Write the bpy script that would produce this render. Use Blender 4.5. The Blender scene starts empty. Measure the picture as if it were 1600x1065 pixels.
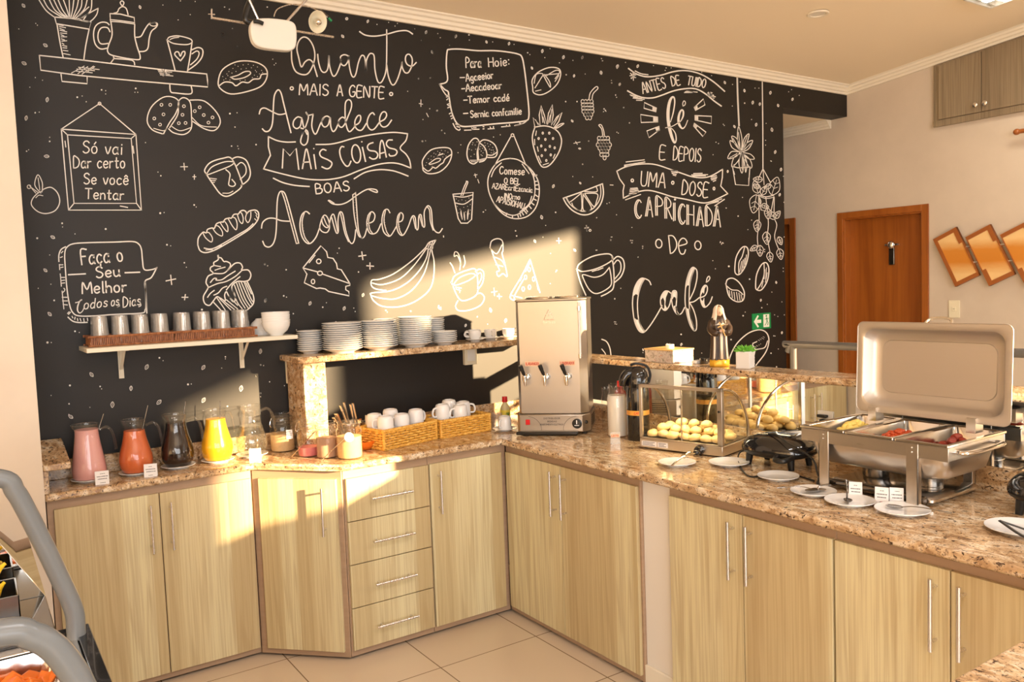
import bpy, bmesh, math, random
from mathutils import Vector, Matrix

# ------------------------------------------------------------- camera, world, sun, lamps, exposure
scn = bpy.context.scene
col = scn.collection
F_PX, IW, IH = 1279.3, 1600.0, 1065.0
EYE = Vector((0.4419, -3.8548, 1.6003))
def _basis(yaw, pitch, roll):
    y, p, r = math.radians(yaw), math.radians(pitch), math.radians(roll)
    rz = Matrix.Rotation(y, 3, 'Z')
    f = rz @ Vector((0, math.cos(p), math.sin(p))); rt = rz @ Vector((1, 0, 0)); up = rt.cross(f)
    return math.cos(r) * rt + math.sin(r) * up, -math.sin(r) * rt + math.cos(r) * up, f
RT, UP, FW = _basis(-33.886, -3.912, -2.125)
cam_d = bpy.data.cameras.new('camera'); cam = bpy.data.objects.new('camera', cam_d); col.objects.link(cam)
cam_d.sensor_fit = 'HORIZONTAL'; cam_d.sensor_width = 36; cam_d.lens = F_PX / IW * 36; cam_d.clip_start = .05
mw_ = Matrix((RT, UP, -FW)).transposed().to_4x4(); mw_.translation = EYE; cam.matrix_world = mw_
scn.camera = cam
def _ray(u, v): return FW + RT * ((u - IW / 2) / F_PX) - UP * ((v - IH / 2) / F_PX)
def on_x(u, v, x): d = _ray(u, v); return EYE + d * ((x - EYE.x) / d.x)
def on_y(u, v, y): d = _ray(u, v); return EYE + d * ((y - EYE.y) / d.y)
def on_z(u, v, z): d = _ray(u, v); return EYE + d * ((z - EYE.z) / d.z)

vs = scn.view_settings
scn.display_settings.display_device = 'sRGB'
vs.view_transform = 'Standard'; vs.look = 'None'; vs.gamma = 1; vs.use_curve_mapping = False
vs.exposure = -0.10

world = bpy.data.worlds.new('sky'); scn.world = world; world.use_nodes = True
bg = world.node_tree.nodes['Background']; bg.inputs[0].default_value = (1.0, .93, .82, 1); bg.inputs[1].default_value = 1.2

SUN_DIR = Vector((-.53, 1.0, -.19)).normalized()
sd = bpy.data.lights.new('low_sun', 'SUN'); sd.energy = 32.0; sd.color = (1.0, .70, .38); sd.angle = math.radians(.9)
so = bpy.data.objects.new('low_sun', sd); col.objects.link(so); so.rotation_mode = 'QUATERNION'
so.rotation_quaternion = SUN_DIR.to_track_quat('-Z', 'Y'); so.location = (9, -9, 5)
def area(name, loc, tgt, sx, sy, power, color=(1, .93, .83)):
    d = bpy.data.lights.new(name, 'AREA'); d.shape = 'RECTANGLE'; d.size = sx; d.size_y = sy; d.energy = power; d.color = color
    o = bpy.data.objects.new(name, d); col.objects.link(o); o.location = loc; o.rotation_mode = 'QUATERNION'
    o.rotation_quaternion = (Vector(tgt) - Vector(loc)).to_track_quat('-Z', 'Y'); return o
area('rear_fill_light', (-.1, -10.1, 1.9), (1.2, 0, 1.4), 4.8, 2.7, 215, (.91, .95, 1))  # added fill light, set in the made-up rear window
area('left_fill_light', (-2.9, -7.2, 1.8), (2.6, -1.8, .9), 3.4, 2.4, 150, (.91, .95, 1))  # added fill light towards the right cabinets, no window stands here
for k, (lx, ly) in enumerate(((1.2, -3.6), (3.9, -3.6), (1.2, -6.2), (3.9, -6.2))):
    area('ceiling_fill_light', (lx, ly, 2.98 - .089 * ly), (lx, ly + .001, 0), 1.2, .3, 28, (.98, .98, 1))  # added overhead fill lights, no ceiling fittings modelled for them
area('ceiling_lamp_light', (5.58, -2.05, 3.13), (5.58, -2.05, 0), .26, 1.1, 16, (1, .88, .70))
area('hall_fill_light', (5.85, 1.3, 2.75), (5.85, 1.3, 0), .3, .5, 5, (1, .86, .7))  # added fill light to brighten the hall, no lamp modelled

# ------------------------------------------------------------- helpers
def cr(P, n=6, closed=False):
    P = [Vector(p) for p in P]; out = []; N = len(P)
    if N < 3: return P
    for i in range(N if closed else N - 1):
        p1, p2 = P[i], P[(i + 1) % N]
        p0 = P[(i - 1) % N] if (closed or i) else p1
        p3 = P[(i + 2) % N] if (closed or i < N - 2) else p2
        for j in range(n):
            t = j / n
            out.append(.5 * (2 * p1 + (p2 - p0) * t + (2 * p0 - 5 * p1 + 4 * p2 - p3) * t * t + (3 * p1 - p0 - 3 * p2 + p3) * t ** 3))
    if not closed: out.append(P[-1])
    return out
class MB:
    def __init__(s): s.v = []; s.f = []
    def add(s, V, F):
        b = len(s.v); s.v.extend(Vector(p) for p in V); s.f.extend(tuple(i + b for i in f) for f in F); return s
    def box(s, x0, x1, y0, y1, z0, z1):
        V = [(x0,y0,z0),(x1,y0,z0),(x1,y1,z0),(x0,y1,z0),(x0,y0,z1),(x1,y0,z1),(x1,y1,z1),(x0,y1,z1)]
        return s.add(V, [(3,2,1,0),(4,5,6,7),(0,1,5,4),(1,2,6,5),(2,3,7,6),(3,0,4,7)])
    def prism(s, poly, z0, z1):
        n = len(poly); V = [(x, y, z0) for x, y in poly] + [(x, y, z1) for x, y in poly]
        F = [tuple(range(n - 1, -1, -1)), tuple(range(n, 2 * n))] + [(i, (i + 1) % n, n + (i + 1) % n, n + i) for i in range(n)]
        return s.add(V, F)
    def lathe(s, prof, n=32, c=(0, 0, 0), sx=1, sy=1):
        V = []; F = []; k = len(prof)
        for r, z in prof:
            for i in range(n):
                a = 2 * math.pi * i / n; V.append((c[0] + r * sx * math.cos(a), c[1] + r * sy * math.sin(a), c[2] + z))
        for j in range(k - 1):
            for i in range(n): F.append((j*n+i, j*n+(i+1)%n, (j+1)*n+(i+1)%n, (j+1)*n+i))
        if prof[0][0] > 1e-6: F.append(tuple(range(n - 1, -1, -1)))
        if prof[-1][0] > 1e-6: F.append(tuple((k-1)*n+i for i in range(n)))
        return s.add(V, F)
    def shell(s, prof, n=32, c=(0, 0, 0)):      # open lathe without end caps
        V = []; F = []; k = len(prof)
        for r, z in prof:
            for i in range(n):
                a = 2 * math.pi * i / n; V.append((c[0] + r * math.cos(a), c[1] + r * math.sin(a), c[2] + z))
        for j in range(k - 1):
            for i in range(n): F.append((j*n+i, j*n+(i+1)%n, (j+1)*n+(i+1)%n, (j+1)*n+i))
        return s.add(V, F)
    def tube(s, P, r, n=10, cap=True, closed=False, flat=1.0):
        P = [Vector(p) for p in P]; N = len(P); V = []; F = []; prev = None
        if isinstance(r, (list, tuple)) and len(r) != N:
            q = []
            for i in range(N):
                t = i / (N - 1) * (len(r) - 1); k = min(int(t), len(r) - 2); q.append(r[k] + (r[k + 1] - r[k]) * (t - k))
            r = q
        for i in range(N):
            a = P[(i - 1) % N] if (closed or i) else P[i]; b = P[(i + 1) % N] if (closed or i < N - 1) else P[i]
            t = (b - a).normalized()
            if prev is None:
                ref = Vector((0, 0, 1)) if abs(t.z) < .9 else Vector((1, 0, 0)); u = t.cross(ref).normalized()
            else:
                u = (prev - t * prev.dot(t)); u = u.normalized() if u.length > 1e-8 else t.orthogonal().normalized()
            prev = u; w = t.cross(u); rr = r[i] if isinstance(r, (list, tuple)) else r
            for k in range(n):
                q = 2 * math.pi * k / n; V.append(P[i] + u * (rr * math.cos(q)) + w * (rr * flat * math.sin(q)))
        for i in range(N if closed else N - 1):
            j = (i + 1) % N
            for k in range(n): F.append((i*n+k, i*n+(k+1)%n, j*n+(k+1)%n, j*n+k))
        if cap and not closed: F += [tuple(range(n - 1, -1, -1)), tuple((N-1)*n+k for k in range(n))]
        return s.add(V, F)
    def ball(s, c, rx, ry=None, rz=None, n=16, m=10):
        ry = ry or rx; rz = rz or rx; V = [(c[0], c[1], c[2] - rz)]; F = []
        for j in range(1, m):
            t = math.pi * j / m
            for i in range(n):
                a = 2 * math.pi * i / n; V.append((c[0] + rx*math.sin(t)*math.cos(a), c[1] + ry*math.sin(t)*math.sin(a), c[2] - rz*math.cos(t)))
        V.append((c[0], c[1], c[2] + rz)); L = len(V) - 1
        for i in range(n):
            F.append((0, 1 + (i+1) % n, 1 + i)); F.append((L, 1 + (m-2)*n + i, 1 + (m-2)*n + (i+1) % n))
        for j in range(m - 2):
            for i in range(n): F.append((1+j*n+i, 1+j*n+(i+1)%n, 1+(j+1)*n+(i+1)%n, 1+(j+1)*n+i))
        return s.add(V, F)
    def grid(s, rows):                           # rows of points joined into a sheet
        n = len(rows[0]); V = [p for r in rows for p in r]
        return s.add(V, [(j*n+i, j*n+i+1, (j+1)*n+i+1, (j+1)*n+i) for j in range(len(rows)-1) for i in range(n-1)])
    def quad(s, a, b, c, d): return s.add([a, b, c, d], [(0, 1, 2, 3)])
    def ngon(s, P): return s.add(P, [tuple(range(len(P)))])
    def xf(s, M, start=0):
        for i in range(start, len(s.v)): s.v[i] = M @ s.v[i]
        return s
    def build(s, name, mat, parent=None, bevel=0, seg=2, smooth=40, solid=0, loc=None, rz=0):
        me = bpy.data.meshes.new(name); me.from_pydata([tuple(p) for p in s.v], [], s.f); me.update()
        bm = bmesh.new(); bm.from_mesh(me); bmesh.ops.recalc_face_normals(bm, faces=bm.faces); bm.to_mesh(me); bm.free()
        me.materials.append(MAT[mat] if isinstance(mat, str) else mat)
        for p in me.polygons: p.use_smooth = True
        me.set_sharp_from_angle(angle=math.radians(smooth))
        o = bpy.data.objects.new(name, me); col.objects.link(o)
        if parent: o.parent = parent
        if solid:
            md = o.modifiers.new('thickness', 'SOLIDIFY'); md.thickness = solid; md.offset = 0
        if bevel:
            md = o.modifiers.new('edge', 'BEVEL'); md.width = bevel; md.segments = seg; md.limit_method = 'ANGLE'; md.angle_limit = math.radians(50)
        if loc is not None: o.location = loc
        if rz: o.rotation_euler = (0, 0, rz)
        return o
def tag(o, label=None, cat=None, group=None, kind=None):
    if label: o['label'] = label
    if cat: o['category'] = cat
    if group: o['group'] = group
    if kind: o['kind'] = kind
    return o
def thing(name, label, cat, loc=(0, 0, 0), rz=0, group=None):
    o = bpy.data.objects.new(name, None); col.objects.link(o); o.empty_display_size = .05
    o.location = loc; o.rotation_euler = (0, 0, rz); return tag(o, label, cat, group)
def struct(mb, name, mat, parent=None, **k):
    o = mb.build(name, mat, parent, **k)
    if parent is None: o['kind'] = 'structure'
    return o
def copy_tree(o, parent=None):
    c = o.copy(); col.objects.link(c)
    if parent: c.parent = parent
    for ch in list(o.children): copy_tree(ch, c)
    return c
def again(src, label, loc, rz=0, group=None, scale=None, rot=None):
    c = copy_tree(src); c.location = loc; c.rotation_euler = rot if rot else (0, 0, rz); c['label'] = label
    if group: c['group'] = group
    if scale: c.scale = scale
    return c
ORD = ['first', 'second', 'third', 'fourth', 'fifth', 'sixth', 'seventh', 'eighth', 'ninth', 'tenth', 'eleventh', 'twelfth', 'thirteenth', 'fourteenth', 'fifteenth', 'sixteenth']

# ------------------------------------------------------------- materials
MAT = {}
class NT:
    def __init__(s, name):
        s.m = bpy.data.materials.new(name); s.m.use_nodes = True; s.t = s.m.node_tree; s.b = s.t.nodes['Principled BSDF']; MAT[name] = s.m
    def n(s, typ, **k):
        nd = s.t.nodes.new('ShaderNode' + typ)
        for a, b in k.items():
            if a.startswith('i_'):
                key = a[2:]; key = int(key) if key.isdigit() else key.replace('_', ' ')
                nd.inputs[key].default_value = b
            else: setattr(nd, a, b)
        return nd
    def l(s, a, b): s.t.links.new(a, b)
    def ramp(s, fac, stops, interp='LINEAR'):
        r = s.n('ValToRGB'); r.color_ramp.interpolation = interp; e = r.color_ramp.elements
        while len(e) < len(stops): e.new(.5)
        for x, (p, c) in zip(e, stops): x.position = p; x.color = (*c, 1)
        s.l(fac, r.inputs[0]); return r.outputs[0]
    def coord(s, scale=(1, 1, 1), rot=(0, 0, 0)):
        tc = s.n('TexCoord'); mp = s.n('Mapping'); mp.inputs['Scale'].default_value = scale; mp.inputs['Rotation'].default_value = rot
        s.l(tc.outputs['Object'], mp.inputs[0]); return mp.outputs[0]
    def noise(s, vec, scale, detail=3, rough=.5, dist=0):
        nd = s.n('TexNoise'); nd.inputs['Scale'].default_value = scale; nd.inputs['Detail'].default_value = detail
        nd.inputs['Roughness'].default_value = rough; nd.inputs['Distortion'].default_value = dist
        s.l(vec, nd.inputs['Vector']); return nd.outputs['Fac']
    def mix(s, fac, a, b, mode='MIX'):
        nd = s.n('MixRGB', blend_type=mode)
        for i, x in ((0, fac), (1, a), (2, b)):
            if hasattr(x, 'links') or hasattr(x, 'is_linked'): s.l(x, nd.inputs[i])
            else: nd.inputs[i].default_value = x if i == 0 else (*x, 1)
        return nd.outputs[0]
    def bump(s, h, strength=.2, dist=.002):
        b = s.n('Bump'); b.inputs['Strength'].default_value = strength; b.inputs['Distance'].default_value = dist
        s.l(h, b.inputs['Height']); s.l(b.outputs[0], s.b.inputs['Normal'])
def plain(name, c, rough=.5, metal=0, spec=.5, coat=0, emit=None, noise=0):
    x = NT(name); x.b.inputs['Base Color'].default_value = (*c, 1); x.b.inputs['Roughness'].default_value = rough
    x.b.inputs['Metallic'].default_value = metal; x.b.inputs['Specular IOR Level'].default_value = spec; x.b.inputs['Coat Weight'].default_value = coat
    if emit: x.b.inputs['Emission Color'].default_value = (*c, 1); x.b.inputs['Emission Strength'].default_value = emit
    if noise:
        f = x.noise(x.coord(), noise, 4, .6)
        x.l(x.mix(f, tuple(q * .86 for q in c), tuple(min(1, q * 1.1) for q in c)), x.b.inputs['Base Color'])
    return x
plain('wall_paint', (.63, .545, .45), .7, spec=.2, noise=3)
plain('ceiling_paint', (.90, .79, .62), .8, spec=.2)
plain('pilaster_paint', (.74, .66, .57), .7, spec=.2, noise=3)
plain('cream_trim', (.84, .78, .66), .6)
plain('white_wall', (.82, .78, .72), .6)
plain('chalk_paint', (.82, .79, .75), .7, spec=.2)
x = NT('black_wall_paint'); f = x.noise(x.coord(), 2.2, 3, .5)
x.l(x.mix(f, (.0055, .0042, .0032), (.0078, .006, .0046)), x.b.inputs['Base Color']); x.b.inputs['Roughness'].default_value = .53; x.b.inputs['Specular IOR Level'].default_value = .46
# wood-pattern laminate: vertical boards, each with its own tone and grain
def laminate(name, tones, vein, rough=.38, seed=0.0, along=(1, 1, 1)):
    x = NT(name); tc = x.n('TexCoord'); sp = x.n('SeparateXYZ'); x.l(tc.outputs['Object'], sp.inputs[0])
    ad = x.n('Math', operation='SUBTRACT'); x.l(sp.outputs[0], ad.inputs[0]); x.l(sp.outputs[1], ad.inputs[1])
    dv = x.n('Math', operation='MULTIPLY_ADD'); x.l(ad.outputs[0], dv.inputs[0]); dv.inputs[1].default_value = 1 / .105; dv.inputs[2].default_value = seed
    fl = x.n('Math', operation='FLOOR'); x.l(dv.outputs[0], fl.inputs[0])
    wn = x.n('TexWhiteNoise', noise_dimensions='1D'); x.l(fl.outputs[0], wn.inputs['W'])
    off = x.n('Math', operation='MULTIPLY'); x.l(wn.outputs['Value'], off.inputs[0]); off.inputs[1].default_value = 9
    cb = x.n('CombineXYZ'); x.l(ad.outputs[0], cb.inputs[0]); x.l(off.outputs[0], cb.inputs[1]); x.l(sp.outputs[2], cb.inputs[2])
    mp = x.n('Mapping'); mp.inputs['Scale'].default_value = (11, 1, .6); x.l(cb.outputs[0], mp.inputs[0])
    big = x.noise(mp.outputs[0], 1.0, 2, .5, .25)
    wv = x.n('Math', operation='MULTIPLY'); x.l(big, wv.inputs[0]); wv.inputs[1].default_value = 34
    sn = x.n('Math', operation='SINE'); x.l(wv.outputs[0], sn.inputs[0])
    sn2 = x.n('Math', operation='MULTIPLY_ADD'); x.l(sn.outputs[0], sn2.inputs[0]); sn2.inputs[1].default_value = .5; sn2.inputs[2].default_value = .5
    mp2 = x.n('Mapping'); mp2.inputs['Scale'].default_value = (150, 1, 2.5); x.l(cb.outputs[0], mp2.inputs[0])
    fine = x.noise(mp2.outputs[0], 1.0, 2, .6)
    tone = x.ramp(wn.outputs['Value'], [(0, tones[0]), (.35, tones[1]), (.7, tones[2]), (1, tones[3])])
    soft = x.ramp(big, [(.3, tuple(q * .88 for q in tones[1])), (.7, tuple(q * 1.08 for q in tones[2]))])
    c1 = x.mix(.22, tone, soft)
    vm = x.ramp(sn2.outputs[0], [(.0, (.27,) * 3), (.32, (0,) * 3), (1, (0,) * 3)])
    c2 = x.mix(vm, c1, vein)
    fm = x.ramp(fine, [(.35, (.34,) * 3), (.58, (0,) * 3)])
    c3 = x.mix(fm, c2, vein)
    x.l(c3, x.b.inputs['Base Color']); x.b.inputs['Roughness'].default_value = rough
    return x
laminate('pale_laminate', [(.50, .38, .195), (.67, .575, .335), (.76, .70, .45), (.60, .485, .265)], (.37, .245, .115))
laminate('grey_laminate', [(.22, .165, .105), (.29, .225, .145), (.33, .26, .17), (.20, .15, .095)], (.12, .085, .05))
x = NT('taupe_laminate'); v = x.coord((3, 3, 60)); f = x.noise(v, 1, 3, .6)
x.l(x.mix(f, (.36, .235, .15), (.47, .325, .215)), x.b.inputs['Base Color']); x.b.inputs['Roughness'].default_value = .45
x = NT('red_wood'); v = x.coord((14, 14, .8)); f = x.noise(v, 1, 4, .6, .6)
x.l(x.ramp(f, [(.3, (.25, .068, .010)), (.55, (.36, .110, .016)), (.75, (.29, .082, .012))]), x.b.inputs['Base Color']); x.b.inputs['Roughness'].default_value = .35
def granite(name):
    x = NT(name); v = x.coord((1, 1, 1)); vs_ = x.coord((1.0, .5, 1.0), (0, 0, .5))
    a = x.noise(vs_, 30, 5, .62, .8); b = x.noise(x.coord((1.0, .7, 1.0), (0, 0, .5)), 82, 3, .65, .5); c = x.noise(v, 135, 3, .65); d = x.noise(vs_, 9, 3, .6, .4)
    base = x.ramp(a, [(.34, (.27, .15, .075)), (.44, (.52, .335, .175)), (.52, (.68, .49, .29)), (.63, (.84, .72, .54))])
    t1 = x.mix(x.ramp(d, [(.4, (0,) * 3), (.62, (.5,) * 3)]), base, (.50, .32, .17))
    fl = x.ramp(b, [(.36, (1,) * 3), (.405, (0,) * 3)])
    c1 = x.mix(fl, t1, (.055, .032, .022))
    gr = x.ramp(c, [(.37, (.8,) * 3), (.45, (0,) * 3)])
    c2 = x.mix(gr, c1, (.20, .115, .07))
    x.l(c2, x.b.inputs['Base Color']); x.b.inputs['Roughness'].default_value = .13
    return x
granite('granite')
x = NT('floor_tile'); tc = x.n('TexCoord'); mp = x.n('Mapping'); mp.inputs['Location'].default_value = (-2.022, .373, 0); x.l(tc.outputs['Object'], mp.inputs[0])
br = x.n('TexBrick'); br.offset = 0; br.inputs['Scale'].default_value = 1; br.inputs['Brick Width'].default_value = .4935; br.inputs['Row Height'].default_value = .4985
br.inputs['Mortar Size'].default_value = .0026; br.inputs['Mortar Smooth'].default_value = .1
for i, c in ((1, (.67, .56, .44)), (2, (.69, .58, .455)), (3, (.22, .15, .09))): br.inputs[i].default_value = (*c, 1)
x.l(mp.outputs[0], br.inputs['Vector']); x.l(br.outputs[0], x.b.inputs['Base Color']); x.b.inputs['Roughness'].default_value = .22
def steel(name, c, rough, sc=(2, 2, 90), amt=.12):
    x = NT(name); f = x.noise(x.coord(sc), 3, 3, .6); x.b.inputs['Base Color'].default_value = (*c, 1); x.b.inputs['Metallic'].default_value = 1
    mr = x.n('MapRange'); mr.inputs['To Min'].default_value = max(.02, rough - amt / 2); mr.inputs['To Max'].default_value = rough + amt / 2
    x.l(f, mr.inputs[0]); x.l(mr.outputs[0], x.b.inputs['Roughness']); return x
steel('brushed_steel', (.66, .62, .57), .30); steel('lid_steel', (.60, .56, .51), .46); steel('cutlery_steel', (.80, .79, .78), .2, (5, 5, 5), .05); steel('spoon_steel', (.40, .39, .38), .22); steel('boiler_steel', (.50, .465, .425), .33); steel('polished_steel', (.80, .77, .73), .16, (4, 4, 4), .05); steel('handle_metal', (.76, .73, .72), .27, (60, 60, 3)); steel('dark_steel', (.22, .205, .19), .25)
plain('mirror_silver', (.90, .90, .86), .015, 1)
plain('tube_glow', (1, .97, .9), emit=5); plain('chrome', (.85, .84, .82), .08, 1)
plain('porcelain', (.84, .84, .83), .12, coat=.3)
plain('frosted_porcelain', (.82, .82, .83), .3)
plain('white_plastic', (.80, .79, .74), .35); plain('cream_plastic', (.80, .74, .56), .4); plain('shelf_cream', (.76, .71, .58), .4)
plain('black_plastic', (.012, .012, .012), .28); plain('gloss_black', (.010, .010, .011), .08, coat=.5); plain('rubber_black', (.015, .014, .013), .55)
plain('grey_paint', (.17, .185, .195), .28); plain('rail_grey', (.11, .105, .10), .4)
plain('card_white', (.86, .85, .86), .6); plain('ink', (.05, .05, .06), .6); plain('red_ink', (.62, .06, .03), .6); plain('magenta_edge', (.65, .12, .30), .5)
plain('sticker_orange', (.86, .55, .36), .5); plain('sticker_amber', (.80, .38, .07), .5)
plain('red_plastic', (.65, .015, .02), .3); plain('orange_plastic', (.84, .20, .015), .3); plain('yellow_label', (.86, .74, .10), .5)
plain('strawberry_yogurt', (.84, .44, .42), .3); plain('papaya_juice', (.72, .16, .045), .3, noise=30); plain('grape_juice', (.016, .006, .004), .15); plain('orange_juice', (.90, .45, .012), .25)
plain('milk', (.87, .83, .76), .25); plain('sauce_red', (.52, .07, .012), .35, noise=60); plain('sausage_red', (.30, .035, .018), .35, noise=50); plain('egg_yellow', (.86, .66, .17), .5, noise=60)
plain('carrot_orange', (.72, .16, .015), .4, noise=25); plain('dark_herb', (.09, .03, .015), .4, noise=30); plain('banana_yellow', (.86, .56, .015), .4, noise=12)
plain('pink_cereal', (.72, .20, .20), .6, noise=80); plain('cocoa_powder', (.50, .30, .19), .8, noise=40); plain('oat_flakes', (.70, .48, .24), .7, noise=90); plain('granola', (.74, .50, .22), .7, noise=110)
plain('bread_crust', (.84, .60, .26), .5, noise=14)
plain('exit_green', (.0, .26, .07), .45); plain('exit_white', (.85, .87, .80), .45)
plain('habit_brown', (.05, .028, .016), .3, noise=20); plain('veil_ivory', (.80, .68, .55), .4); plain('skin_paint', (.66, .42, .28), .4); plain('gold_base', (.72, .40, .03), .3, .3)
plain('succulent_green', (.16, .48, .05), .4, noise=20); plain('pot_white', (.74, .72, .69), .4)
plain('amber_board', (.72, .46, .17), .5); plain('wax', (.85, .80, .66), .4)
plain('drink_red', (.25, .02, .012), .15); plain('oil_clear', (.62, .56, .32), .1)
x = NT('wicker'); f = x.noise(x.coord((60, 60, 160)), 1, 3, .6); x.l(x.ramp(f, [(.3, (.46, .19, .02)), (.5, (.80, .42, .065)), (.7, (.88, .57, .14))]), x.b.inputs['Base Color']); x.b.inputs['Roughness'].default_value = .4
x = NT('brown_wicker'); f = x.noise(x.coord((90, 90, 40)), 1, 3, .6); x.l(x.ramp(f, [(.3, (.17, .055, .018)), (.55, (.34, .13, .05)), (.75, (.44, .19, .08))]), x.b.inputs['Base Color']); x.b.inputs['Roughness'].default_value = .45
x = NT('flower_print'); f = x.noise(x.coord(), 42, 4, .7, .6); x.l(x.ramp(f, [(.32, (.08, .16, .04)), (.42, (.36, .29, .24)), (.52, (.62, .53, .46)), (.64, (.40, .33, .29)), (.74, (.70, .22, .06))]), x.b.inputs['Base Color'])
# stained marquetry of the wall panels: an orange wood band across a pale board (the board's own colours)
x = NT('panel_marquetry'); sp = x.n('SeparateXYZ'); tc = x.n('TexCoord'); x.l(tc.outputs['Object'], sp.inputs[0]); nz = x.noise(x.coord((12, 12, 40)), 1, 3, .6)
ma = x.n('Math', operation='MULTIPLY_ADD'); x.l(nz, ma.inputs[0]); ma.inputs[1].default_value = .03; x.l(sp.outputs[2], ma.inputs[2])
mr = x.n('MapRange'); mr.inputs['From Min'].default_value = -.17; mr.inputs['From Max'].default_value = .20; x.l(ma.outputs[0], mr.inputs[0])
x.l(x.ramp(mr.outputs[0], [(.16, (.80, .54, .24)), (.40, (.60, .22, .022)), (.62, (.62, .24, .03)), (.80, (.80, .54, .24))]), x.b.inputs['Base Color'])
plain('panel_edge', (.33, .10, .02), .4)
def glass(name, tint, rough=.02, body=0.0, refl=1.0, base=.06):
    m_ = bpy.data.materials.new(name); m_.use_nodes = True; t = m_.node_tree; t.nodes.clear(); MAT[name] = m_
    o = t.nodes.new('ShaderNodeOutputMaterial'); tr = t.nodes.new('ShaderNodeBsdfTransparent'); gl = t.nodes.new('ShaderNodeBsdfGlossy')
    tr.inputs[0].default_value = (*tint, 1); gl.inputs[0].default_value = (refl, refl, refl, 1); gl.inputs['Roughness'].default_value = rough
    fr = t.nodes.new('ShaderNodeLayerWeight'); fr.inputs[0].default_value = .5; pw = t.nodes.new('ShaderNodeMath'); pw.operation = 'POWER'; pw.inputs[1].default_value = 4
    ml = t.nodes.new('ShaderNodeMath'); ml.operation = 'MULTIPLY_ADD'; ml.inputs[1].default_value = .85; ml.inputs[2].default_value = base; mx = t.nodes.new('ShaderNodeMixShader')
    t.links.new(fr.outputs['Facing'], pw.inputs[0]); t.links.new(pw.outputs[0], ml.inputs[0]); t.links.new(ml.outputs[0], mx.inputs[0]); t.links.new(tr.outputs[0], mx.inputs[1]); t.links.new(gl.outputs[0], mx.inputs[2])
    out = mx.outputs[0]
    if body:
        df = t.nodes.new('ShaderNodeBsdfDiffuse'); df.inputs[0].default_value = (.75, .74, .72, 1); m2 = t.nodes.new('ShaderNodeMixShader'); m2.inputs[0].default_value = body
        t.links.new(out, m2.inputs[1]); t.links.new(df.outputs[0], m2.inputs[2]); out = m2.outputs[0]
    t.links.new(out, o.inputs[0])
glass('clear_glass', (.95, .95, .94), .03, .006, base=.045); glass('tumbler_glass', (.95, .95, .95), .10, .13, base=.14); glass('case_glass', (.97, .96, .90), .01, base=.04); glass('water', (.94, .94, .88), .02, .015); glass('acrylic', (.93, .93, .93), .03, .12)
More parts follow.
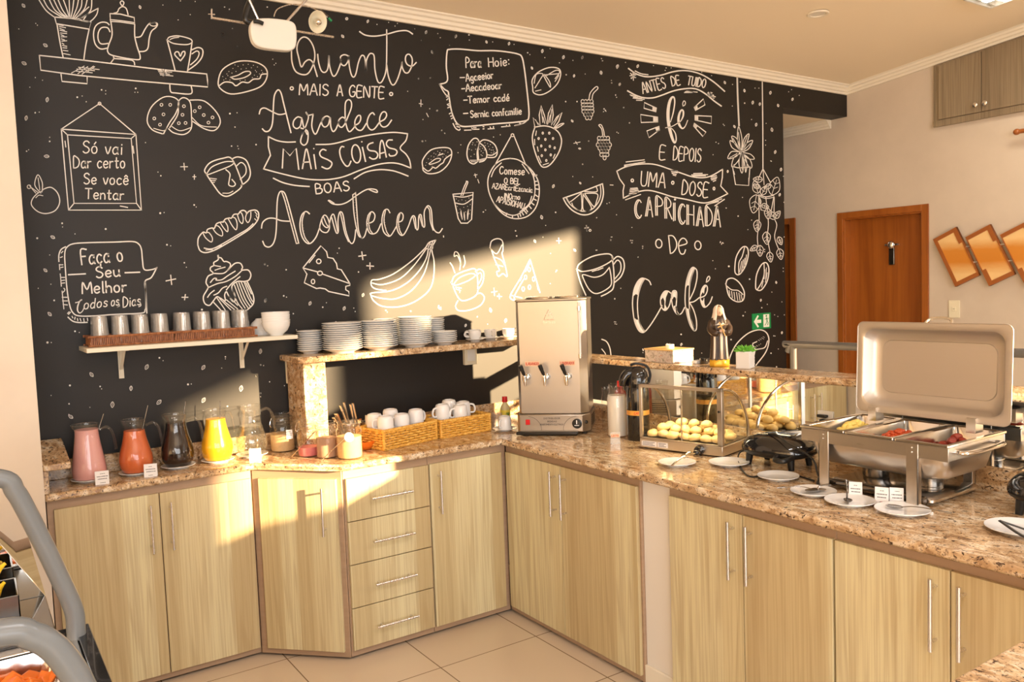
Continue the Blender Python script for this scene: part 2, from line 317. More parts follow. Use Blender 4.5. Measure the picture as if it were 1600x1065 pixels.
FONT = {
 'A': (.62, [[(0,0),(.24,.9),(.31,1),(.38,.9),(.62,0)],[(.1,.36),(.52,.36)]]),
 'B': (.52, [[(0,0),(0,1),(.3,.97),(.4,.8),(.3,.58),(0,.53)],[(.3,.55),(.5,.42),(.48,.15),(.3,0),(0,0)]]),
 'C': (.55, [[(.5,.88),(.38,1),(.2,.97),(.05,.75),(0,.45),(.08,.15),(.25,0),(.42,.05),(.52,.2)]]),
 'D': (.56, [[(0,0),(0,1),(.25,.97),(.48,.75),(.54,.45),(.42,.14),(.2,.01),(0,0)]]),
 'E': (.48, [[(.46,1),(0,1),(0,0),(.48,0)],[(0,.52),(.38,.52)]]),
 'F': (.46, [[(.46,1),(0,1),(0,0)],[(0,.55),(.34,.55)]]),
 'G': (.58, [[(.5,.86),(.36,1),(.18,.96),(.03,.72),(0,.4),(.1,.1),(.3,0),(.5,.1),(.55,.42),(.32,.42)]]),
 'H': (.55, [[(0,0),(0,1)],[(.53,0),(.53,1)],[(0,.52),(.53,.52)]]),
 'I': (.1, [[(.05,0),(.05,1)]]),
 'M': (.72, [[(0,0),(.06,1),(.36,.35),(.64,1),(.72,0)]]),
 'N': (.56, [[(0,0),(0,1),(.54,0),(.54,1)]]),
 'O': (.58, [[(.28,1),(.08,.85),(0,.5),(.08,.15),(.28,0),(.48,.15),(.56,.5),(.48,.85),(.28,1)]]),
 'P': (.5, [[(0,0),(0,1),(.3,.98),(.47,.8),(.4,.56),(0,.48)]]),
 'R': (.55, [[(0,0),(0,1),(.3,.98),(.46,.78),(.36,.57),(0,.5)],[(.2,.5),(.54,0)]]),
 'S': (.5, [[(.46,.86),(.32,1),(.12,.96),(.03,.77),(.14,.6),(.36,.48),(.48,.28),(.38,.06),(.18,0),(.02,.12)]]),
 'T': (.58, [[(0,1),(.58,1)],[(.29,1),(.29,0)]]),
 'U': (.55, [[(0,1),(.02,.3),(.12,.05),(.28,0),(.45,.06),(.53,.3),(.55,1)]]),
 'Z': (.5, [[(0,1),(.48,1),(0,0),(.5,0)]]),
 'a': (.44, [[(.38,.5),(.24,.6),(.08,.5),(0,.28),(.06,.06),(.18,0),(.32,.1),(.38,.34)],[(.38,.58),(.37,.12),(.44,0)]]),
 'c': (.4, [[(.38,.5),(.22,.6),(.07,.5),(0,.28),(.08,.06),(.22,0),(.38,.1)]]),
 'd': (.44, [[(.38,.42),(.22,.58),(.06,.46),(0,.24),(.1,.02),(.24,.02),(.36,.2)],[(.38,1),(.38,0)]]),
 'e': (.42, [[(.02,.3),(.38,.34),(.34,.54),(.2,.6),(.06,.5),(0,.28),(.08,.06),(.22,0),(.38,.1)]]),
 'f': (.3, [[(.3,.95),(.16,1),(.1,.8),(.1,0)],[(0,.55),(.26,.55)]]),
 'g': (.42, [[(.38,.5),(.2,.6),(.04,.46),(.02,.2),(.18,.04),(.36,.2)],[(.38,.58),(.36,-.2),(.2,-.36),(.04,-.26)]]),
 'h': (.42, [[(0,1),(0,0)],[(0,.35),(.14,.56),(.3,.54),(.38,.36),(.38,0)]]),
 'i': (.12, [[(.06,.58),(.06,0)],[(.06,.78),(.06,.84)]]),
 'l': (.12, [[(.05,1),(.05,.1),(.12,0)]]),
 'm': (.66, [[(0,.58),(0,0)],[(0,.36),(.14,.57),(.28,.5),(.3,0)],[(.3,.36),(.44,.57),(.58,.5),(.62,0)]]),
 'n': (.42, [[(0,.58),(0,0)],[(0,.36),(.16,.57),(.32,.52),(.38,.3),(.38,0)]]),
 'o': (.44, [[(.2,.6),(.05,.5),(0,.28),(.07,.06),(.2,0),(.34,.07),(.4,.3),(.34,.52),(.2,.6)]]),
 'r': (.32, [[(0,.58),(0,0)],[(0,.34),(.12,.54),(.3,.56)]]),
 's': (.38, [[(.34,.5),(.2,.6),(.06,.52),(.08,.38),(.28,.26),(.34,.12),(.2,0),(.02,.08)]]),
 't': (.34, [[(.14,.9),(.14,.12),(.22,0),(.32,.06)],[(0,.6),(.32,.6)]]),
 'u': (.44, [[(0,.58),(.02,.16),(.14,0),(.3,.08),(.38,.3)],[(.38,.58),(.38,.1),(.44,0)]]),
 'v': (.4, [[(0,.58),(.2,0),(.4,.6)]]),
 'z': (.38, [[(0,.56),(.34,.56),(.02,0),(.38,0)]]),
 '-': (.34, [[(0,.36),(.34,.36)]]), ':': (.1, [[(.05,.14),(.05,.2)],[(.05,.6),(.05,.66)]]), ' ': (.26, []), 'L': (.42, [[(0,1),(0,0),(.4,0)]]), 'V': (.56, [[(0,1),(.27,0),(.54,1)]]), 'Q': (.58, [[(.28,1),(.08,.85),(0,.5),(.08,.15),(.28,0),(.48,.15),(.56,.5),(.48,.85),(.28,1)],[(.36,.2),(.58,-.04)]]),
}
ACC = {'ó': ('o', [(.18,.76),(.3,.95)]), 'é': ('e', [(.18,.76),(.32,.98)]), 'ê': ('e', [(.08,.72),(.2,.88),(.34,.72)]), 'ç': ('c', [(.2,0),(.26,-.14),(.14,-.26)]), 'í': ('I', [(.05,1.1),(.05,1.16)])}
def glyph(ch):
    if ch in ACC:
        b, e = ACC[ch]; w, s = FONT[b]
        return w, s + [e]
    return FONT[ch]
# ------------------------------------------------------------- the room
def wb(mb, name, mat, root, **k):              # geometry given in room coordinates, parented to its thing
    M = Matrix.Translation(root.location) @ Matrix.Rotation(root.rotation_euler[2], 4, 'Z')
    mb.xf(M.inverted()); return mb.build(name, mat, root, **k)
XR = 6.225
def ceil_z(y): return 3.022 - .089 * y
struct(MB().box(-3.1, 6.5, -10.3, 3.2, -.06, 0), 'floor', 'floor_tile')
wall_back = struct(MB().box(.6, 5.455, 0, .14, 0, 3.05).box(5.455, 6.24, 0, .14, 2.80, 3.05), 'wall_back', 'black_wall_paint')
struct(MB().box(-3.0, .660, -.33, .14, 0, 3.07), 'wall_left', 'pilaster_paint')
struct(MB().box(-3.12, -3.0, -10.3, .14, 0, 4.0), 'wall_west', 'wall_paint')
w = MB(); zt = 4.0
def solid(y0, y1, *zs):
    for a, b in zs: w.box(XR, XR + .16, y0, y1, a, b)
def lintel(y0, y1, z0, z1):                     # wall above an opening whose head follows the roof slope
    V = [(x, y, z) for x in (XR, XR + .16) for y, z in ((y0, z0), (y1, z1), (y1, zt), (y0, zt))]
    w.add(V, [(0,1,2,3),(7,6,5,4),(0,4,5,1),(1,5,6,2),(2,6,7,3),(3,7,4,0)])
solid(-10.3, -9.75, (0, zt)); solid(-9.75, -8.07, (0, 1.3), (2.920, zt)); solid(-8.07, -7.945, (0, zt)); sl = [(XR + dx, y, z) for dx in (0, .16) for y, z in ((-7.945, 0), (-7.27, 0), (-7.27, 2.78), (-7.945, 2.90))]  # sl: unseen high sill added to keep sun off the plate stacks
w.add(sl, [(0,1,2,3),(7,6,5,4),(0,4,5,1),(1,5,6,2),(2,6,7,3),(3,7,4,0)]); solid(-7.27, -5.11, (0, 1.3)); lintel(-7.945, -5.11, 3.128, 2.899)
solid(-5.11, -.60, (0, zt)); solid(-.60, .045, (2.025, zt)); solid(.045, .53, (0, 3.1)); solid(.53, 1.25, (2.03, 3.1)); solid(1.25, 3.2, (0, 3.1))
struct(w, 'wall_right', 'wall_paint')
w = MB().box(-3.12, -2.5, -10.35, -10.2, 0, 4.05).box(2.3, 6.4, -10.35, -10.2, 0, 4.05).box(-2.5, 2.3, -10.35, -10.2, 0, .5).box(-2.5, 2.3, -10.35, -10.2, 3.25, 4.05)
struct(w, 'wall_rear', 'wall_paint')
c = MB(); y0, y1 = .14, -10.3
c.add([(-3.1, y0, ceil_z(y0)), (6.4, y0, ceil_z(y0)), (6.4, y1, ceil_z(y1)), (-3.1, y1, ceil_z(y1)), (-3.1, y0, ceil_z(y0) + .1), (6.4, y0, ceil_z(y0) + .1), (6.4, y1, ceil_z(y1) + .1), (-3.1, y1, ceil_z(y1) + .1)], [(0,1,2,3),(7,6,5,4),(0,4,5,1),(1,5,6,2),(2,6,7,3),(3,7,4,0)])
struct(c, 'ceiling', 'ceiling_paint')
struct(MB().box(2.6, 6.4, .14, 3.2, 2.80, 2.9), 'ceiling_hall', 'ceiling_paint')
struct(MB().box(2.5, 6.4, 3.0, 3.15, 0, 2.9).box(2.5, 2.65, .14, 3.15, 0, 2.9), 'wall_hall', 'wall_paint')
# stepped plaster cornice
prof = [(0, 0), (.012, 0), (.016, .014), (.028, .020), (.032, .034), (.044, .040), (.050, .052), (.062, .058), (.062, .075), (0, .075)]
def cornice(a, b, inward, z0, z1, name, mat='cream_trim'):
    V = []; n = len(prof)
    for (px_, py_), z in ((a, z0), (b, z1)):
        for d, h in prof: V.append((px_ + inward[0] * d, py_ + inward[1] * d, z + h))
    F = [(i, (i + 1) % n, n + (i + 1) % n, n + i) for i in range(n)] + [tuple(range(n)), tuple(range(2 * n - 1, n - 1, -1))]
    struct(MB().add(V, F), name, mat, smooth=20)
cornice((.58, 0), (6.24, 0), (0, -1), 2.962, 2.962, 'trim_1')
cornice((XR, .01), (XR, -10.2), (-1, 0), 2.962, 2.962 + .089 * 10.21, 'trim_2')
cornice((XR, 3.0), (XR, .14), (-1, 0), 2.735, 2.735, 'trim_3')
cornice((-3.0, -.33), (.66, -.33), (0, -1), 2.99, 2.99, 'trim_4')
# low partition behind the right-hand counter, carrying the mirror
struct(MB().box(3.245, 3.33, -4.7, -.86, 0, 1.175).box(3.245, 3.33, -.86, 0, 0, .95), 'wall_partition', 'white_wall')
struct(MB().box(2.602, 3.2, -1.672, -1.515, 0, .836), 'wall_pier', 'white_wall')
struct(MB().box(2.590, 2.602, -1.674, -1.513, 0, .085), 'baseboard_pier', 'cream_trim', bevel=.003)
# door in the right wall: frame, leaf set back in it, hook with a keepsake
d1 = thing('door_1', 'reddish brown wooden door standing in the beige wall behind the chafing dish', 'door', (XR, -.28, 0)); d1['kind'] = 'structure'
fr = MB().box(XR - .014, XR + .0, -.645, -.595, 0, 2.068).box(XR - .014, XR + .0, .04, .088, 0, 2.068).box(XR - .014, XR + .0, -.595, .04, 2.02, 2.068)
fr.box(XR, XR + .12, .028, .045, 0, 2.025).box(XR, XR + .12, -.6, -.583, 0, 2.025).box(XR, XR + .12, -.583, .028, 2.008, 2.025)
wb(fr, 'door_frame', 'red_wood', d1, bevel=.002); wb(MB().box(XR + .075, XR + .115, -.583, .028, 0, 2.008), 'door_leaf', 'red_wood', d1)
q = on_x(1394, 398, XR + .07)
ob = MB().box(XR + .058, XR + .074, q.y - .022, q.y + .022, q.z - .075, q.z + .055); wb(ob, 'wall_hook', 'dark_steel', d1, bevel=.004)
wb(MB().ball((XR + .054, q.y, q.z + .075), .02, .03, .03).box(XR + .052, XR + .07, q.y - .06, q.y + .05, q.z + .07, q.z + .082), 'hook_bracket', 'handle_metal', d1)
d2 = thing('door_2', 'brown wooden door edge glimpsed past the end of the black wall', 'door', (XR, .9, 0)); d2['kind'] = 'structure'
fr = MB().box(XR - .014, XR, .48, .535, 0, 2.068).box(XR - .014, XR, 1.24, 1.295, 0, 2.068).box(XR - .014, XR, .535, 1.24, 2.02, 2.068)
wb(fr, 'door_frame', 'red_wood', d2, bevel=.002); wb(MB().box(XR + .05, XR + .09, .53, 1.25, 0, 2.03), 'door_leaf', 'red_wood', d2)
# windows on the right that let the low sun in, and an added, made-up one at the rear for the fill light
x0, x1 = XR + .05, XR + .09
f = MB().box(x0, x1, -7.27, -5.11, 1.3, 1.33)
for y, zb in ((-7.945, 2.89), (-5.14, 1.3)): f.box(x0, x1, y, y + .03, zb, 2.90 + (-5.11 - y - .03) * .0806)
struct(f, 'window_1', 'cream_trim')
f = MB().box(x0, x1, -9.75, -9.72, 1.3, 2.920).box(x0, x1, -8.10, -8.07, 1.3, 2.920).box(x0, x1, -9.75, -8.07, 1.3, 1.33).box(x0, x1, -9.75, -8.07, 2.890, 2.920)
struct(f, 'window_2', 'cream_trim')
f = MB().box(-2.5, 2.3, -10.3, -10.26, .5, .56).box(-2.5, 2.3, -10.3, -10.26, 3.19, 3.25)
for i in range(5): f.box(-2.5 + i * 1.185, -2.44 + i * 1.185, -10.3, -10.26, .56, 3.19)
struct(f, 'added_rear_window', 'cream_trim')

# ------------------------------------------------------------- fitted cabinets
ZC = .867
def bar_handle(root, a, b, out, name='handle', r=.0058):
    a, b, out = Vector(a), Vector(b), Vector(out); h = MB(); t = (b - a).normalized()
    h.tube([a + out * .032, b + out * .032], r, 12)
    for s in (a + t * .026, b - t * .026): h.tube([s, s + out * .032], r * .8, 10)
    return h
def cabinet(label, loc, carc, doors, handles, name='base_cabinet', front='door'):
    root = thing(name, label, 'cabinet', loc, 0, 'laminate base cabinets under the granite worktop')
    wb(carc, 'carcass', 'taupe_laminate', root, bevel=.0015)
    for d, h in zip(doors, handles):
        o = wb(d, front, 'pale_laminate', root, bevel=.0012)
        M = Matrix.Translation(root.location); h.xf(M.inverted()); h.build('handle', 'handle_metal', o)
    return root
yA, yB, xR = -.276, -.579, 2.573
cabinet('two-door pale laminate cabinet under the row of juice pitchers', (1.06, -.14, 0), MB().box(.668, 1.452, yA + .016, -.006, .012, .8365),
        [MB().box(.690, 1.0675, yA, yA + .016, .04, .80), MB().box(1.0715, 1.445, yA, yA + .016, .04, .80)],
        [bar_handle(None, (1.030, yA, .562), (1.030, yA, .762), (0, -1, 0)), bar_handle(None, (1.108, yA, .562), (1.108, yA, .762), (0, -1, 0))])
A, B = Vector((1.4675, -.301, 0)), Vector((1.7195, -.5603, 0)); t = (B - A).normalized(); nrm = Vector((t.y, -t.x, 0)); 
if nrm.y > 0: nrm = -nrm
a2, b2 = A - nrm * .016, B - nrm * .016
hp = B - t * .052
cabinet('angled single-door corner cabinet below the cereal jars', (1.6, -.3, 0), MB().prism([(1.4535, -.268), (1.7450, -.5635), (1.7505, -.5635), (1.7505, -.006), (1.4535, -.006)], .012, .8365),
        [MB().prism([(A.x, A.y), (B.x, B.y), (b2.x, b2.y), (a2.x, a2.y)], .04, .80)],
        [bar_handle(None, (hp.x, hp.y, .560), (hp.x, hp.y, .770), nrm)])
zs = [.04, .2285, .4195, .6095, .80]; dr, hs = [], []
for i in (3, 2, 1, 0):
    dr.append(MB().box(1.761, 2.157, yB, yB + .016, zs[i] + .002, zs[i + 1] - .002)); zc = (zs[i] + zs[i + 1]) / 2 - .004
    hs.append(bar_handle(None, (1.862, yB, zc), (2.062, yB, zc), (0, -1, 0)))
cabinet('four-drawer pale laminate cabinet with horizontal bar handles', (1.96, -.28, 0), MB().box(1.7525, 2.1605, yB + .016, -.006, .012, .8365), dr, hs, 'drawer_cabinet', 'drawer')
cabinet('single-door laminate cabinet in the inner corner, beside the drawers', (2.37, -.28, 0), MB().box(2.1625, 2.5865, yB + .016, -.006, .012, .8365),
        [MB().box(2.166, 2.5555, yB, yB + .016, .04, .80)], [bar_handle(None, (2.205, yB, .570), (2.205, yB, .770), (0, -1, 0))])
def right_cab(label, y0, ym, y1, e0, e1):
    cabinet(label, (2.9, (y0 + y1) / 2, 0), MB().box(xR + .0165, 3.22, e1, e0, .012, .8365),
        [MB().box(xR, xR + .016, ym + .002, y0, .04, .80), MB().box(xR, xR + .016, y1, ym - .002, .04, .80)],
        [bar_handle(None, (xR, ym + .038, .575), (xR, ym + .038, .775), (-1, 0, 0)), bar_handle(None, (xR, ym - .038, .575), (xR, ym - .038, .775), (-1, 0, 0))])
right_cab('two-door laminate cabinet below the water boiler, ending at the white pier', -.586, -1.020, -1.505, -.566, -1.5135)
right_cab('two-door laminate cabinet right of the white pier, below the small plates', -1.684, -2.029, -2.371, -1.6735, -2.3755)
right_cab('two-door laminate cabinet furthest right, below the black-tonged plate', -2.380, -2.727, -3.075, -2.377, -3.10)

# ------------------------------------------------------------- granite
wt = MB().prism([(.662, -.004), (3.225, -.004), (3.225, -3.75), (1.75, -3.75), (1.75, -3.10), (2.544, -3.10), (2.544, -.600), (1.737, -.600), (1.457, -.291), (.662, -.291)], .8370, ZC)
tag(wt.build('worktop', 'granite', None, bevel=.009, seg=3), 'speckled brown granite worktop running along both walls above the cabinets', 'worktop')
tag(MB().box(.69, 3.225, -.0205, -.0005, ZC + .0003, .945).build('backsplash', 'granite', None, bevel=.002), 'granite upstand along the foot of the black wall behind the pitchers', 'backsplash')
tag(MB().box(3.226, 3.2445, -3.75, -.022, ZC - .02, .944).build('backsplash', 'granite', None, bevel=.002), 'granite upstand under the mirror behind the chafing dish', 'backsplash')
tag(MB().box(3.232, 3.2445, -3.74, -.875, .9445, 1.174).build('mirror', 'mirror_silver', None), 'long low mirror under the raised granite shelf, reflecting the bread case', 'mirror')
tag(MB().box(3.165, 3.335, -4.7, -.03, 1.1755, 1.2045).build('raised_shelf', 'granite', None, bevel=.007, seg=3), 'raised granite shelf above the mirror carrying the saint statue', 'shelf')
gs = thing('granite_shelf', 'granite wall shelf on an upright, holding stacks of plates', 'shelf', (2.4, -.14, ZC))
wb(MB().prism([(1.690, -.0005), (1.690, -.262), (1.714, -.2865), (3.12, -.2865), (3.12, -.0005)], 1.281, 1.311), 'shelf_slab', 'granite', gs, bevel=.006, seg=3)
wb(MB().box(1.716, 1.822, -.25, -.0215, ZC + .0005, 1.2805), 'upright', 'granite', gs, bevel=.003)
cs = thing('corner_ledge', 'small raised granite ledge at the far left end beside the pink pitcher', 'shelf', (.71, -.15, ZC))
V = []
for y, z in ((-.30, .982), (-.021, 1.040)):
    for x, zz in ((.661, z), (.757, z), (.757, z - .026), (.661, z - .026)): V.append((x, y, zz))
wb(MB().add(V, [(3,2,1,0),(4,5,6,7),(0,1,5,4),(1,2,6,5),(2,3,7,6),(3,0,4,7)]), 'ledge_slab', 'granite', cs, bevel=.006, seg=3)
wb(MB().add([(.661,-.289,ZC+.0005),(.680,-.289,ZC+.0005),(.680,-.021,ZC+.0005),(.661,-.021,ZC+.0005),(.661,-.289,.9575),(.680,-.289,.9575),(.680,-.021,1.0135),(.661,-.021,1.0135)], [(3,2,1,0),(4,5,6,7),(0,1,5,4),(1,2,6,5),(2,3,7,6),(3,0,4,7)]), 'side_support', 'granite', cs, bevel=.002)
# ---------------------------------------------------------------- chalk mural painted on the black wall
# strokes are listed in sheet coordinates of the drawing and laid on the wall plane y = 0
KS = dict(a=(0,0,3.133), b=(300,0,3.133), c=(640,40,3.436), d=(900,80,3.328), e=(0,320,3.133), f=(380,330,3.6735),
          g=(680,340,3.55), h=(940,370,3.944), Q=(400,40,6.154), R=(400,200,6.154), S=(400,280,5.333), T=(980,380,7.1),
          U=(950,100,7.605), V=(950,220,5.915), W=(1120,120,3.8), X=(680,70,7.606), Y=(300,320,5.608), Z=(80,360,7.1),
          A=(720,200,6.957), B=(50,0,5.517), O=(0,0,1))
MUR = {}
CUR = [None]
def art(name, label=None):
    MUR[name] = (label, [], [])
    CUR[0] = name
def _pts(K, s):
    ox, oy, k = KS[K]
    if isinstance(s, str):
        s = [tuple(float(q) for q in p.split(',')) for p in s.split()]
    return [(ox + x / k, oy + y / k) for x, y in s]
def _smooth(P, closed, n=5):
    if len(P) < 3: return P
    out = []; N = len(P); rng = N if closed else N - 1
    for i in range(rng):
        p1 = P[i]; p2 = P[(i + 1) % N]
        p0 = P[(i - 1) % N] if (closed or i > 0) else p1
        p3 = P[(i + 2) % N] if (closed or i < N - 2) else p2
        for j in range(n):
            t = j / n; r = []
            for k in range(len(p1)):
                r.append(.5 * (2 * p1[k] + (p2[k] - p0[k]) * t + (2 * p0[k] - 5 * p1[k] + 4 * p2[k] - p3[k]) * t * t + (3 * p1[k] - p0[k] - 3 * p2[k] + p3[k]) * t ** 3))
            out.append(tuple(r))
    if not closed: out.append(P[-1])
    return out
def _wall(u, v):
    p = on_y(u, v, 0.0)
    return (p.x, -0.0015, p.z)
def _ribbon(P, w, closed):
    _, V, F = MUR[CUR[0]]
    Q = [P[0]]; 
    for p in P[1:]:
        if abs(p[0] - Q[-1][0]) + abs(p[1] - Q[-1][1]) > .05: Q.append(p)
    if closed and len(Q) > 2 and abs(Q[0][0] - Q[-1][0]) + abs(Q[0][1] - Q[-1][1]) < .05: Q.pop()
    n = len(Q); w *= .86
    if n < 2: return
    base = len(V)
    for i, p in enumerate(Q):
        a = Q[(i - 1) % n] if (closed or i > 0) else p
        b = Q[(i + 1) % n] if (closed or i < n - 1) else p
        dx, dy = b[0] - a[0], b[1] - a[1]; L = math.hypot(dx, dy) or 1
        dx, dy = dx / L, dy / L
        ww = (p[2] * .93 if len(p) > 2 else w) / 2
        ex = ey = 0
        if not closed and i == 0: ex, ey = -dx * ww * .6, -dy * ww * .6
        if not closed and i == n - 1: ex, ey = dx * ww * .6, dy * ww * .6
        V.append(_wall(p[0] - dy * ww + ex, p[1] + dx * ww + ey)); V.append(_wall(p[0] + dy * ww + ex, p[1] - dx * ww + ey))
    for i in range(n if closed else n - 1):
        j = (i + 1) % n
        F.append((base + 2 * i, base + 2 * i + 1, base + 2 * j + 1, base + 2 * j))
def m(K, s, w=1.9, c=0, sm=1):
    P = _pts(K, s)
    if sm: P = _smooth(P, c)
    _ribbon(P, w, c)
def mw(K, s, sm=1):                       # stroke with its own width at every point: x,y,w
    ox, oy, k = KS[K]
    P = [tuple(float(q) for q in p.split(',')) for p in s.split()]
    P = [(ox + x / k, oy + y / k, w) for x, y, w in P]
    _ribbon(_smooth(P, 0) if sm else P, 2, 0)
def fill(K, s):
    _, V, F = MUR[CUR[0]]
    P = _pts(K, s); b = len(V)
    V.extend(_wall(*p) for p in P); F.append(tuple(range(b, b + len(P))))
def ring(K, x, y, rx, ry=None, w=1.6, rot=0, n=14):
    ry = ry or rx; P = []
    for i in range(n):
        t = 2 * math.pi * i / n; a, b = rx * math.cos(t), ry * math.sin(t)
        P.append((x + a * math.cos(rot) - b * math.sin(rot), y + a * math.sin(rot) + b * math.cos(rot)))
    _ribbon(_pts(K, P), w, True)
def dot(K, x, y, r=1.2):
    ox, oy, k = KS[K]; _, V, F = MUR[CUR[0]]; b = len(V); r *= .8; cx, cy = ox + x / k, oy + y / k
    V.extend(_wall(cx + r * math.cos(i * math.pi / 4), cy + r * math.sin(i * math.pi / 4)) for i in range(8)); F.append(tuple(range(b, b + 8)))
def dots(K, s, r=1.0):
    for p in s.split():
        q = [float(t) for t in p.split(',')]
        dot(K, q[0], q[1], q[2] if len(q) > 2 else r)
def lines(K, s, w=1.3):                   # many short straight strokes x0,y0,x1,y1
    for p in s.split():
        q = [float(t) for t in p.split(',')]
        _ribbon(_pts(K, [(q[0], q[1]), (q[2], q[3])]), w, False)
def text(K, st, x0, y0, x1, y1, h, w=1.7, slant=0.0, bow=0.0):
    """single-stroke lettering with its baseline from (x0,y0) to (x1,y1), cap height h, all in sheet K."""
    gap = .17; tot = sum(glyph(c)[0] + gap for c in st) - gap
    dx, dy = x1 - x0, y1 - y0; L = math.hypot(dx, dy); ux, uy = dx / L, dy / L; sx = L / tot; pos = 0
    for c in st:
        gw, gs = glyph(c)
        for stroke in gs:
            P = []
            for (gx, gy) in stroke:
                t = (pos + gx) * sx + slant * gy * h
                off = gy * h + bow * 4 * (t / L) * (1 - t / L)
                P.append((x0 + ux * t + uy * off, y0 + uy * t - ux * off))
            _ribbon(_smooth(_pts(K, P), 0, 4) if len(P) > 2 else _pts(K, P), w, False)
        pos += gw + gap

art('chalk_shelf_drawing', 'white line drawing of a shelf with potted plant, coffee pot and heart mug')
m('B', "63,478 300,503 660,545 1100,598 1505,638", 2.2); m('B', "63,478 75,605 400,650 900,698 1515,750 1512,690 1505,638", 2.2, 0, 0)
m('B', "250,640 258,702 475,722 475,660", 2.2, 0, 0); m('B', "1187,727 1195,790 1240,802 1370,808 1372,745", 2.2)
m('B', "195,148 340,160 510,190 492,252 210,205 195,148", 2.2, 0, 0); m('B', "215,205 240,360 268,495", 2.2); m('B', "492,252 462,400 446,520", 2.2)
lines('B', "230,215,270,222 235,230,290,240 238,246,280,262 240,262,300,275 245,285,300,290 248,300,275,310 250,318,300,318 252,335,280,345 255,355,300,352 258,372,275,382 262,392,300,400 265,412,300,415 268,435,310,440 270,462,330,474", 1.5)
for q in ("60,0 120,90 195,150", "100,0 150,80 260,150", "150,0 200,90 290,152", "188,0 240,100 305,152", "225,0 265,90 315,155", "270,0 300,80 322,155", "320,0 325,155", "360,0 350,80 335,155", "400,0 385,70 350,155", "430,0 420,70 360,158", "475,0 450,80 375,160", "515,0 505,90 440,150 380,165", "570,72 500,110 400,170", "570,72 555,130 500,185 430,180", "490,60 400,140", "470,130 440,178"):
    m('B', q, 1.9)
m('B', "775,50 760,25 775,8 792,25 780,55", 2); m('B', "705,115 735,105 750,75 780,58 812,75 828,128", 2); m('B', "672,118 760,122 880,152", 2.2, 0, 0); m('B', "672,118 676,185 760,190 885,208 880,152", 2, 0, 0); m('B', "672,170 770,180 885,196", 1.8); m('B', "680,190 690,300 660,390 652,445 700,480 900,515 932,490 905,400 885,310 885,210", 2.2)
m('B', "665,215 640,195 590,195 545,230 530,300 545,380 590,422 650,415", 2.2); m('B', "672,275 650,240 600,240 572,280 570,340 595,378 655,375", 2.2); m('B', "897,322 940,312 975,250 1010,205 1050,195 1080,205 1070,235 1030,270 1010,330 1000,410 975,440 928,445", 2.2); ring('B', 1045, 210, 30, 16, 1.7, .1)
m('B', "700,490 705,505 680,540", 2); m('B', "705,505 860,520 885,560", 2)
m('B', "1165,345 1185,320 1260,310 1360,335 1378,365 1330,385 1220,375 1165,345", 2, 1); m('B', "1165,350 1200,480 1232,605", 2.2); m('B', "1378,370 1360,500 1340,612", 2.2); m('B', "1188,342 1220,328 1265,322", 1.6); m('B', "1378,430 1430,410 1470,430 1465,490 1420,550 1345,605", 2.2); m('B', "1378,465 1420,440 1440,460 1420,510 1365,560", 2); m('B', "1280,525 1232,475 1238,450 1262,450 1278,485 1295,450 1315,445 1315,475 1280,525", 2.2)
lines('B', "340,630,450,570 395,635,480,575 430,640,530,570 470,625,540,575 400,580,580,600 385,595,540,610 370,612,520,628 1085,605,1170,615 1090,618,1205,622 1100,632,1185,640 1105,645,1215,655 1120,600,1150,650 1140,602,1130,655 1170,608,1140,650", 1.4)

art('chalk_framed_saying', 'white lettering So vai dar certo se voce tentar in a drawn hanging frame')
m('a', "300,632 487,507 665,658", 2, 0, 0); m('a', "300,632 665,658 692,1028 335,1028 300,632", 2.2, 0, 0); m('a', "330,660 642,678 668,995 362,995 330,660", 2, 0, 0); lines('a', "300,632,330,660 665,658,642,678 692,1028,668,995 335,1028,362,995 318,690,322,720 650,715,655,750 588,1008,625,1015", 1.8); ring('a', 487, 507, 7)
text('a', 'Só vai', 405, 748, 598, 756, 58, 2.1); text('a', 'Dar certo', 360, 822, 612, 822, 56, 2.1); text('a', 'Se você', 410, 900, 628, 904, 52, 2.1); text('a', 'Tentar', 416, 972, 606, 978, 50, 2.1)

art('chalk_apple_drawing')
m('a', "205,935 185,945 158,975 155,1005 185,1035 225,1045 270,1030 292,990 282,945 250,917 215,925", 1.9, 1); m('a', "200,945 170,905 185,855 207,895 205,940", 1.7); lines('a', "186,870,195,930 150,915,190,945 145,910,175,945", 1.4); ring('a', 142, 914, 9, 9, 1.4); m('a', "175,968 190,955 210,958", 1.4)

art('chalk_biscuit_drawing', 'white line drawing of three biscuits')
m('a', "795,655 745,635 720,590 740,525 795,478 845,475 875,500 860,555 830,600 800,655", 2, 0); m('a', "830,625 870,560 873,500 898,478 930,500 937,570 935,630 900,658 850,650 825,630", 2); m('a', "930,490 1000,495 1060,550 1078,600 1050,638 1000,630 937,590", 2); m('a', "940,575 985,615 1060,622", 1.5); m('a', "835,615 880,640 932,625", 1.5); m('a', "752,628 800,640 815,625", 1.4)
for q in ((790,513),(833,513),(755,580),(800,560),(783,610),(900,520),(893,562),(875,603),(908,602),(977,525),(953,544),(997,563),(1040,575),(1020,600)): ring('a', q[0], q[1], 7, 7, 1.3, 0, 8)

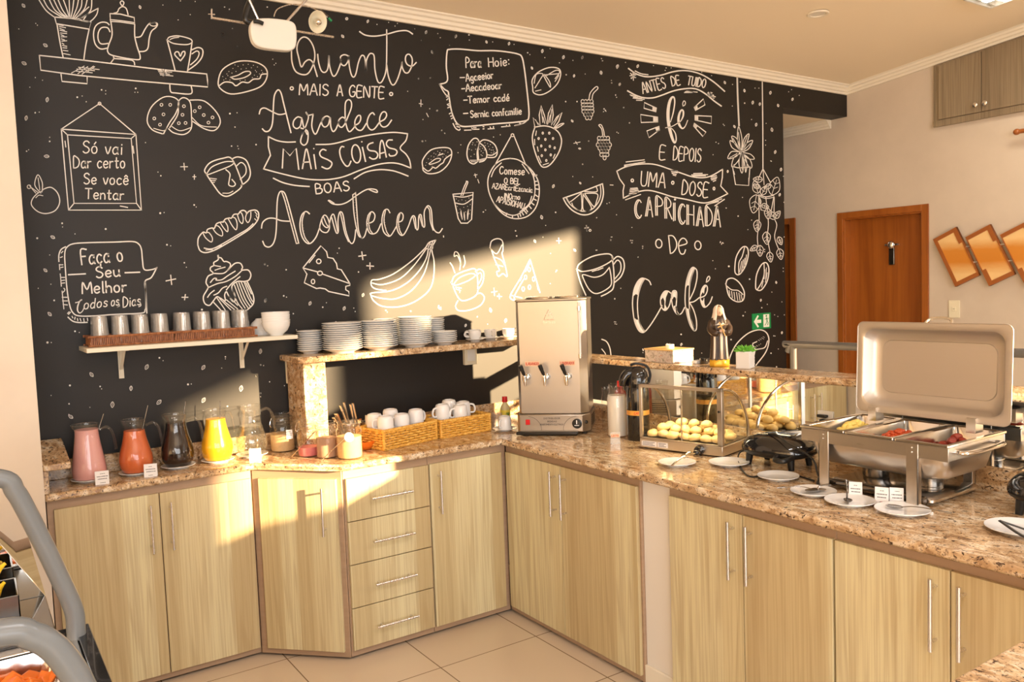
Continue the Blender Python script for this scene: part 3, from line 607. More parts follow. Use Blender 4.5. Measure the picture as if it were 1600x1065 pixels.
art('chalk_doughnut_drawing', 'white line drawing of a frosted doughnut beside the ceiling lamp')
m('b', "128,400 150,340 220,302 300,302 355,328 368,370 340,420 270,448 190,460 140,435", 2.2, 1); m('b', "135,418 160,402 195,405 215,420 245,402 275,405 300,388 330,385 340,365 366,362", 2.2); m('b', "190,378 225,368 255,352 280,350 285,362 255,380 210,388 190,378", 2, 1)
dots('b', "165,385 180,350 200,335 225,325 250,318 275,315 300,320 320,328 340,345 330,362 310,345 290,332 265,335 240,338 215,350 195,358 175,370 155,392 305,368 295,380 320,375 260,392 235,395 170,362 345,355 185,392 150,375 210,318 315,352", .8)

art('chalk_teacup_drawing', 'white line drawing of a tea mug with a tea bag string')
m('b', "68,850 62,830 90,795 150,775 195,778 240,880 243,910 220,935 175,960 140,950 105,905 68,850", 2.2); m('b', "75,845 100,815 160,792 203,793 190,810 130,835 75,855", 1.9, 1); m('b', "195,778 225,768 265,785 285,840 275,880 240,908", 2.2); m('b', "215,815 240,795 262,815 262,850 235,878", 1.9); m('b', "165,830 185,850 182,880 180,905 200,912 212,900 195,878", 1.9); lines('b', "88,872,120,876 92,882,115,884 98,892,110,892", 1.4); m('b', "150,945 180,945 200,935", 1.5)

art('chalk_lettering_quanto', 'white script lettering Quanto at the top of the central saying')
m('Q', "340,235 345,350 380,440 450,472 505,455 550,370 565,280 545,190 500,125 450,112 410,150 392,220 410,310 435,398 470,350 510,328 545,355 570,430 588,490", 2.4); m('Q', "592,275 600,350 625,430 660,450 690,410 700,285 705,380 730,470 755,485 785,440 815,350 812,300 850,280 890,300 880,350 850,385 820,370 812,320", 2.3); m('Q', "890,290 895,380 915,470 938,495 960,460 985,350 1015,288 1045,310 1057,430", 2.3); m('Q', "1057,430 1060,340 1085,280 1110,268 1135,295 1142,420 1165,525 1190,552 1220,520 1250,420 1256,200 1255,40", 2.3); m('Q', "1256,380 1270,480 1300,560 1330,565 1365,500 1395,400 1402,350 1405,400 1430,450 1465,450 1495,390 1500,320 1475,278 1445,285 1435,330 1455,375 1500,390 1540,355", 2.3); m('Q', "995,58 1050,92 1140,102 1250,85 1360,55 1450,50 1505,82", 2.4)
art('chalk_lettering_mais_a_gente', 'white capital lettering mais a gente')
text('Q', 'MAIS', 415, 665, 695, 672, 105, 2.2); text('Q', 'A', 778, 676, 832, 676, 105, 2.2); text('Q', 'GENTE', 895, 682, 1228, 700, 108, 2.2); ring('Q', 343, 604, 15, 15, 2.2); ring('Q', 1298, 658, 15, 15, 2.2)
art('chalk_lettering_agradece', 'white script lettering Agradece')
m('Q', "30,850 45,805 85,793 150,825 220,855 285,845", 2.3); m('Q', "60,992 90,1018 130,1005 158,930 168,740 180,660 212,618 240,650 265,750 310,930 335,1030", 2.4); m('Q', "440,890 400,878 362,915 358,965 390,990 425,965 440,895 455,965 490,1046", 2.3); m('R', "430,0 490,25 500,80 490,140 460,165 430,140 435,90 470,0", 2.3); m('Q', "443,1046 480,960 503,880 480,832", 2.2); m('Q', "480,838 500,862 548,852", 2.2); m('Q', "548,852 535,960 555,1030 580,1035 620,940 650,890", 2.3); m('Q', "715,890 680,870 640,895 632,945 660,975 695,950 712,885 718,970 740,1018 770,990 795,920", 2.3); m('Q', "858,900 830,880 795,910 793,955 820,978 850,950 885,870 915,790 915,735 890,712 862,735 855,800 860,920 880,1000 905,1018 950,970", 2.3); m('Q', "945,960 985,940 1005,900 1000,865 975,870 950,920 955,975 985,1005 1020,1000 1060,940", 2.3); m('Q', "1138,858 1120,838 1090,860 1068,920 1075,970 1105,1002 1140,990 1185,930", 2.3); m('Q', "1190,925 1235,900 1255,860 1240,830 1210,838 1188,890 1195,950 1225,975 1265,960 1302,908", 2.3)
art('chalk_ribbon_mais_coisas', 'white ribbon banner drawing lettered mais coisas')
m('R', "118,82 200,120 290,135 378,133", 2.3); m('R', "575,158 700,156 800,138 950,95 1150,58 1320,42 1456,55", 2.3); m('R', "1456,55 1440,120 1385,192 1440,250 1475,310 1488,385", 2.2); m('R', "1488,385 1380,345 1280,335 1150,355 1000,405 850,465 720,492 600,498 450,485 250,440 72,393", 2.3); m('R', "72,393 138,262 118,180 118,82", 2.3, 0, 0); m('R', "165,482 260,525 380,552 512,562", 2.3); m('R', "942,488 1050,425 1180,400 1300,408 1380,430 1462,462", 2.3)
m('R', "252,385 262,198 325,265 385,195 410,398", 2.4, 0, 0); m('R', "445,390 462,290 478,208 495,225 530,392", 2.4); lines('R', "452,330,515,325 556,255,575,392", 2.4); dot('R', 555, 198, 1.5); m('R', "672,215 640,205 612,235 625,275 690,305 728,335 715,375 680,392 632,372", 2.4)
m('R', "845,182 820,180 803,225 820,300 860,360 890,362 912,318", 2.4); ring('R', 962, 248, 42, 88, 2.4, -.12, 20); lines('R', "1022,185,1052,322", 2.4); dot('R', 1016, 132, 1.5); m('R', "1125,140 1085,155 1070,185 1090,215 1145,225 1170,255 1155,290 1120,298 1090,282", 2.4); m('R', "1190,290 1190,180 1205,120 1225,150 1252,280", 2.4); lines('R', "1195,245,1240,232", 2.4); m('R', "1310,115 1270,118 1252,155 1280,190 1335,205 1355,230 1335,262 1290,268 1278,250", 2.4)
art('chalk_lettering_boas', 'white capital lettering boas')
text('R', 'BOAS', 578, 632, 900, 600, 92, 2.2)
art('chalk_lettering_acontecem', 'white script lettering Acontecem with stippled thick strokes')
m('S', "45,408 55,360 95,328 150,325 210,345 288,350", 2.2); m('S', "55,515 75,555 115,562 150,520 168,420 175,200 190,120 212,100 240,120 270,210 310,360 355,532", 2.2); m('S', "215,110 240,180 280,330 335,535", 1.9); lines('S', "335,535,355,532", 2)
m('S', "445,288 415,268 380,300 365,380 380,470 415,525 455,532 500,480 530,400", 2.2); m('S', "405,272 385,340 388,420 410,490 440,528", 1.8); m('S', "545,335 530,400 550,435 590,442 612,400 600,330 572,298 548,330 560,380 600,400 625,310 650,300 680,435", 2); m('S', "560,310 580,360 600,395", 1.7); m('S', "630,320 665,440 685,435 682,350 690,290 705,270 725,300 745,420 775,510 800,535 820,500 830,420", 2); m('S', "700,275 720,360 740,450 770,520", 1.8); m('S', "805,130 825,118 830,130 848,380 860,450 880,490 905,470 925,400", 2); m('S', "805,130 815,280 835,400 855,470 885,492", 1.9); m('S', "605,180 640,205 700,210 760,190 830,140 900,95 950,80 1000,88 1010,108 985,105 940,85", 2.1); m('S', "600,180 610,175 650,200", 1.7)
m('S', "925,370 975,350 990,300 965,270 935,300 922,370 940,440 975,455 1010,435 1040,370", 2); m('S', "955,280 938,340 945,410 970,450", 1.7); m('S', "1115,280 1095,250 1065,265 1048,340 1060,430 1095,470 1125,465 1170,390", 2); m('S', "1080,252 1065,340 1085,430 1110,470", 1.7); m('S', "1170,360 1215,345 1225,300 1205,278 1180,310 1172,390 1190,450 1225,465 1265,400 1300,310 1325,320 1335,412 1350,408 1355,310 1375,300 1390,390 1405,385 1400,280 1420,230 1440,222 1460,260 1470,380 1490,430 1525,445 1552,410", 2); m('S', "1200,282 1185,350 1195,420 1215,460", 1.7); m('S', "1308,315 1328,410", 1.7); m('S', "1360,300 1385,390", 1.7); m('S', "1425,230 1445,260 1452,350 1475,425", 1.7)
for q in ("240,150 330,515", "378,320 405,490", "715,300 770,510", "818,150 850,450", "930,300 950,435", "1058,280 1085,440", "1178,310 1200,440"):
    a, b = _pts('S', q)
    for i in range(15): dot('O', a[0] + (b[0] - a[0]) * i / 14 + (.6 if i % 2 else -.4), a[1] + (b[1] - a[1]) * i / 14, .45)

art('chalk_speech_bubble_faca_o_seu_melhor', 'white speech bubble lettered Faca o seu melhor todos os dias')
m('Z', "1060,915 1050,700 1040,565 1110,520 1170,412", 2.4, 0, 1); m('Z', "1175,410 1120,432 1032,432 1012,330 1000,210 970,150 900,122 700,128 400,135 240,148 170,190 150,260 155,400 175,650 205,830 240,910 300,945 450,948 700,930 1000,915 1040,880 1050,820 1042,570", 2.2); m('Z', "160,180 110,210 85,270 85,345", 2.2); m('Z', "185,960 240,1005 310,1020 400,1018", 2.2)
lines('Z', "90,375,95,435 95,380,130,380 105,410,132,405 100,480,112,618 105,520,150,520 105,555,150,550 110,585,150,580 120,670,140,870 125,690,150,665 120,740,175,740 125,780,180,780 130,820,180,825 140,640,152,655 180,920,200,900 190,930,215,905 240,970,230,950 260,985,265,960 295,1000,290,975 330,1005,320,975 365,1010,360,975 405,1000,400,970 100,300,125,290 110,250,130,230", 1.7)
text('Z', 'Faça', 340, 380, 650, 352, 165, 2.6); text('Z', 'o', 740, 345, 800, 335, 160, 2.6); text('Z', 'Seu', 500, 525, 765, 505, 120, 2.5); lines('Z', "190,490,380,480 818,468,982,462", 2.5); text('Z', 'Melhor', 345, 700, 838, 678, 125, 2.6)
mw('Z', "268,800,1.6 300,792,1.6 340,768,1.6 322,775,1.6 296,830,2.2 292,885,2.2 315,914,1.8 345,895,1.5 365,855,1.4")
text('Z', 'odos', 362, 872, 622, 842, 105, 1.9, .22); text('Z', 'os', 664, 838, 750, 826, 100, 1.9, .22); text('Z', 'Dias', 798, 852, 992, 822, 108, 1.9, .16)
m('Z', "745,795 755,835 730,850 745,845", 1.5); m('Z', "985,790 995,830 970,845", 1.5)

art('chalk_baguette_drawing', 'white line drawing of a slashed bread loaf')
m('Y', "50,350 55,290 95,240 125,245 135,215 175,202 195,205 215,165 255,150 275,150 290,125 325,115 345,115 365,85 395,80 405,80 425,55 450,48 470,58 480,75 500,55 550,45 580,65 582,110 560,155 500,215 400,280 300,340 200,395 120,418 70,400 50,350", 2.2, 1)
for q in ("95,245 120,290 168,325 178,290 150,245 125,242", "180,205 215,250 262,272 265,235 235,190 205,180", "245,152 275,200 310,235 312,190 290,150 272,140", "315,118 350,180 385,218 395,170 380,120 350,105", "395,80 415,140 440,163 448,120 435,75 420,65", "480,70 468,120 490,155 512,115 515,62"): m('Y', q, 1.7)
m('Y', "105,378 170,385 250,350 400,262 480,215 535,165", 1.8); lines('Y', "120,395,180,392 200,380,260,355 550,60,570,85 560,90,572,115 548,120,562,135", 1.4)
art('chalk_cupcake_drawing', 'white line drawing of a cupcake with swirled frosting')
m('Y', "228,440 235,460 255,465 278,495 300,495 330,510 335,535 310,575 370,515 420,510 442,545 435,570 490,570 515,610 500,655 460,670 400,670 355,700 350,740 375,790 375,840 355,845 320,795 300,760 285,790 290,840 245,815 215,805 180,850 150,880 110,860 100,800 140,725 122,680 140,625 185,600 160,570 165,545 190,530 190,505 215,490 230,475 225,445", 2.2); m('Y', "185,600 270,600 310,575", 2); m('Y', "140,725 220,690 300,670 380,625 435,575", 2); m('Y', "160,680 190,645 215,645 210,658 260,655 320,615 378,580", 2); m('Y', "135,810 160,775 195,748", 2); m('Y', "190,790 230,770 265,730 305,712", 2); m('Y', "300,745 345,690 420,628", 2); m('Y', "200,572 240,558 290,545", 1.8); m('Y', "190,530 250,540", 1.8)
m('Y', "190,855 260,930", 2); m('Y', "485,675 535,790 538,860 500,905 470,925", 2.2)
for q in ("215,810 290,920", "240,820 340,920", "275,840 370,915", "300,830 400,912", "350,735 395,850 440,910", "370,700 420,830 465,905", "390,685 440,820 490,900", "410,680 465,820 510,890", "430,675 490,810 525,870", "455,675 510,810 535,850", "470,680 520,780", "320,800 400,880"): m('Y', q, 1.8)

art('chalk_cheese_drawing', 'white line drawing of a cheese wedge with holes')
m('f', "342,325 445,198 478,232 485,265 515,270 535,300 540,330 562,335 612,415 612,425 588,430 588,450 605,460 608,485 490,460 470,445 440,440 420,443 350,410 365,360 342,325", 2.1, 1, 0); m('f', "342,325 425,347", 2); m('f', "455,360 612,415", 2); ring('f', 440, 355, 14, 12, 2); ring('f', 433, 287, 13, 13, 2); ring('f', 400, 403, 10, 13, 1.8); lines('f', "378,295,412,252", 1.8)
art('chalk_banana_drawing', 'white line drawing of a bunch of bananas')
m('f', "1105,165 1065,180 1040,215 960,290 860,360 780,390 738,395 735,425 760,445 820,455", 2.1); m('f', "1105,165 1082,215 1095,290 1090,390 1060,460 980,520 890,548 800,545 750,515 732,480 740,468 850,455 940,410 1010,340 1050,270 1062,215", 2.1); m('f', "735,410 800,420 900,385 980,310 1050,215", 2); m('f', "738,485 800,500 880,500 970,450 1040,350 1075,220", 2); m('f', "1060,185 1085,195 1082,218 1045,212", 1.8); lines('f', "1072,180,1060,210 1088,172,1072,212", 1.6)
art('chalk_coffee_cup_drawing', 'white line drawing of a steaming coffee cup on a saucer')
m('g', "90,360 110,320 180,290 225,290 235,380 225,430 160,460 125,440 90,360", 2.1, 1); m('g', "98,375 130,335 190,310 222,318 190,345 130,370 98,375", 1.8, 1); m('g', "222,300 245,285 268,305 262,360 235,400", 2); m('g', "225,320 250,305 255,335 235,375", 1.8); m('g', "125,460 112,490 130,515 190,512 250,485 272,445 255,420 235,420", 2); m('g', "82,250 95,270 108,305", 2); m('g', "135,290 138,250 122,210 105,215 108,190 125,195 138,230 140,265", 1.7); m('g', "155,275 165,250 158,210", 1.8); lines('g', "112,385,145,390 115,395,140,405 130,385,135,415", 1.5)
art('chalk_drumstick_drawing')
m('g', "303,165 312,130 345,116 372,130 375,180 370,200 385,255 398,325 375,310 350,325 340,300 355,290 330,235 315,190 303,165", 2, 1); m('g', "305,170 340,200 370,150", 1.7); m('g', "320,215 365,235 385,265", 1.7); m('g', "335,260 375,270", 1.7)
art('chalk_pizza_drawing')
m('g', "525,230 580,415", 2.1); m('g', "525,230 475,330 418,425 420,450 440,455 440,430 490,340", 2.1); m('g', "420,430 480,445", 1.8)
for q in ((520,287),(500,330),(487,395),(522,385),(545,340)): ring('g', q[0], q[1], 7, 12, 1.7)
lines('g', "525,250,500,300 470,350,480,330 562,360,570,400", 1.5)
art('chalk_large_mug_drawing', 'white line drawing of a wide cup right of the sunlit patch')
m('g', "785,285 800,255 870,215 950,200 980,212 975,240 900,280 820,298 785,285", 2.2, 1); m('g', "785,290 805,360 835,430", 2.2); m('g', "980,215 990,300 988,385 960,415 920,435", 2.2); m('g', "985,235 1010,215 1040,230 1048,275 1030,325 995,358", 2.2); m('g', "988,260 1010,235 1028,255 1025,300 990,345", 2); m('g', "965,275 975,330 970,380 900,420 855,400 820,335 822,315 880,330 930,315 965,275", 2); lines('g', "870,298,895,290 900,290,930,278", 1.8)
art('chalk_coffee_shop_bubble', 'white speech bubble with a four line list beginning Para Hoje')
m('X', "50,468 110,455 140,430 145,380 130,250 140,80 170,55 300,52 500,70 700,70 850,85 980,110 1030,150 1060,300 1090,550 1110,750 1110,860 1080,900 950,920 700,940 450,965 330,970 270,945 230,890 190,780 160,600 150,555 110,530 50,468", 2.5); m('X', "50,470 90,545 125,595", 2); m('X', "210,935 240,990 280,1015 295,1000", 2); m('X', "950,955 1040,935 1090,900", 1.8)
lines('X', "130,600,160,605 130,620,165,615 135,655,150,640 140,710,175,695 145,750,170,740 150,720,180,725 165,820,200,800 180,850,210,840 190,880,205,870 240,940,290,960 255,970,290,980 345,1015,425,1012 430,985,445,1005 440,1005,520,1003 450,985,485,985 565,970,578,975 565,1000,580,998 625,1000,700,995 650,975,660,995 690,970,690,995 785,975,890,965 845,955,850,970 880,945,885,965 940,960,1000,950 1000,930,1030,940", 1.8)
text('X', 'Para', 365, 272, 545, 268, 118, 2); text('X', 'Hoie:', 635, 262, 880, 245, 105, 2); text('X', '-', 295, 412, 348, 410, 60, 2); text('X', 'Agaeeior', 365, 435, 690, 398, 85, 1.9); text('X', '-', 315, 545, 352, 542, 60, 2); text('X', 'Aeaadeoar', 365, 555, 790, 520, 85, 1.9); text('X', '-', 337, 680, 380, 678, 60, 2); text('X', 'Temor cadé', 390, 695, 880, 665, 82, 1.9); text('X', '-', 335, 838, 388, 835, 60, 2); text('X', 'Sernia confamilie', 420, 865, 1025, 825, 80, 1.8)
art('chalk_bread_roll_drawing', 'white line drawing of an oval loaf with a cross cut')
m('c', "660,330 658,290 690,250 750,225 800,232 810,265 790,315 745,355 700,372 665,360", 2, 1); m('c', "672,335 700,290 715,260 680,262 668,310", 1.6); m('c', "715,262 735,300 755,332 750,300 722,262", 1.7); m('c', "735,268 785,240 805,250 780,285", 1.6); m('c', "722,265 800,258", 1.6); lines('c', "675,352,705,345 780,300,800,268", 1.5)
art('chalk_strawberry_drawing', 'white line drawing of a large strawberry')
m('c', "672,545 658,600 670,670 700,745 725,760 760,740 800,680 815,620 800,575 765,548 720,538 672,545", 2.1, 1); m('c', "672,545 662,495 700,535 695,480 705,430 722,480 735,530 745,470 765,425 770,480 760,535 790,490 817,467 800,515 775,548", 1.9, 0, 0); m('c', "780,550 805,530 828,525 800,545 775,555", 1.8); lines('c', "706,450,715,520 762,450,752,520 800,485,772,535 675,505,690,532 715,490,725,525 740,530,755,480", 1.3)
for q in ((714,577),(749,577),(692,606),(728,611),(769,606),(706,646),(752,648),(728,667),(778,656),(709,698),(757,694),(733,724)): ring('c', q[0], q[1], 4, 6, 1.4, 0, 8)
lines('c', "680,565,676,590 670,610,671,640 685,650,690,675 690,700,705,735 780,690,770,712 745,738,715,748", 1.6)
art('chalk_small_doughnut_drawing')
m('c', "70,760 70,720 110,670 165,655 215,660 225,695 205,745 160,785 105,795 75,780", 2, 1); m('c', "72,762 95,780 110,775 125,760 140,765 165,745 180,735 190,715 222,692", 1.9); m('c', "105,740 140,715 165,715 155,730 110,745 105,740", 1.6, 1); m('c', "155,695 178,688", 2); dots('c', "90,735 100,715 115,700 130,685 150,675 170,670 190,672 205,680 195,700 178,705 150,700 130,705 115,720 120,755 85,750 140,690 160,685 185,690", .7)
art('chalk_cookie_trio_drawing')
m('A', "185,360 140,390 90,365 65,290 80,190 130,120 175,115 200,155 195,180 185,250 190,330 185,360", 2, 1); m('A', "200,160 245,195 275,250 280,310 250,355 200,370", 2); m('A', "205,155 245,128 310,140 370,185 395,260 370,315 290,320", 2); m('A', "285,290 340,295 390,262", 1.7); m('A', "195,180 175,260 180,350", 1.6)
dots('A', "125,180 155,185 115,240 145,285 108,308 130,160 175,150 90,230 160,230 215,200 235,220 220,250 240,270 218,290 255,240 205,230 260,160 290,170 320,180 345,210 330,240 350,240 310,230 360,260 300,200 330,270 350,275 265,190 230,300", .8); lines('A', "100,350,180,350 110,365,170,368 195,345,260,330 200,355,250,345", 1.2)
art('chalk_round_sign_drawing', 'white round hanging sign drawing with five lines of small lettering')
m('A', "370,400 548,82", 1.9); m('A', "575,82 700,390", 1.9); ring('A', 560, 78, 16, 16, 1.7, 0, 8); m('A', "535,330 450,345 370,400 305,510 292,620 320,740 390,865 490,955 600,985 720,960 810,870 848,740 845,600 800,500 720,410 620,345 535,330", 2, 1); m('A', "720,410 785,520 805,650 790,760 720,860 620,935 540,945 440,900 360,820", 1.9); m('A', "330,530 365,450 440,378", 1.7); m('A', "665,390 740,495", 1.7); m('A', "770,740 735,830 640,910", 1.7); lines('A', "785,495,800,525 800,520,825,510 808,580,842,575 812,620,845,615 808,660,842,665 800,720,835,745 790,770,820,785 765,810,795,835 740,845,765,875 705,880,725,910 660,910,680,945 615,935,625,970 560,945,560,980 500,925,490,950 690,900,715,930 640,925,650,960", 2)
text('A', 'Comese', 420, 498, 690, 510, 80, 1.8); text('A', 'O BEL', 470, 600, 640, 610, 58, 1.7); text('A', 'AZAREartEzanaia', 338, 655, 775, 700, 55, 1.5); text('A', 'INOrno', 470, 765, 640, 778, 58, 1.6); text('A', 'APAISIOHAU', 385, 800, 680, 880, 62, 1.5)
art('chalk_drink_glass_drawing')
m('c', "232,905 260,1035 275,1060 310,1060 332,1040 340,895 232,905", 2, 0, 0); m('c', "275,912 290,870 305,838", 1.7); m('c', "285,912 300,872 312,840 303,835", 1.7); m('c', "238,915 290,920 338,908", 1.7); m('c', "240,950 290,958 335,930", 1.7); mw('c', "282,1040,1 276,1010,2.2 275,990,.6"); mw('c', "310,1040,1 312,1010,2.4 315,985,.6"); mw('c', "295,1045,1 293,1020,2 292,1000,.6"); dots('c', "250,930 262,940 280,935 300,940 318,925 255,970 270,985 290,975 310,970 325,960 262,1005 325,990 300,1000 320,1010", .7)
art('chalk_orange_slice_drawing', 'white line drawing of a citrus half slice')
m('A', "1112,762 1320,690 1538,605", 2.2); m('A', "1112,762 1150,830 1220,900 1320,942 1420,925 1510,840 1548,720 1538,605", 2.2); m('A', "1140,755 1180,820 1250,880 1330,905 1420,885 1490,810 1520,720 1515,620", 1.8); m('A', "1150,755 1165,790 1190,800 1310,705", 1.7); m('A', "1205,815 1230,860 1310,890 1308,712", 1.7); m('A', "1328,712 1330,890 1420,870 1328,720", 1.7); m('A', "1345,712 1440,850 1475,790 1480,715 1345,710", 1.7); m('A', "1345,690 1475,692 1472,640", 1.7)
def grapes(K, x, y, pat, r, stem, slope):
    for j, n in enumerate(pat):
        for i in range(n): ring(K, x + (i - (n - 1) / 2) * r * 1.9 + slope * j, y + j * r * 2.05, r, r * 1.35, 1.3, 0, 9)
    m(K, stem, 1.6)
art('chalk_grapes_drawing', 'white line drawing of a grape bunch, the upper of two')
grapes('c', 952, 408, (4,4,4,4,3,2), 8.5, "962,395 970,360 1000,328 1010,338 985,365 978,398", 1.5)
art('chalk_lower_grapes_drawing', 'white line drawing of a grape bunch, the lower of two')
grapes('c', 1040, 605, (4,4,5,4,3,3,1), 8.5, "1036,590 1030,555 1015,535 1028,533 1040,560 1045,590", 1)
art('chalk_ribbon_antes_de_tudo', 'white wavy ribbon drawing lettered antes de tudo')
m('U', "240,52 330,115 430,148 520,150 640,130 760,95 880,78 1000,90 1120,130 1250,210 1385,325", 2.4); m('U', "230,318 320,368 420,400 530,402 640,370 760,325 880,298 1000,290 1080,310 1170,365 1260,440 1345,500", 2.4); m('U', "320,82 390,115 475,128", 1.8); lines('U', "260,365,330,385 270,375,350,395 295,405,430,420 335,430,405,432 300,395,400,410 905,340,1000,338 930,322,1060,335 915,330,1020,328 1180,345,1250,370 1195,360,1275,390 1190,335,1240,400 1220,335,1250,410 1180,370,1260,405 1235,340,1210,390 258,140,330,130 265,110,325,165 295,95,300,195 320,105,275,175 270,165,330,160", 1.6)
text('U', 'ANTES', 415, 352, 690, 285, 130, 2, 0, 0); text('U', 'DE', 762, 262, 858, 245, 110, 2); text('U', 'TUIDO', 935, 245, 1150, 285, 105, 2)
art('chalk_lettering_fe', 'white brush lettering fe with radiating strokes')
mw('U', "680,758,1.2 760,740,1.4 830,700,1.4 860,680,1.6 890,620,2.6 893,565,2.8 875,545,2.4 850,580,3.4 835,650,4 845,720,4 880,765,2.6 915,740,1.6 945,668,1.2"); mw('U', "740,690,1.4 770,590,2 790,470,2.2 785,405,2.6 760,395,3.4 730,450,4.6 712,560,5.2 715,680,5.2 735,790,5 765,890,4.4 790,935,3 808,900,2 800,830,1.8 770,780,1.4 745,760,1.2"); m('U', "890,500 885,470 900,438 918,455 912,485 890,500", 1.6)
for q in ("430,458 575,525 570,568 425,525", "385,600 590,632 592,688 392,695", "460,795 608,740 610,782 485,875", "1132,415 1020,518 1035,552 1150,485", "1028,612 1228,622 1225,708 1030,665", "1020,702 1015,735 1125,860 1162,810"): m('U', q, 1.9, 1, 0)
for q in ("528,508 575,525 570,568 524,550", "535,628 590,632 592,688 535,690", "560,765 608,740 610,782 580,815", "1055,485 1020,518 1035,552 1065,525", "1028,612 1070,614 1070,672 1030,665", "1020,702 1015,735 1045,765 1062,740"): fill('U', q)
art('chalk_lettering_e_depois', 'white capital lettering e depois')
text('V', 'E', 475, 168, 525, 172, 125, 1.9); text('V', 'DEPOIS', 600, 176, 855, 196, 122, 1.9)
art('chalk_ribbon_uma_dose', 'white ribbon banner drawing lettered uma dose')
m('V', "80,280 150,245 250,220 360,212 450,222 560,258 680,300 780,332 880,340 960,320 1058,262", 2.1); m('V', "140,530 200,500 300,465 380,458 470,478 600,518 720,540 860,572 940,565 1020,530 1105,488", 2.1); m('V', "80,280 105,350 148,410 138,460 140,530", 2, 0, 0); m('V', "1058,262 1055,340 1040,418 1105,488", 2, 0, 0)
text('V', 'UMA', 298, 415, 525, 435, 135, 2); text('V', 'DOSE', 680, 495, 920, 520, 130, 2); ring('V', 223, 366, 11, 14, 1.9); ring('V', 597, 387, 11, 14, 1.9); ring('V', 978, 441, 8, 13, 1.8)
lines('V', "165,195,335,175 150,225,340,195 150,235,200,228 205,440,270,435 200,455,275,445 200,470,280,458 195,488,275,472 160,545,300,495 190,500,260,485 580,270,640,280 585,285,640,295 590,300,630,310 600,315,625,322 790,302,870,300 770,315,920,312 780,325,900,322 950,335,1000,320 950,350,1005,335 955,362,1000,348 970,375,995,365 905,592,1050,535 985,600,1075,540 940,580,1020,560", 1.7); 
art('chalk_lettering_caprichada', 'white double stroke lettering caprichada')
for i, (ch, x, y, h) in enumerate((('C', 245, 712, 170), ('A', 345, 695, 178), ('P', 440, 688, 172), ('R', 525, 715, 185), ('I', 604, 735, 165), ('C', 648, 765, 185), ('H', 728, 772, 182), ('A', 815, 785, 178), ('D', 898, 782, 172), ('A', 972, 788, 190))):
    wd = {'I': 10}.get(ch, 66)
    gw, gs = glyph(ch)
    for st in gs: _ribbon(_smooth(_pts('V', [(x + gx / gw * wd if ch != 'I' else x, y - gy * h + gx / gw * 8) for gx, gy in st]), 0, 4), 1.9, False)
    st = gs[0]
    if ch in 'C': P = [(x + gx / gw * wd + 14, y - gy * h * .94 - 6) for gx, gy in st[2:7]]
    elif ch == 'A': P = [(x + 14, y), (x + 14 + .28 / gw * wd * .9, y - h * .93)]
    else: P = [(x + 15, y), (x + 13, y - h * .98)]
    _ribbon(_smooth(_pts('V', P), 0, 4) if len(P) > 2 else _pts('V', P), 1.8, False)
ring('V', 618, 541, 6, 6, 1.6)
art('chalk_lettering_de', 'white lettering de between two small rings')
m('V', "558,875 575,1040", 2); m('V', "558,875 600,880 630,930 630,985 600,1030 575,1040", 2); m('V', "655,970 725,948 715,910 685,900 655,935 652,990 670,1040 700,1042 715,1005", 2); ring('V', 468, 949, 29, 40, 2, -.1, 20); ring('V', 829, 965, 29, 40, 2, -.1, 20)
art('chalk_lettering_cafe', 'white brush lettering Cafe with filled thick strokes')
m('T', "262,460 240,415 190,390 150,390 110,430 75,510 60,610 58,700 75,840 110,940 150,985 195,978 260,900 330,790 385,690", 2); m('T', "190,395 150,470 120,580 112,700 125,840 160,930 195,975", 1.9); fill('T', "190,393 150,390 110,430 78,510 66,585 95,562 118,575 130,530 155,460"); fill('T', "70,820 85,870 110,940 150,988 195,975 160,930 128,840 105,848")
m('T', "485,555 450,530 410,535 375,590 368,660 390,725 425,742 465,690 485,610", 2); fill('T', "455,535 410,535 378,585 372,630 395,600 412,640 410,720 392,728 425,745 440,720 420,680 428,600"); m('T', "490,560 510,525 545,540 545,640 540,720 560,785 600,775 635,710", 2); m('T', "490,560 492,640 510,720 545,780 580,788", 1.9); fill('T', "490,560 512,524 546,545 545,640 532,600 515,590 502,620 495,620"); fill('T', "512,700 545,782 575,786 552,745 545,700 525,690")
m('T', "690,625 740,520 770,400 772,310 750,275 720,268 690,310 660,400 645,500 640,640 655,760 690,890 735,965 765,950 765,850 735,740 695,665", 2); m('T', "745,280 710,380 690,480 685,600 688,720 705,840 750,965", 1.8); fill('T', "745,275 720,266 690,310 660,400 648,500 665,465 690,470 712,380"); fill('T', "643,700 655,760 690,890 735,968 755,962 715,870 690,720 668,725"); m('T', "690,655 740,645 800,600", 2)
m('T', "815,600 860,580 885,530 885,480 860,465 830,500 812,570 815,640 840,700 870,705 915,660 942,592", 2); fill('T', "862,465 832,500 815,580 835,540 850,560 858,500 880,470"); fill('T', "815,620 840,700 870,706 855,670 852,600 835,640"); m('T', "875,432 885,385 905,365 915,385 900,415 875,432", 1.8)
art('chalk_hanging_plant_drawing', 'white line drawing of a spiky plant in a hung pot')
m('W', "119,0 122,120 130,290", 2.2); m('W', "123,0 126,120 134,292", 1.2)
m('W', "92,530 110,640 188,645 195,540", 1.7, 0, 0); m('W', "92,530 130,540 198,535", 1.6)
for q in ("140,440 122,370 128,295 148,365 145,440", "138,440 100,390 88,352 120,370 142,435", "135,445 90,420 78,378 115,405 138,440", "130,445 85,445 65,485 110,475 135,450", "150,440 160,370 190,338 180,385 155,435", "155,445 190,425 212,378 175,395 152,440", "158,450 200,460 222,487 185,485 155,455", "145,455 130,510 148,572 158,520 150,455", "150,455 165,520 170,568 178,510 155,455", "140,455 100,480 88,535 125,500 142,458", "155,455 195,490 208,530 195,540 165,490"): m('W', q, 1.4)
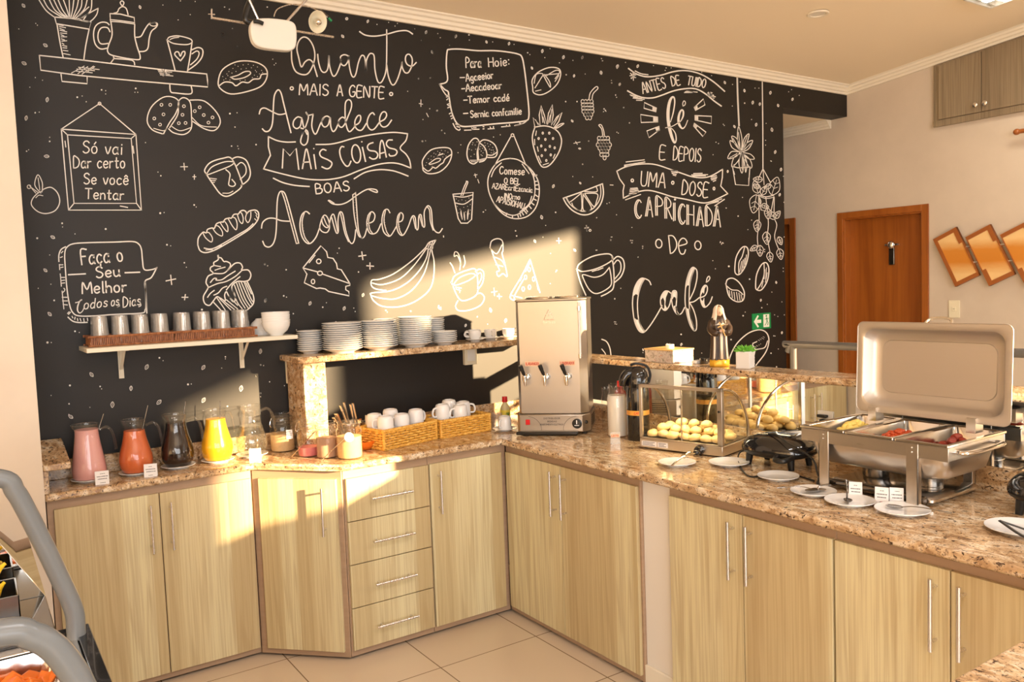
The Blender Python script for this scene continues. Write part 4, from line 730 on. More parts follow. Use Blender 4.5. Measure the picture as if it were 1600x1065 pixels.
lines('W', "128,330,138,420 95,365,135,430 180,350,152,425 200,395,160,435 75,480,120,455 150,470,150,550 100,560,105,580 188,600,188,635 102,520,95,540", 1.1)
for i in range(10): dot('W', 145 + 9 * math.cos(i * 2.4) * (i / 10), 443 + 11 * math.sin(i * 2.4) * (i / 10), .8)
art('chalk_trailing_plant_drawing', 'white line drawing of a hung pot with trailing leafy vines')
m('W', "269,28 272,300 273,545", 1.9); m('W', "273,545 248,600", 1.4); m('W', "273,545 318,628", 1.4); m('W', "273,545 280,640", 1.3); m('W', "250,700 262,790 320,805 338,710", 1.5, 0, 0); m('W', "250,700 290,712 338,702", 1.6); m('W', "252,708 290,722 336,715", 1.2)
def leaf(K, x, y, L, a, wd=.30, w=1.2):
    ca, sa = math.cos(a), math.sin(a)
    P = [(0, 0), (.3, wd), (.7, wd * .75), (1, 0), (.7, -wd * .75), (.3, -wd)]
    m(K, [(x + L * (p * ca - q * sa), y + L * (p * sa + q * ca)) for p, q in P], w, 1)
    lines(K, "%f,%f,%f,%f" % (x, y, x + L * .85 * ca, y + L * .85 * sa), w * .8)
    for t in (.35, .6):
        for s in (1, -1):
            lines(K, "%f,%f,%f,%f" % (x + L * t * ca, y + L * t * sa, x + L * ((t + .15) * ca - s * wd * .6 * sa), y + L * ((t + .15) * sa + s * wd * .6 * ca)), w * .7)
for q in ((270,610,55,3.2),(245,690,75,-1.9),(235,700,110,1.75),(265,700,60,-1.1),(325,700,110,-1.25),(320,640,45,2.6),(265,760,45,.3),(300,780,65,1.5),(340,840,55,-.9),(345,845,60,-2.2),(240,850,70,1.6),(292,920,75,1.5),(365,950,50,1.2),(240,1005,50,2.6),(255,1000,65,1.55),(310,1040,60,1.4),(370,1020,65,1.4),(250,660,40,-2.6)): leaf('W', *q)
m('W', "247,700 250,850 240,950 245,1010", 1.3); m('W', "290,715 305,860 300,950 315,1040", 1.3); m('W', "340,715 340,830 355,880 342,950 365,1020", 1.3)
art('chalk_coffee_bean_drawing', 'white line drawing of three coffee beans')
m('h', "820,190 830,120 865,65 895,65 903,110 885,180 850,230 825,225", 2, 1); m('h', "880,65 865,120 845,160 845,228", 1.7); m('h', "948,300 955,230 985,170 1015,160 1030,200 1020,270 985,325 955,325", 2, 1); m('h', "1000,165 1000,230 985,280 960,322", 1.7); m('h', "765,290 775,262 810,255 850,285 878,340 870,390 830,398 785,365 765,290", 2, 1); m('h', "768,300 800,325 840,330 870,355", 1.7)
lines('h', "862,150,850,215 872,140,862,205 882,130,874,190 892,110,884,170 868,180,860,222 1005,200,1000,260 1015,190,1010,260 1020,220,1008,280 995,270,985,310 785,330,790,360 800,335,805,375 815,340,820,385 830,340,838,392 845,345,852,392 858,355,866,388", 1.3)
art('chalk_sign_doughnut_drawing', 'white line drawing of a doughnut behind the potted succulent')
m('h', "780,800 790,740 830,660 900,595 970,572 1015,590 1030,640 1010,710 950,790", 2); m('h', "1022,640 1005,680 970,690 945,690 930,660 955,645", 1.8); m('h', "945,700 935,740 915,740", 1.7)
for i in range(46):
    a = (i * .618) % 1; b = (i * .3719) % 1
    dot('h', 830 + 175 * a, 735 - 105 * a - 40 * b + 18, .7)
art('chalk_hidden_loop_drawing')
m('h', "0,630 30,645 50,685 58,740", 2); m('h', "0,690 20,715 28,738", 1.6)

art('chalk_specks', 'white painted dots, sparks and tiny leaves scattered over the black wall')
dots('a', "92,142 175,115 183,124 797,25 872,98 931,72 955,8 1100,35 1122,47 173,380 208,393 146,427 378,476,1.8 402,470 422,498 497,440,1.6 517,444 517,460 664,433,1.8 660,452 674,452 172,552,1.6 192,549 243,672 243,692,1.6 130,740,1.4 140,733 712,698 787,860,1.4 773,842 784,1043,2 803,1040 950,1003,1.6 960,1013 1133,715,1.4 1163,715 1167,728 1253,708,1.6 1150,622,1.3 1125,556,1.8 1160,552 1137,140 1160,227,1.4 883,5 1210,35")
dots('b', "368,35,1.4 183,45 158,35 198,140 220,227,1.3 395,290 410,310 402,318 757,92 962,110 993,128 1005,115 905,120 1122,198 1090,142 1203,165 1214,185 1260,222 1108,385,1.5 1166,381,1.5 1055,447 1130,585 1163,532 1200,541,1.6 1222,638,1.4 1237,653 1126,691,1.6 1143,689 1213,748")
dots('c', "27,18 62,80 150,43 165,65 214,106 318,50,1.5 320,78 445,88 560,101 633,146,1.4 645,156 753,124 725,172 804,200 840,264,1.4 942,260 876,187 1030,178 1036,189 1158,198 837,408,1.5 898,408,1.4 1083,295 1085,308 1148,440 1180,521 960,620 928,744,1.4 1112,572 1120,577 1050,455,1.4 1040,462 875,810 982,812 783,1002,1.6 1004,1030 146,457,1.6 110,281,1.6 47,286,1.4 171,563,1.3 187,577 68,621,1.8 84,618 274,640 259,682 450,598 486,586 1105,372,1.2 395,1000,1.4 407,990 1072,950")
dots('d', "131,38 136,50 257,58 402,75 463,100 468,87 494,87 653,109 704,127 813,173 930,192 950,192 876,270,1.4 853,160 812,285 183,152 184,165 247,293,1.4 277,373,1.3 65,467,1.4 35,588 145,300,1.4 155,312 205,230 210,240 765,380 770,386 727,473 740,480 712,538 912,355 988,375 985,463 985,488 1012,570 1015,572 865,760 780,815,1.2 842,857,1.4 912,878 893,927 160,792 172,787 290,916 106,866 180,981,1.6 182,966 283,985 293,985 290,995 210,850 750,990 758,998 765,998 345,1015 345,1025 1080,785 1078,650 980,1030 980,1042 1082,965 1105,211 1160,230 1120,200")
dots('e', "304,90,1.8 306,108 182,163,2 517,118,2 367,142 243,245 187,408 265,467,1.8 367,618,1.8 388,624 232,673,2.2 251,673 342,883,2 490,888,1.5 497,900 250,932 338,973,1.6 337,1025 440,990 817,195,1.8 835,200 902,283,1.5 912,305 988,512,2 780,748,1.8 798,762 1085,798 1103,743,1.5 1103,753 1255,836,1.6 1275,782,1.5 1290,785 1275,921,1.8 1275,938 1296,290,2 1310,297 920,878,2 936,876 1113,985,1.4 249,388")
dots('f', "124,302,1.6 139,313 246,335,1.5 232,485,1.6 248,492 287,587,1.4 550,212,1.4 540,240 661,348,1.5 477,524 456,550,1.6 634,555 642,575 305,680 818,568,1.6 826,578 961,573,1.6 100,881,1.6 116,885 75,944,1.8 151,978,1.2 297,1031,1.8 98,1043,1.6 236,1000")
dots('g', "445,73,1.4 451,101,1.5 639,198 637,365 673,292,1.5 668,300 233,549,1.4 170,597 896,180 973,125,1.5 980,107 1082,126 1093,126 1088,139 1150,160,1.4 612,43 597,108 891,180 1125,218 1153,735,1.4 1152,748 995,450,1.4 1000,578 1005,590 290,590 390,565")
dots('h', "55,20,1.5 178,22,1.6 190,22 188,36 252,58,1.5 252,70 223,125 684,146 700,196 783,181,1.8 911,260,1.5 1118,192 1118,212 986,436,1.4 1020,415 884,463 871,485,1.6 797,632,1.6 1060,609,1.2 1068,610 1043,716,1.4 253,692,1.4 253,712 489,600,1.6 402,657 616,715 730,35 738,45 745,35 117,317 80,378 82,535 78,523 1077,800,1.5 1088,690 1110,400 1065,480 1085,490 1125,480 1048,340 1128,645")
for s in ("a,115,28,22,.9", "a,685,35,18,1.2", "a,222,222,24,.6", "a,118,310,26,.5", "a,231,488,24,-1.4", "a,128,578,24,-1.4", "a,228,765,26,.1", "b,860,105,16,-1.2", "b,737,178,18,.9", "b,1145,158,18,-1.2", "b,1175,255,18,1.2", "b,1290,178,16,-1.2", "c,88,37,18,-1.2", "c,247,58,20,-1.2", "c,121,142,18,1.2", "c,533,97,18,-1.3", "c,712,137,20,-1.4", "c,825,170,20,-1.3", "c,926,172,18,-1.2", "c,1028,252,20,1.3", "c,1117,218,18,-1.4", "c,882,270,16,-1.4", "c,656,228,16,1.1", "c,872,512,16,.9", "c,1128,315,16,-1.3", "c,412,88,16,1.2", "c,771,862,20,-1.2", "c,708,1028,22,1.3", "c,912,660,14,.2", "c,915,845,14,.9", "d,32,33,18,-1.3", "d,214,80,22,-1.4", "d,129,112,20,1.3", "d,320,78,18,-1.2", "d,226,172,16,-1.2", "d,875,205,16,1.4", "d,773,163,16,1.2", "d,1010,216,18,-1.4", "d,918,267,18,-1.4", "d,936,382,18,-1.4", "d,1018,408,20,1.4", "d,1035,524,18,-1.3", "d,1065,615,18,-1.4", "d,1058,746,16,-1.2", "d,823,392,16,1.1", "d,1050,282,16,1.3", "d,955,275,16,-1.4", "d,1125,250,16,-1.3", "d,788,625,14,-1.5", "e,258,158,24,.5", "e,222,320,22,.7", "e,243,534,24,.8", "e,448,830,26,.9", "e,550,977,30,-1.5", "e,346,1036,26,.6", "e,641,897,24,-1.5", "e,718,793,28,-1.1", "e,778,965,30,-.8", "e,995,795,26,-1", "e,996,955,28,-1", "e,1180,898,30,-1.4", "e,1275,717,24,-1.3", "e,1300,467,22,-1.2", "f,129,510,24,-1.2", "f,383,528,24,-1.2", "f,579,557,24,-1.2", "f,687,480,22,-1.2", "f,1128,553,26,1.1", "f,98,803,28,-1.3", "f,530,643,24,-1.4", "g,22,497,26,1.2", "g,306,512,26,1.3", "g,552,130,20,1.1", "g,773,180,18,.8", "g,390,570,24,-1.4", "g,168,597,18,-1.2", "h,1075,280,16,1.4", "h,1110,590,16,-1.4", "h,490,662,18,-1.2", "h,980,390,16,-1.4"):
    K, x, y, L, a = s.split(','); x, y, L, a = float(x), float(y), float(L) * .9, float(a)
    ca, sa = math.cos(a), math.sin(a); h = L * 1.05
    P = [(-.5, 0), (-.1, .26), (.2, .24), (.5, 0), (.2, -.24), (-.1, -.26)]
    m(K, [(x + h * (p * ca - q * sa), y + h * (p * sa + q * ca)) for p, q in P], 1.0, 1)
    lines(K, "%f,%f,%f,%f" % (x - .2 * h * ca, y - .2 * h * sa, x + .35 * h * ca, y + .35 * h * sa), .7)
lines('a', "1034,50,1034,92 1020,70,1050,70 900,798,903,832 883,816,918,816 951,855,951,878 943,865,959,865", 1.5)
lines('e', "835,343,840,390 812,372,860,362 907,438,903,465 890,452,920,452", 1.9)
lines('f', "680,232,686,278 662,258,704,252 727,295,727,332 708,312,748,315 98,790,104,800", 2)
lines('g', "325,390,328,432 312,413,342,408 353,422,355,450 342,435,368,437 684,112,686,142 672,128,697,128 838,42,840,72 828,58,850,56 45,100,46,108", 1.7)
lines('d', "52,905,56,935 45,918,65,915", 1.5)
lines('c', "350,795,355,815 345,803,362,800 365,825,372,845 60,398,60,435 50,418,70,422 90,470,100,490 880,632,915,625 890,622,900,638 1075,855,1092,856", 1.3)
for q in (('a',1090,168),('b',757,92),('b',150,168),('g',858,70)): ring(q[0], q[1], q[2], 6, 6, 1.3, 0, 8)

for nm, (lab, V, F) in MUR.items():
    me = bpy.data.meshes.new(nm); me.from_pydata(V, [], F); me.update()
    o = bpy.data.objects.new(nm, me); col.objects.link(o); me.materials.append(MAT['chalk_paint']); o.parent = wall_back
    if lab: o['label'] = lab
    if nm == 'chalk_specks': o['kind'] = 'stuff'
# ------------------------------------------------------------- small helpers for things
def text3(mb, st, o, ux, uy, W_, H, r):       # flat lettering in the plane of ux, uy starting at o
    o, ux, uy = Vector(o), Vector(ux).normalized(), Vector(uy).normalized(); gap = .17
    tot = sum(glyph(c)[0] + gap for c in st) - gap; sx = W_ / tot; pos = 0
    for c in st:
        gw, gs = glyph(c)
        for s in gs:
            P = [o + ux * ((pos + x) * sx) + uy * (y * H) for x, y in s]
            for a, b in zip(P, P[1:]):
                d = (b - a)
                if d.length < 1e-6: continue
                d.normalize(); n = ux.cross(uy); q = n.cross(d) * r; e = d * r
                mb.quad(a - e + q, a - e - q, b + e - q, b + e + q)
        pos += gw + gap
    return mb
def plate_prof(r, h, foot=.55, t=.0035):
    return [(0, .003), (r * foot * .9, .003), (r * foot * .92, 0), (r * foot, 0), (r * foot * 1.05, .004), (r * .8, h * .55), (r, h), (r * .995, h + t * .6), (r * .78, h * .62 + t), (r * foot * 1.02, .006 + t * .5), (r * foot * .9, .0065), (0, .0065)]
def make_plate(name, label, cat, r, h, loc, group=None, foot=.55, n=40):
    o = MB().lathe(plate_prof(r, h, foot), n).build(name, 'porcelain', None, smooth=50); o.location = loc
    return tag(o, label, cat, group)

# ------------------------------------------------------------- white shelf with trays of tumblers and bowls
sh = thing('wall_shelf', 'cream wall shelf on two metal brackets holding trays of tumblers', 'shelf', (1.27, -.12, 1.394))
wb(MB().box(.845, 1.699, -.253, -.001, 1.394, 1.412), 'shelf_board', 'shelf_cream', sh, bevel=.002)
for bx in (1.0, 1.513):
    b = MB().box(bx - .010, bx + .010, -.006, -.0008, 1.262, 1.3935).box(bx - .010, bx + .010, -.17, -.006, 1.3885, 1.3935)
    b.box(bx - .0035, bx + .0035, -.012, -.006, 1.275, 1.389); b.tube([(bx, -.008, 1.30), (bx, -.12, 1.389)], .006, 8, flat=.5)
    for z in (1.272, 1.285): b.lathe([(0, 0), (.003, 0), (.003, .002), (0, .002)], 8, (bx, -.007, z))
    wb(b, 'bracket', 'shelf_cream', sh)
ZS = 1.4121
def make_tray(label, loc, L, D):
    root = thing('wicker_tray', label, 'tray', loc, 0, 'brown wicker trays on the wall shelf')
    wv = MB(); H = .040; x0, x1, y0, y1 = -L/2, L/2, -D/2, D/2
    per = [((x0, y0), (x1, y0)), ((x1, y0), (x1, y1)), ((x1, y1), (x0, y1)), ((x0, y1), (x0, y0))]
    for a, b in per:
        a, b = Vector((*a, 0)), Vector((*b, 0)); n = int((b - a).length / .0068); out = Vector((b - a).normalized().cross(Vector((0, 0, 1))))
        for i in range(n):
            p = a.lerp(b, (i + .5) / n); s = .0022 if i % 2 else -.0006
            wv.tube([p + Vector((0, 0, .003)), p + out * s + Vector((0, 0, H * .35)), p - out * (s * .4) + Vector((0, 0, H * .65)), p + Vector((0, 0, H))], .0032, 5)
    wv.build('woven_side', 'brown_wicker', root)
    rim = MB()
    for z, r in ((.004, .0045), (H, .0055)):
        c = .012; rim.tube(cr([(x0 + c, y0, z), (x1 - c, y0, z), (x1, y0 + c, z), (x1, y1 - c, z), (x1 - c, y1, z), (x0 + c, y1, z), (x0, y1 - c, z), (x0, y0 + c, z)], 4, True), r, 7, closed=True)
    rim.build('rim', 'brown_wicker', root); MB().box(x0, x1, y0, y1, .001, .005).build('tray_base', 'brown_wicker', root)
    return root
tr = make_tray('brown wicker tray of tumblers at the outer end of the wall shelf', (1.029, -.0975, ZS), .312, .152)
again(tr, 'brown wicker tray of tumblers next to the white bowls', (1.3635, -.0905, ZS), .0, scale=(1.07, 1, 1))
tg = MB().shell([(.0, .117), (.026, .117), (.0275, .112), (.034, .004), (.035, 0), (.0325, .002), (.0255, .108), (0, .109)], 28).build('tumbler', 'tumbler_glass', None, smooth=35)
tg.location = (.92, -.135, ZS + .0055)
tag(tg, 'upturned clear tumbler', 'glass', 'upturned tumblers in the wicker trays')
first = True
for ti, (x0, dx, nm, ys) in enumerate(((.913, .0775, 'outer', (-.1355, -.0605)), (1.238, .0835, 'inner', (-.1285, -.0535)))):
    for row, y in enumerate(ys):
        for k in range(4):
            lab = 'upturned tumbler, %s from the left, %s row of the %s wicker tray' % (ORD[k], ('front', 'back')[row], nm)
            p = (x0 + k * dx + row * .004, y, ZS + .0055)
            if first: tg.location = p; tg['label'] = lab; first = False
            else: again(tg, lab, p, k * .4)
bw = MB().lathe([(0, .004), (.022, .004), (.024, 0), (.029, 0), (.031, .006), (.050, .022), (.060, .042), (.0635, .060), (.0615, .0605), (.057, .042), (.047, .025), (.028, .010), (0, .008)], 36).build('bowl', 'porcelain', None, smooth=50)
tag(bw, 'white porcelain bowl, lowest of the upright bowl stack on the wall shelf', 'bowl', 'white bowls at the end of the wall shelf')
bw.location = (1.624, -.184, ZS)
for k in range(1, 5): again(bw, 'white bowl, %s from the bottom in the upright stack on the wall shelf' % ORD[k], (1.624 + .001 * (k % 2), -.184, ZS + .0115 * k), k * .7)
for k in range(3): again(bw, 'upside-down white bowl, %s up in the stack behind the upright bowls' % ORD[k], (1.597, -.060, ZS + .055 + .011 * k), rot=(math.pi, 0, k), scale=(.9, .9, .9))

# ------------------------------------------------------------- stacks of plates and cups on the granite shelf
ZG = 1.3112
def stack(where, x, y, r, n, pitch, h, cat, name, src=None):
    for k in range(n):
        lab = 'white %s, %s up in the %s' % (cat, ORD[k], where)
        dx = .0012 * math.sin(k * 2.3 + x * 9); dy = .0012 * math.cos(k * 1.7 + y * 9)
        if k == 0: base = make_plate(name, lab, cat, r, h, (x, y, ZG), where)
        else: again(base, lab, (x + dx, y + dy, ZG + pitch * k), k * .5)
stack('far-left small stack on the granite shelf', 1.822, -.0665, .062, 10, .0100, .016, 'side plate', 'side_plate')
stack('large stack above the granite upright', 1.937, -.1870, .094, 13, .0100, .020, 'dinner plate', 'dinner_plate')
stack('small stack behind the first two large stacks', 2.032, -.0640, .060, 13, .0100, .016, 'side plate', 'side_plate')
stack('second large stack on the granite shelf', 2.126, -.1890, .091, 13, .0100, .020, 'dinner plate', 'dinner_plate')
stack('small stack behind the second and third large stacks', 2.221, -.0635, .060, 13, .0104, .016, 'side plate', 'side_plate')
stack('third large stack on the granite shelf', 2.318, -.1910, .087, 14, .0099, .020, 'dinner plate', 'dinner_plate')
stack('tall narrow stack right of the large plates', 2.500, -.0610, .056, 12, .0104, .015, 'side plate', 'side_plate')
stack('low front stack beside the coffee cups', 2.488, -.1880, .066, 6, .0098, .016, 'side plate', 'side_plate')
def make_cup(label, loc, group, r=.036, h=.056, mat='porcelain', saucer=False, hz=.5):
    root = thing('coffee_cup', label, 'cup', loc, 0, group)
    MB().lathe([(0, .004), (r * .56, .004), (r * .58, 0), (r * .64, 0), (r * .68, .004), (r * .93, h * .38), (r, h * .8), (r, h), (r * .93, h), (r * .92, h * .78), (r * .85, h * .40), (r * .6, .009), (0, .007)], 32).build('cup_body', mat, root, smooth=50)
    MB().tube(cr([(r * .93, 0, h * .82), (r * 1.35, 0, h * .84), (r * 1.62, 0, h * .66), (r * 1.5, 0, h * .42), (r * .93, 0, h * .34)], 6), r * .12, 8).build('handle', mat, root)
    return root
sc_pos = [(2.695, -.150, 741), (2.802, -.135, 764), (2.905, -.155, 786), (3.03, -.12, 804)]
cup0 = None
for i, (x, y, u) in enumerate(sc_pos):
    lab = 'white saucer under the %s coffee cup from the left on the granite shelf' % ORD[i]
    if i == 0: sau = make_plate('saucer', lab, 'saucer', .050, .011, (x, y, ZG), 'saucers on the granite shelf', .5)
    else: again(sau, lab, (x, y, ZG))
    lab = 'white coffee cup, %s from the left on the granite shelf' % ORD[i]
    if i == 0: cup0 = make_cup(lab, (x, y, ZG + .007), 'coffee cups on the granite shelf', .034, .048)
    else: again(cup0, lab, (x, y, ZG + .007), (2.6, -1.9, .4, 2.2)[i])
cup0.rotation_euler = (0, 0, 2.7)
again(sau, 'white saucer between and behind the two left coffee cups', (2.748, -.058, ZG)); again(cup0, 'white coffee cup standing behind the two left ones', (2.748, -.058, ZG + .007), 2.2)
# sockets, exit sign
s1 = thing('power_socket', 'cream power socket box on the black wall beside the granite upright', 'socket', (1.765, 0, 1.225))
MB().box(-.050, -.050 + .080, -.026, -.0006, -.056, .054).build('socket_box', 'cream_plastic', s1, bevel=.004)
MB().box(-.032, -.000, -.0285, -.0262, -.010, .008).build('socket_insert', 'white_plastic', s1, bevel=.0015)
text3(MB(), 'CIV', (-.028, -.0288, -.004), (1, 0, 0), (0, 0, 1), .022, .008, .0007).build('socket_print', 'ink', s1)
s2 = thing('power_socket', 'cream power socket box under the middle of the granite shelf', 'socket', (2.740, 0, 1.225))
MB().box(-.039, .039, -.028, -.0006, -.051, .050).build('socket_box', 'cream_plastic', s2, bevel=.004)
MB().box(-.024, .024, -.0305, -.0282, -.03, .03).build('socket_insert', 'white_plastic', s2, bevel=.002)
ex = thing('exit_sign', 'green emergency exit sign with arrow and running figure on the black wall', 'sign', (5.180, 0, 1.279))
MB().box(-.100, .100, -.005, -.0006, -.058, .055).build('sign_board', 'exit_green', ex)
MB().ngon([(-.085, -.0056, -.002), (-.045, -.0056, .042), (-.030, -.0056, .036), (-.052, -.0056, .010), (-.006, -.0056, .010), (-.006, -.0056, -.014), (-.052, -.0056, -.014), (-.030, -.0056, -.040), (-.045, -.0056, -.046)]).build('arrow', 'exit_white', ex)
MB().quad((.018, -.0056, -.047), (.082, -.0056, -.047), (.082, -.0056, .045), (.018, -.0056, .045)).build('figure_panel', 'exit_white', ex)
rm = MB(); rm.ball((.050, -.0062, .033), .0075, .0006, .0075, 10, 6)
for P, r in (([(.050, -.0062, .022), (.054, -.0062, -.004)], .006), ([(.054, -.0062, -.004), (.066, -.0062, -.014), (.062, -.0062, -.034)], .004), ([(.054, -.0062, -.004), (.046, -.0062, -.020), (.032, -.0062, -.034)], .004), ([(.050, -.0062, .018), (.064, -.0062, .010), (.072, -.0062, .016)], .003), ([(.050, -.0062, .018), (.040, -.0062, .008), (.030, -.0062, .012)], .003)): rm.tube(P, r, 6, flat=.1)
rm.build('running_figure', 'exit_green', ex)

# ------------------------------------------------------------- juice pitchers on saucers, with long stirrers and name cards
def make_pitcher(label, loc, fill, mat, s=1.0, rz=0.0, bulge=1.0, fm=None):
    root = thing('glass_pitcher', label, 'pitcher', loc, rz, 'glass pitchers in the drinks row')
    pr = [(.046, 0), (.055, .006), (.0640 * bulge, .026), (.0690 * bulge, .050), (.0665 * bulge, .076), (.0580, .108), (.0490, .142), (.0440, .170), (.0425, .190), (.0440, .203), (.0478, .212), (.0482, .226)]
    if bulge < 1: pr = [(.050, 0), (.060, .006), (.066, .024), (.0665, .042), (.062, .075), (.0555, .115), (.050, .150), (.0465, .180), (.0455, .198), (.0465, .208), (.0490, .214), (.0495, .226)]
    pr = [(r * s, z * s) for r, z in pr]
    V = []; F = []; n = 40
    for j, (r, z) in enumerate(pr):
        for i in range(n):
            a = 2 * math.pi * i / n; k = 1.0
            if j >= len(pr) - 3: k = 1 + (.02, .08, .16)[j - len(pr) + 3] * max(0, math.cos(a - math.pi)) ** 8
            V.append((r * k * math.cos(a), r * k * math.sin(a), z))
    for j in range(len(pr) - 1):
        for i in range(n): F.append((j*n+i, j*n+(i+1)%n, (j+1)*n+(i+1)%n, (j+1)*n+i))
    F.append(tuple(range(n - 1, -1, -1)))
    MB().add(V, F).build('glass_body', 'clear_glass', root, smooth=60)
    rimp = [Vector(V[(len(pr) - 1) * n + i]) for i in range(n)]
    MB().tube(rimp, .0022 * s, 6, closed=True).build('rim', 'clear_glass', root)
    MB().tube(cr([(.046 * s, 0, .196 * s), (.075 * s, 0, .205 * s), (.094 * s, 0, .185 * s), (.102 * s, 0, .150 * s), (.106 * s, 0, .108 * s)], 6), .0080 * s, 10, flat=.8).build('handle', 'clear_glass', root)
    L = [(0, .004)] + [(r - .0022, max(z, .004)) for r, z in pr if z <= fill * s]
    rf = L[-1][0]; 
    for (r0, z0), (r1, z1) in zip(pr, pr[1:]):
        if z0 <= fill * s <= z1: rf = r0 + (r1 - r0) * (fill * s - z0) / (z1 - z0) - .0022
    L += [(rf, fill * s), (0, fill * s)]
    MB().lathe(L, 36).build('drink', mat, root, smooth=50)
    return root
pit = [('pitcher of pink yogurt drink, first from the left', (.836, -.140), .205, 'strawberry_yogurt', 1.0, .92), ('pitcher of orange-red papaya juice beside the pink one', (1.013, -.142), .180, 'papaya_juice', .99, 1.0),
       ('pitcher of dark purple grape juice in the middle of the row', (1.180, -.132), .190, 'grape_juice', 1.0, 1.0), ('pitcher of bright yellow-orange juice', (1.347, -.130), .185, 'orange_juice', 1.0, 1.0),
       ('pitcher of clear water at the right end of the drinks row', (1.502, -.120), .135, 'water', 1.0, 1.02)]
for i, (lab, (x, y), fl, mt, s, bg_) in enumerate(pit):
    nm = lab.split('pitcher of ')[1]
    l2 = 'white saucer under the pitcher of ' + nm
    if i == 0: ps = make_plate('saucer', l2, 'saucer', .0705, .011, (x, y, ZC + .0003), 'saucers under the pitchers', .62)
    else: again(ps, l2, (x, y, ZC + .0003))
    make_pitcher(('glass ' + lab), (x, y, ZC + .0072), fl, mt, s, (.1, -.05, -.15, .5, -.15)[i], bg_)
def stirrer(label, a, b, group='long stirrers standing in the pitchers'):
    a, b = Vector(a), Vector(b); root = thing('stirring_spoon', label, 'spoon', a, 0, group); d = b - a
    MB().tube([(0, 0, 0), d], .0017, 8).build('stem', 'dark_steel', root)
    MB().ball((0, 0, 0), .009, .006, .013, 12, 8).build('spoon_bowl', 'handle_metal', root); return root
for i, (u, v, lab) in enumerate(((162, 646, 'thin metal stirrer leaning in the pink pitcher'), (231, 633, 'thin metal stirrer in the papaya juice pitcher'), (290, 627, 'thin metal stirrer in the grape juice pitcher'), (344, 626, 'thin metal stirrer in the yellow juice pitcher'))):
    x, y = pit[i][1]; e = on_y(u, v, y - .012); stirrer(lab, (x + .012, y - .012, ZC + .12), e)
def card(label, loc, rz, w=.050, h=.056, lines_=3, edge=False, tilt=.35):
    root = thing('name_card', label, 'card', loc, rz, 'small white name cards on the worktop')
    d = h * math.sin(tilt); hh = h * math.cos(tilt); t = .0012
    MB().add([(-w/2, -d/2 - t, 0), (w/2, -d/2 - t, 0), (w/2, d*.0 - t, hh), (-w/2, 0 - t, hh), (-w/2, -d/2, 0), (w/2, -d/2, 0), (w/2, 0, hh), (-w/2, 0, hh)], [(0,1,2,3),(7,6,5,4),(0,4,5,1),(1,5,6,2),(2,6,7,3),(3,7,4,0)]).build('card_front', 'card_white', root)
    MB().add([(-w/2, d/2, 0), (w/2, d/2, 0), (w/2, .0004, hh), (-w/2, .0004, hh), (-w/2, d/2 + t, 0), (w/2, d/2 + t, 0), (w/2, .0004 + t, hh), (-w/2, .0004 + t, hh)], [(0,1,2,3),(7,6,5,4),(0,4,5,1),(1,5,6,2),(2,6,7,3),(3,7,4,0)]).build('card_back', 'card_white', root)
    pr = MB(); rnd = random.Random(label)
    def P(x, z): return (x, -d/2 - t - .0004 + z / hh * d / 2, z)
    rows = [(.80, .25, .0009), (.60, .72, .0014), (.42, .62, .0014), (.14, .3, .001)][:lines_ + 1]
    for zf, wf, r in rows:
        xx = -w * wf / 2
        while xx < w * wf / 2:
            l = rnd.uniform(.002, .006); z = hh * zf; pr.quad(P(xx, z - r), P(min(xx + l, w * .45), z - r), P(min(xx + l, w * .45), z + r), P(xx, z + r)); xx += l + .0012
    pr.build('printed_lines', 'ink', root)
    if edge: MB().quad(P(-w * .08, .006), P(w * .08, .006), P(w * .08, .0095), P(-w * .08, .0095)).build('printed_mark', 'red_ink', root)
    return root
card('white name card in front of the pink pitcher', (.868, -.245, ZC + .0003), -.15)
card('white name card in front of the papaya juice pitcher', (1.050, -.240, ZC + .0003), -.3)
card('white name card in front of the water pitcher', (1.484, -.228, ZC + .0003), -.35)

# ------------------------------------------------------------- cereal jars, scoops, cutlery bucket, orange bowl
def make_jar(label, loc, r, h, mat, fill, lid=False, rz=0):
    root = thing('cereal_jar', label, 'jar', loc, rz, 'glass cereal jars')
    MB().shell([(0, .002), (r * .9, .002), (r, .012), (r, h * .72), (r * .96, h * .78), (r * .86, h * .82), (r * .86, h), (r * .90, h)], 36).build('glass_body', 'clear_glass', root, smooth=50)
    rg = MB()
    for z in (h * .83, h * .90, h * .99): rg.tube([(r * .89 * math.cos(i * math.pi / 16), r * .89 * math.sin(i * math.pi / 16), z) for i in range(32)], .0022, 6, closed=True)
    rg.build('neck_rings', 'clear_glass', root)
    MB().lathe([(0, .005), (r * .9, .005), (r * .95, .013), (r * .95, h * fill), (r * .5, h * fill + .003), (0, h * fill + .001)], 32).build('contents', mat, root, smooth=50)
    if lid:
        MB().lathe([(r * .90, h + .001), (r * .95, h + .004), (r * .95, h + .013), (r * .82, h + .018), (0, h + .018)], 32).build('lid', 'clear_glass', root, smooth=50)
        MB().tube(cr([(-r * .97, 0, h), (-r * 1.1, 0, h * .9), (-r * 1.15, 0, h * .8), (-r * 1.02, 0, h * .74)], 5), .0016, 6).build('wire_clip', 'chrome', root)
    return root
make_jar('tall clip-top glass jar half full of oat flakes', (1.652, -.098, ZC + .0003), .056, .160, 'oat_flakes', .50, True, .3)
make_jar('clip-top glass jar with a little pink cereal', (1.702, -.304, ZC + .0003), .047, .152, 'pink_cereal', .28, True, -.5)
make_jar('open glass jar of pale brown cocoa powder', (1.754, -.394, ZC + .0003), .046, .158, 'cocoa_powder', .56)
make_jar('front glass jar of speckled granola under the round scoop', (1.826, -.478, ZC + .0003), .056, .162, 'granola', .60)
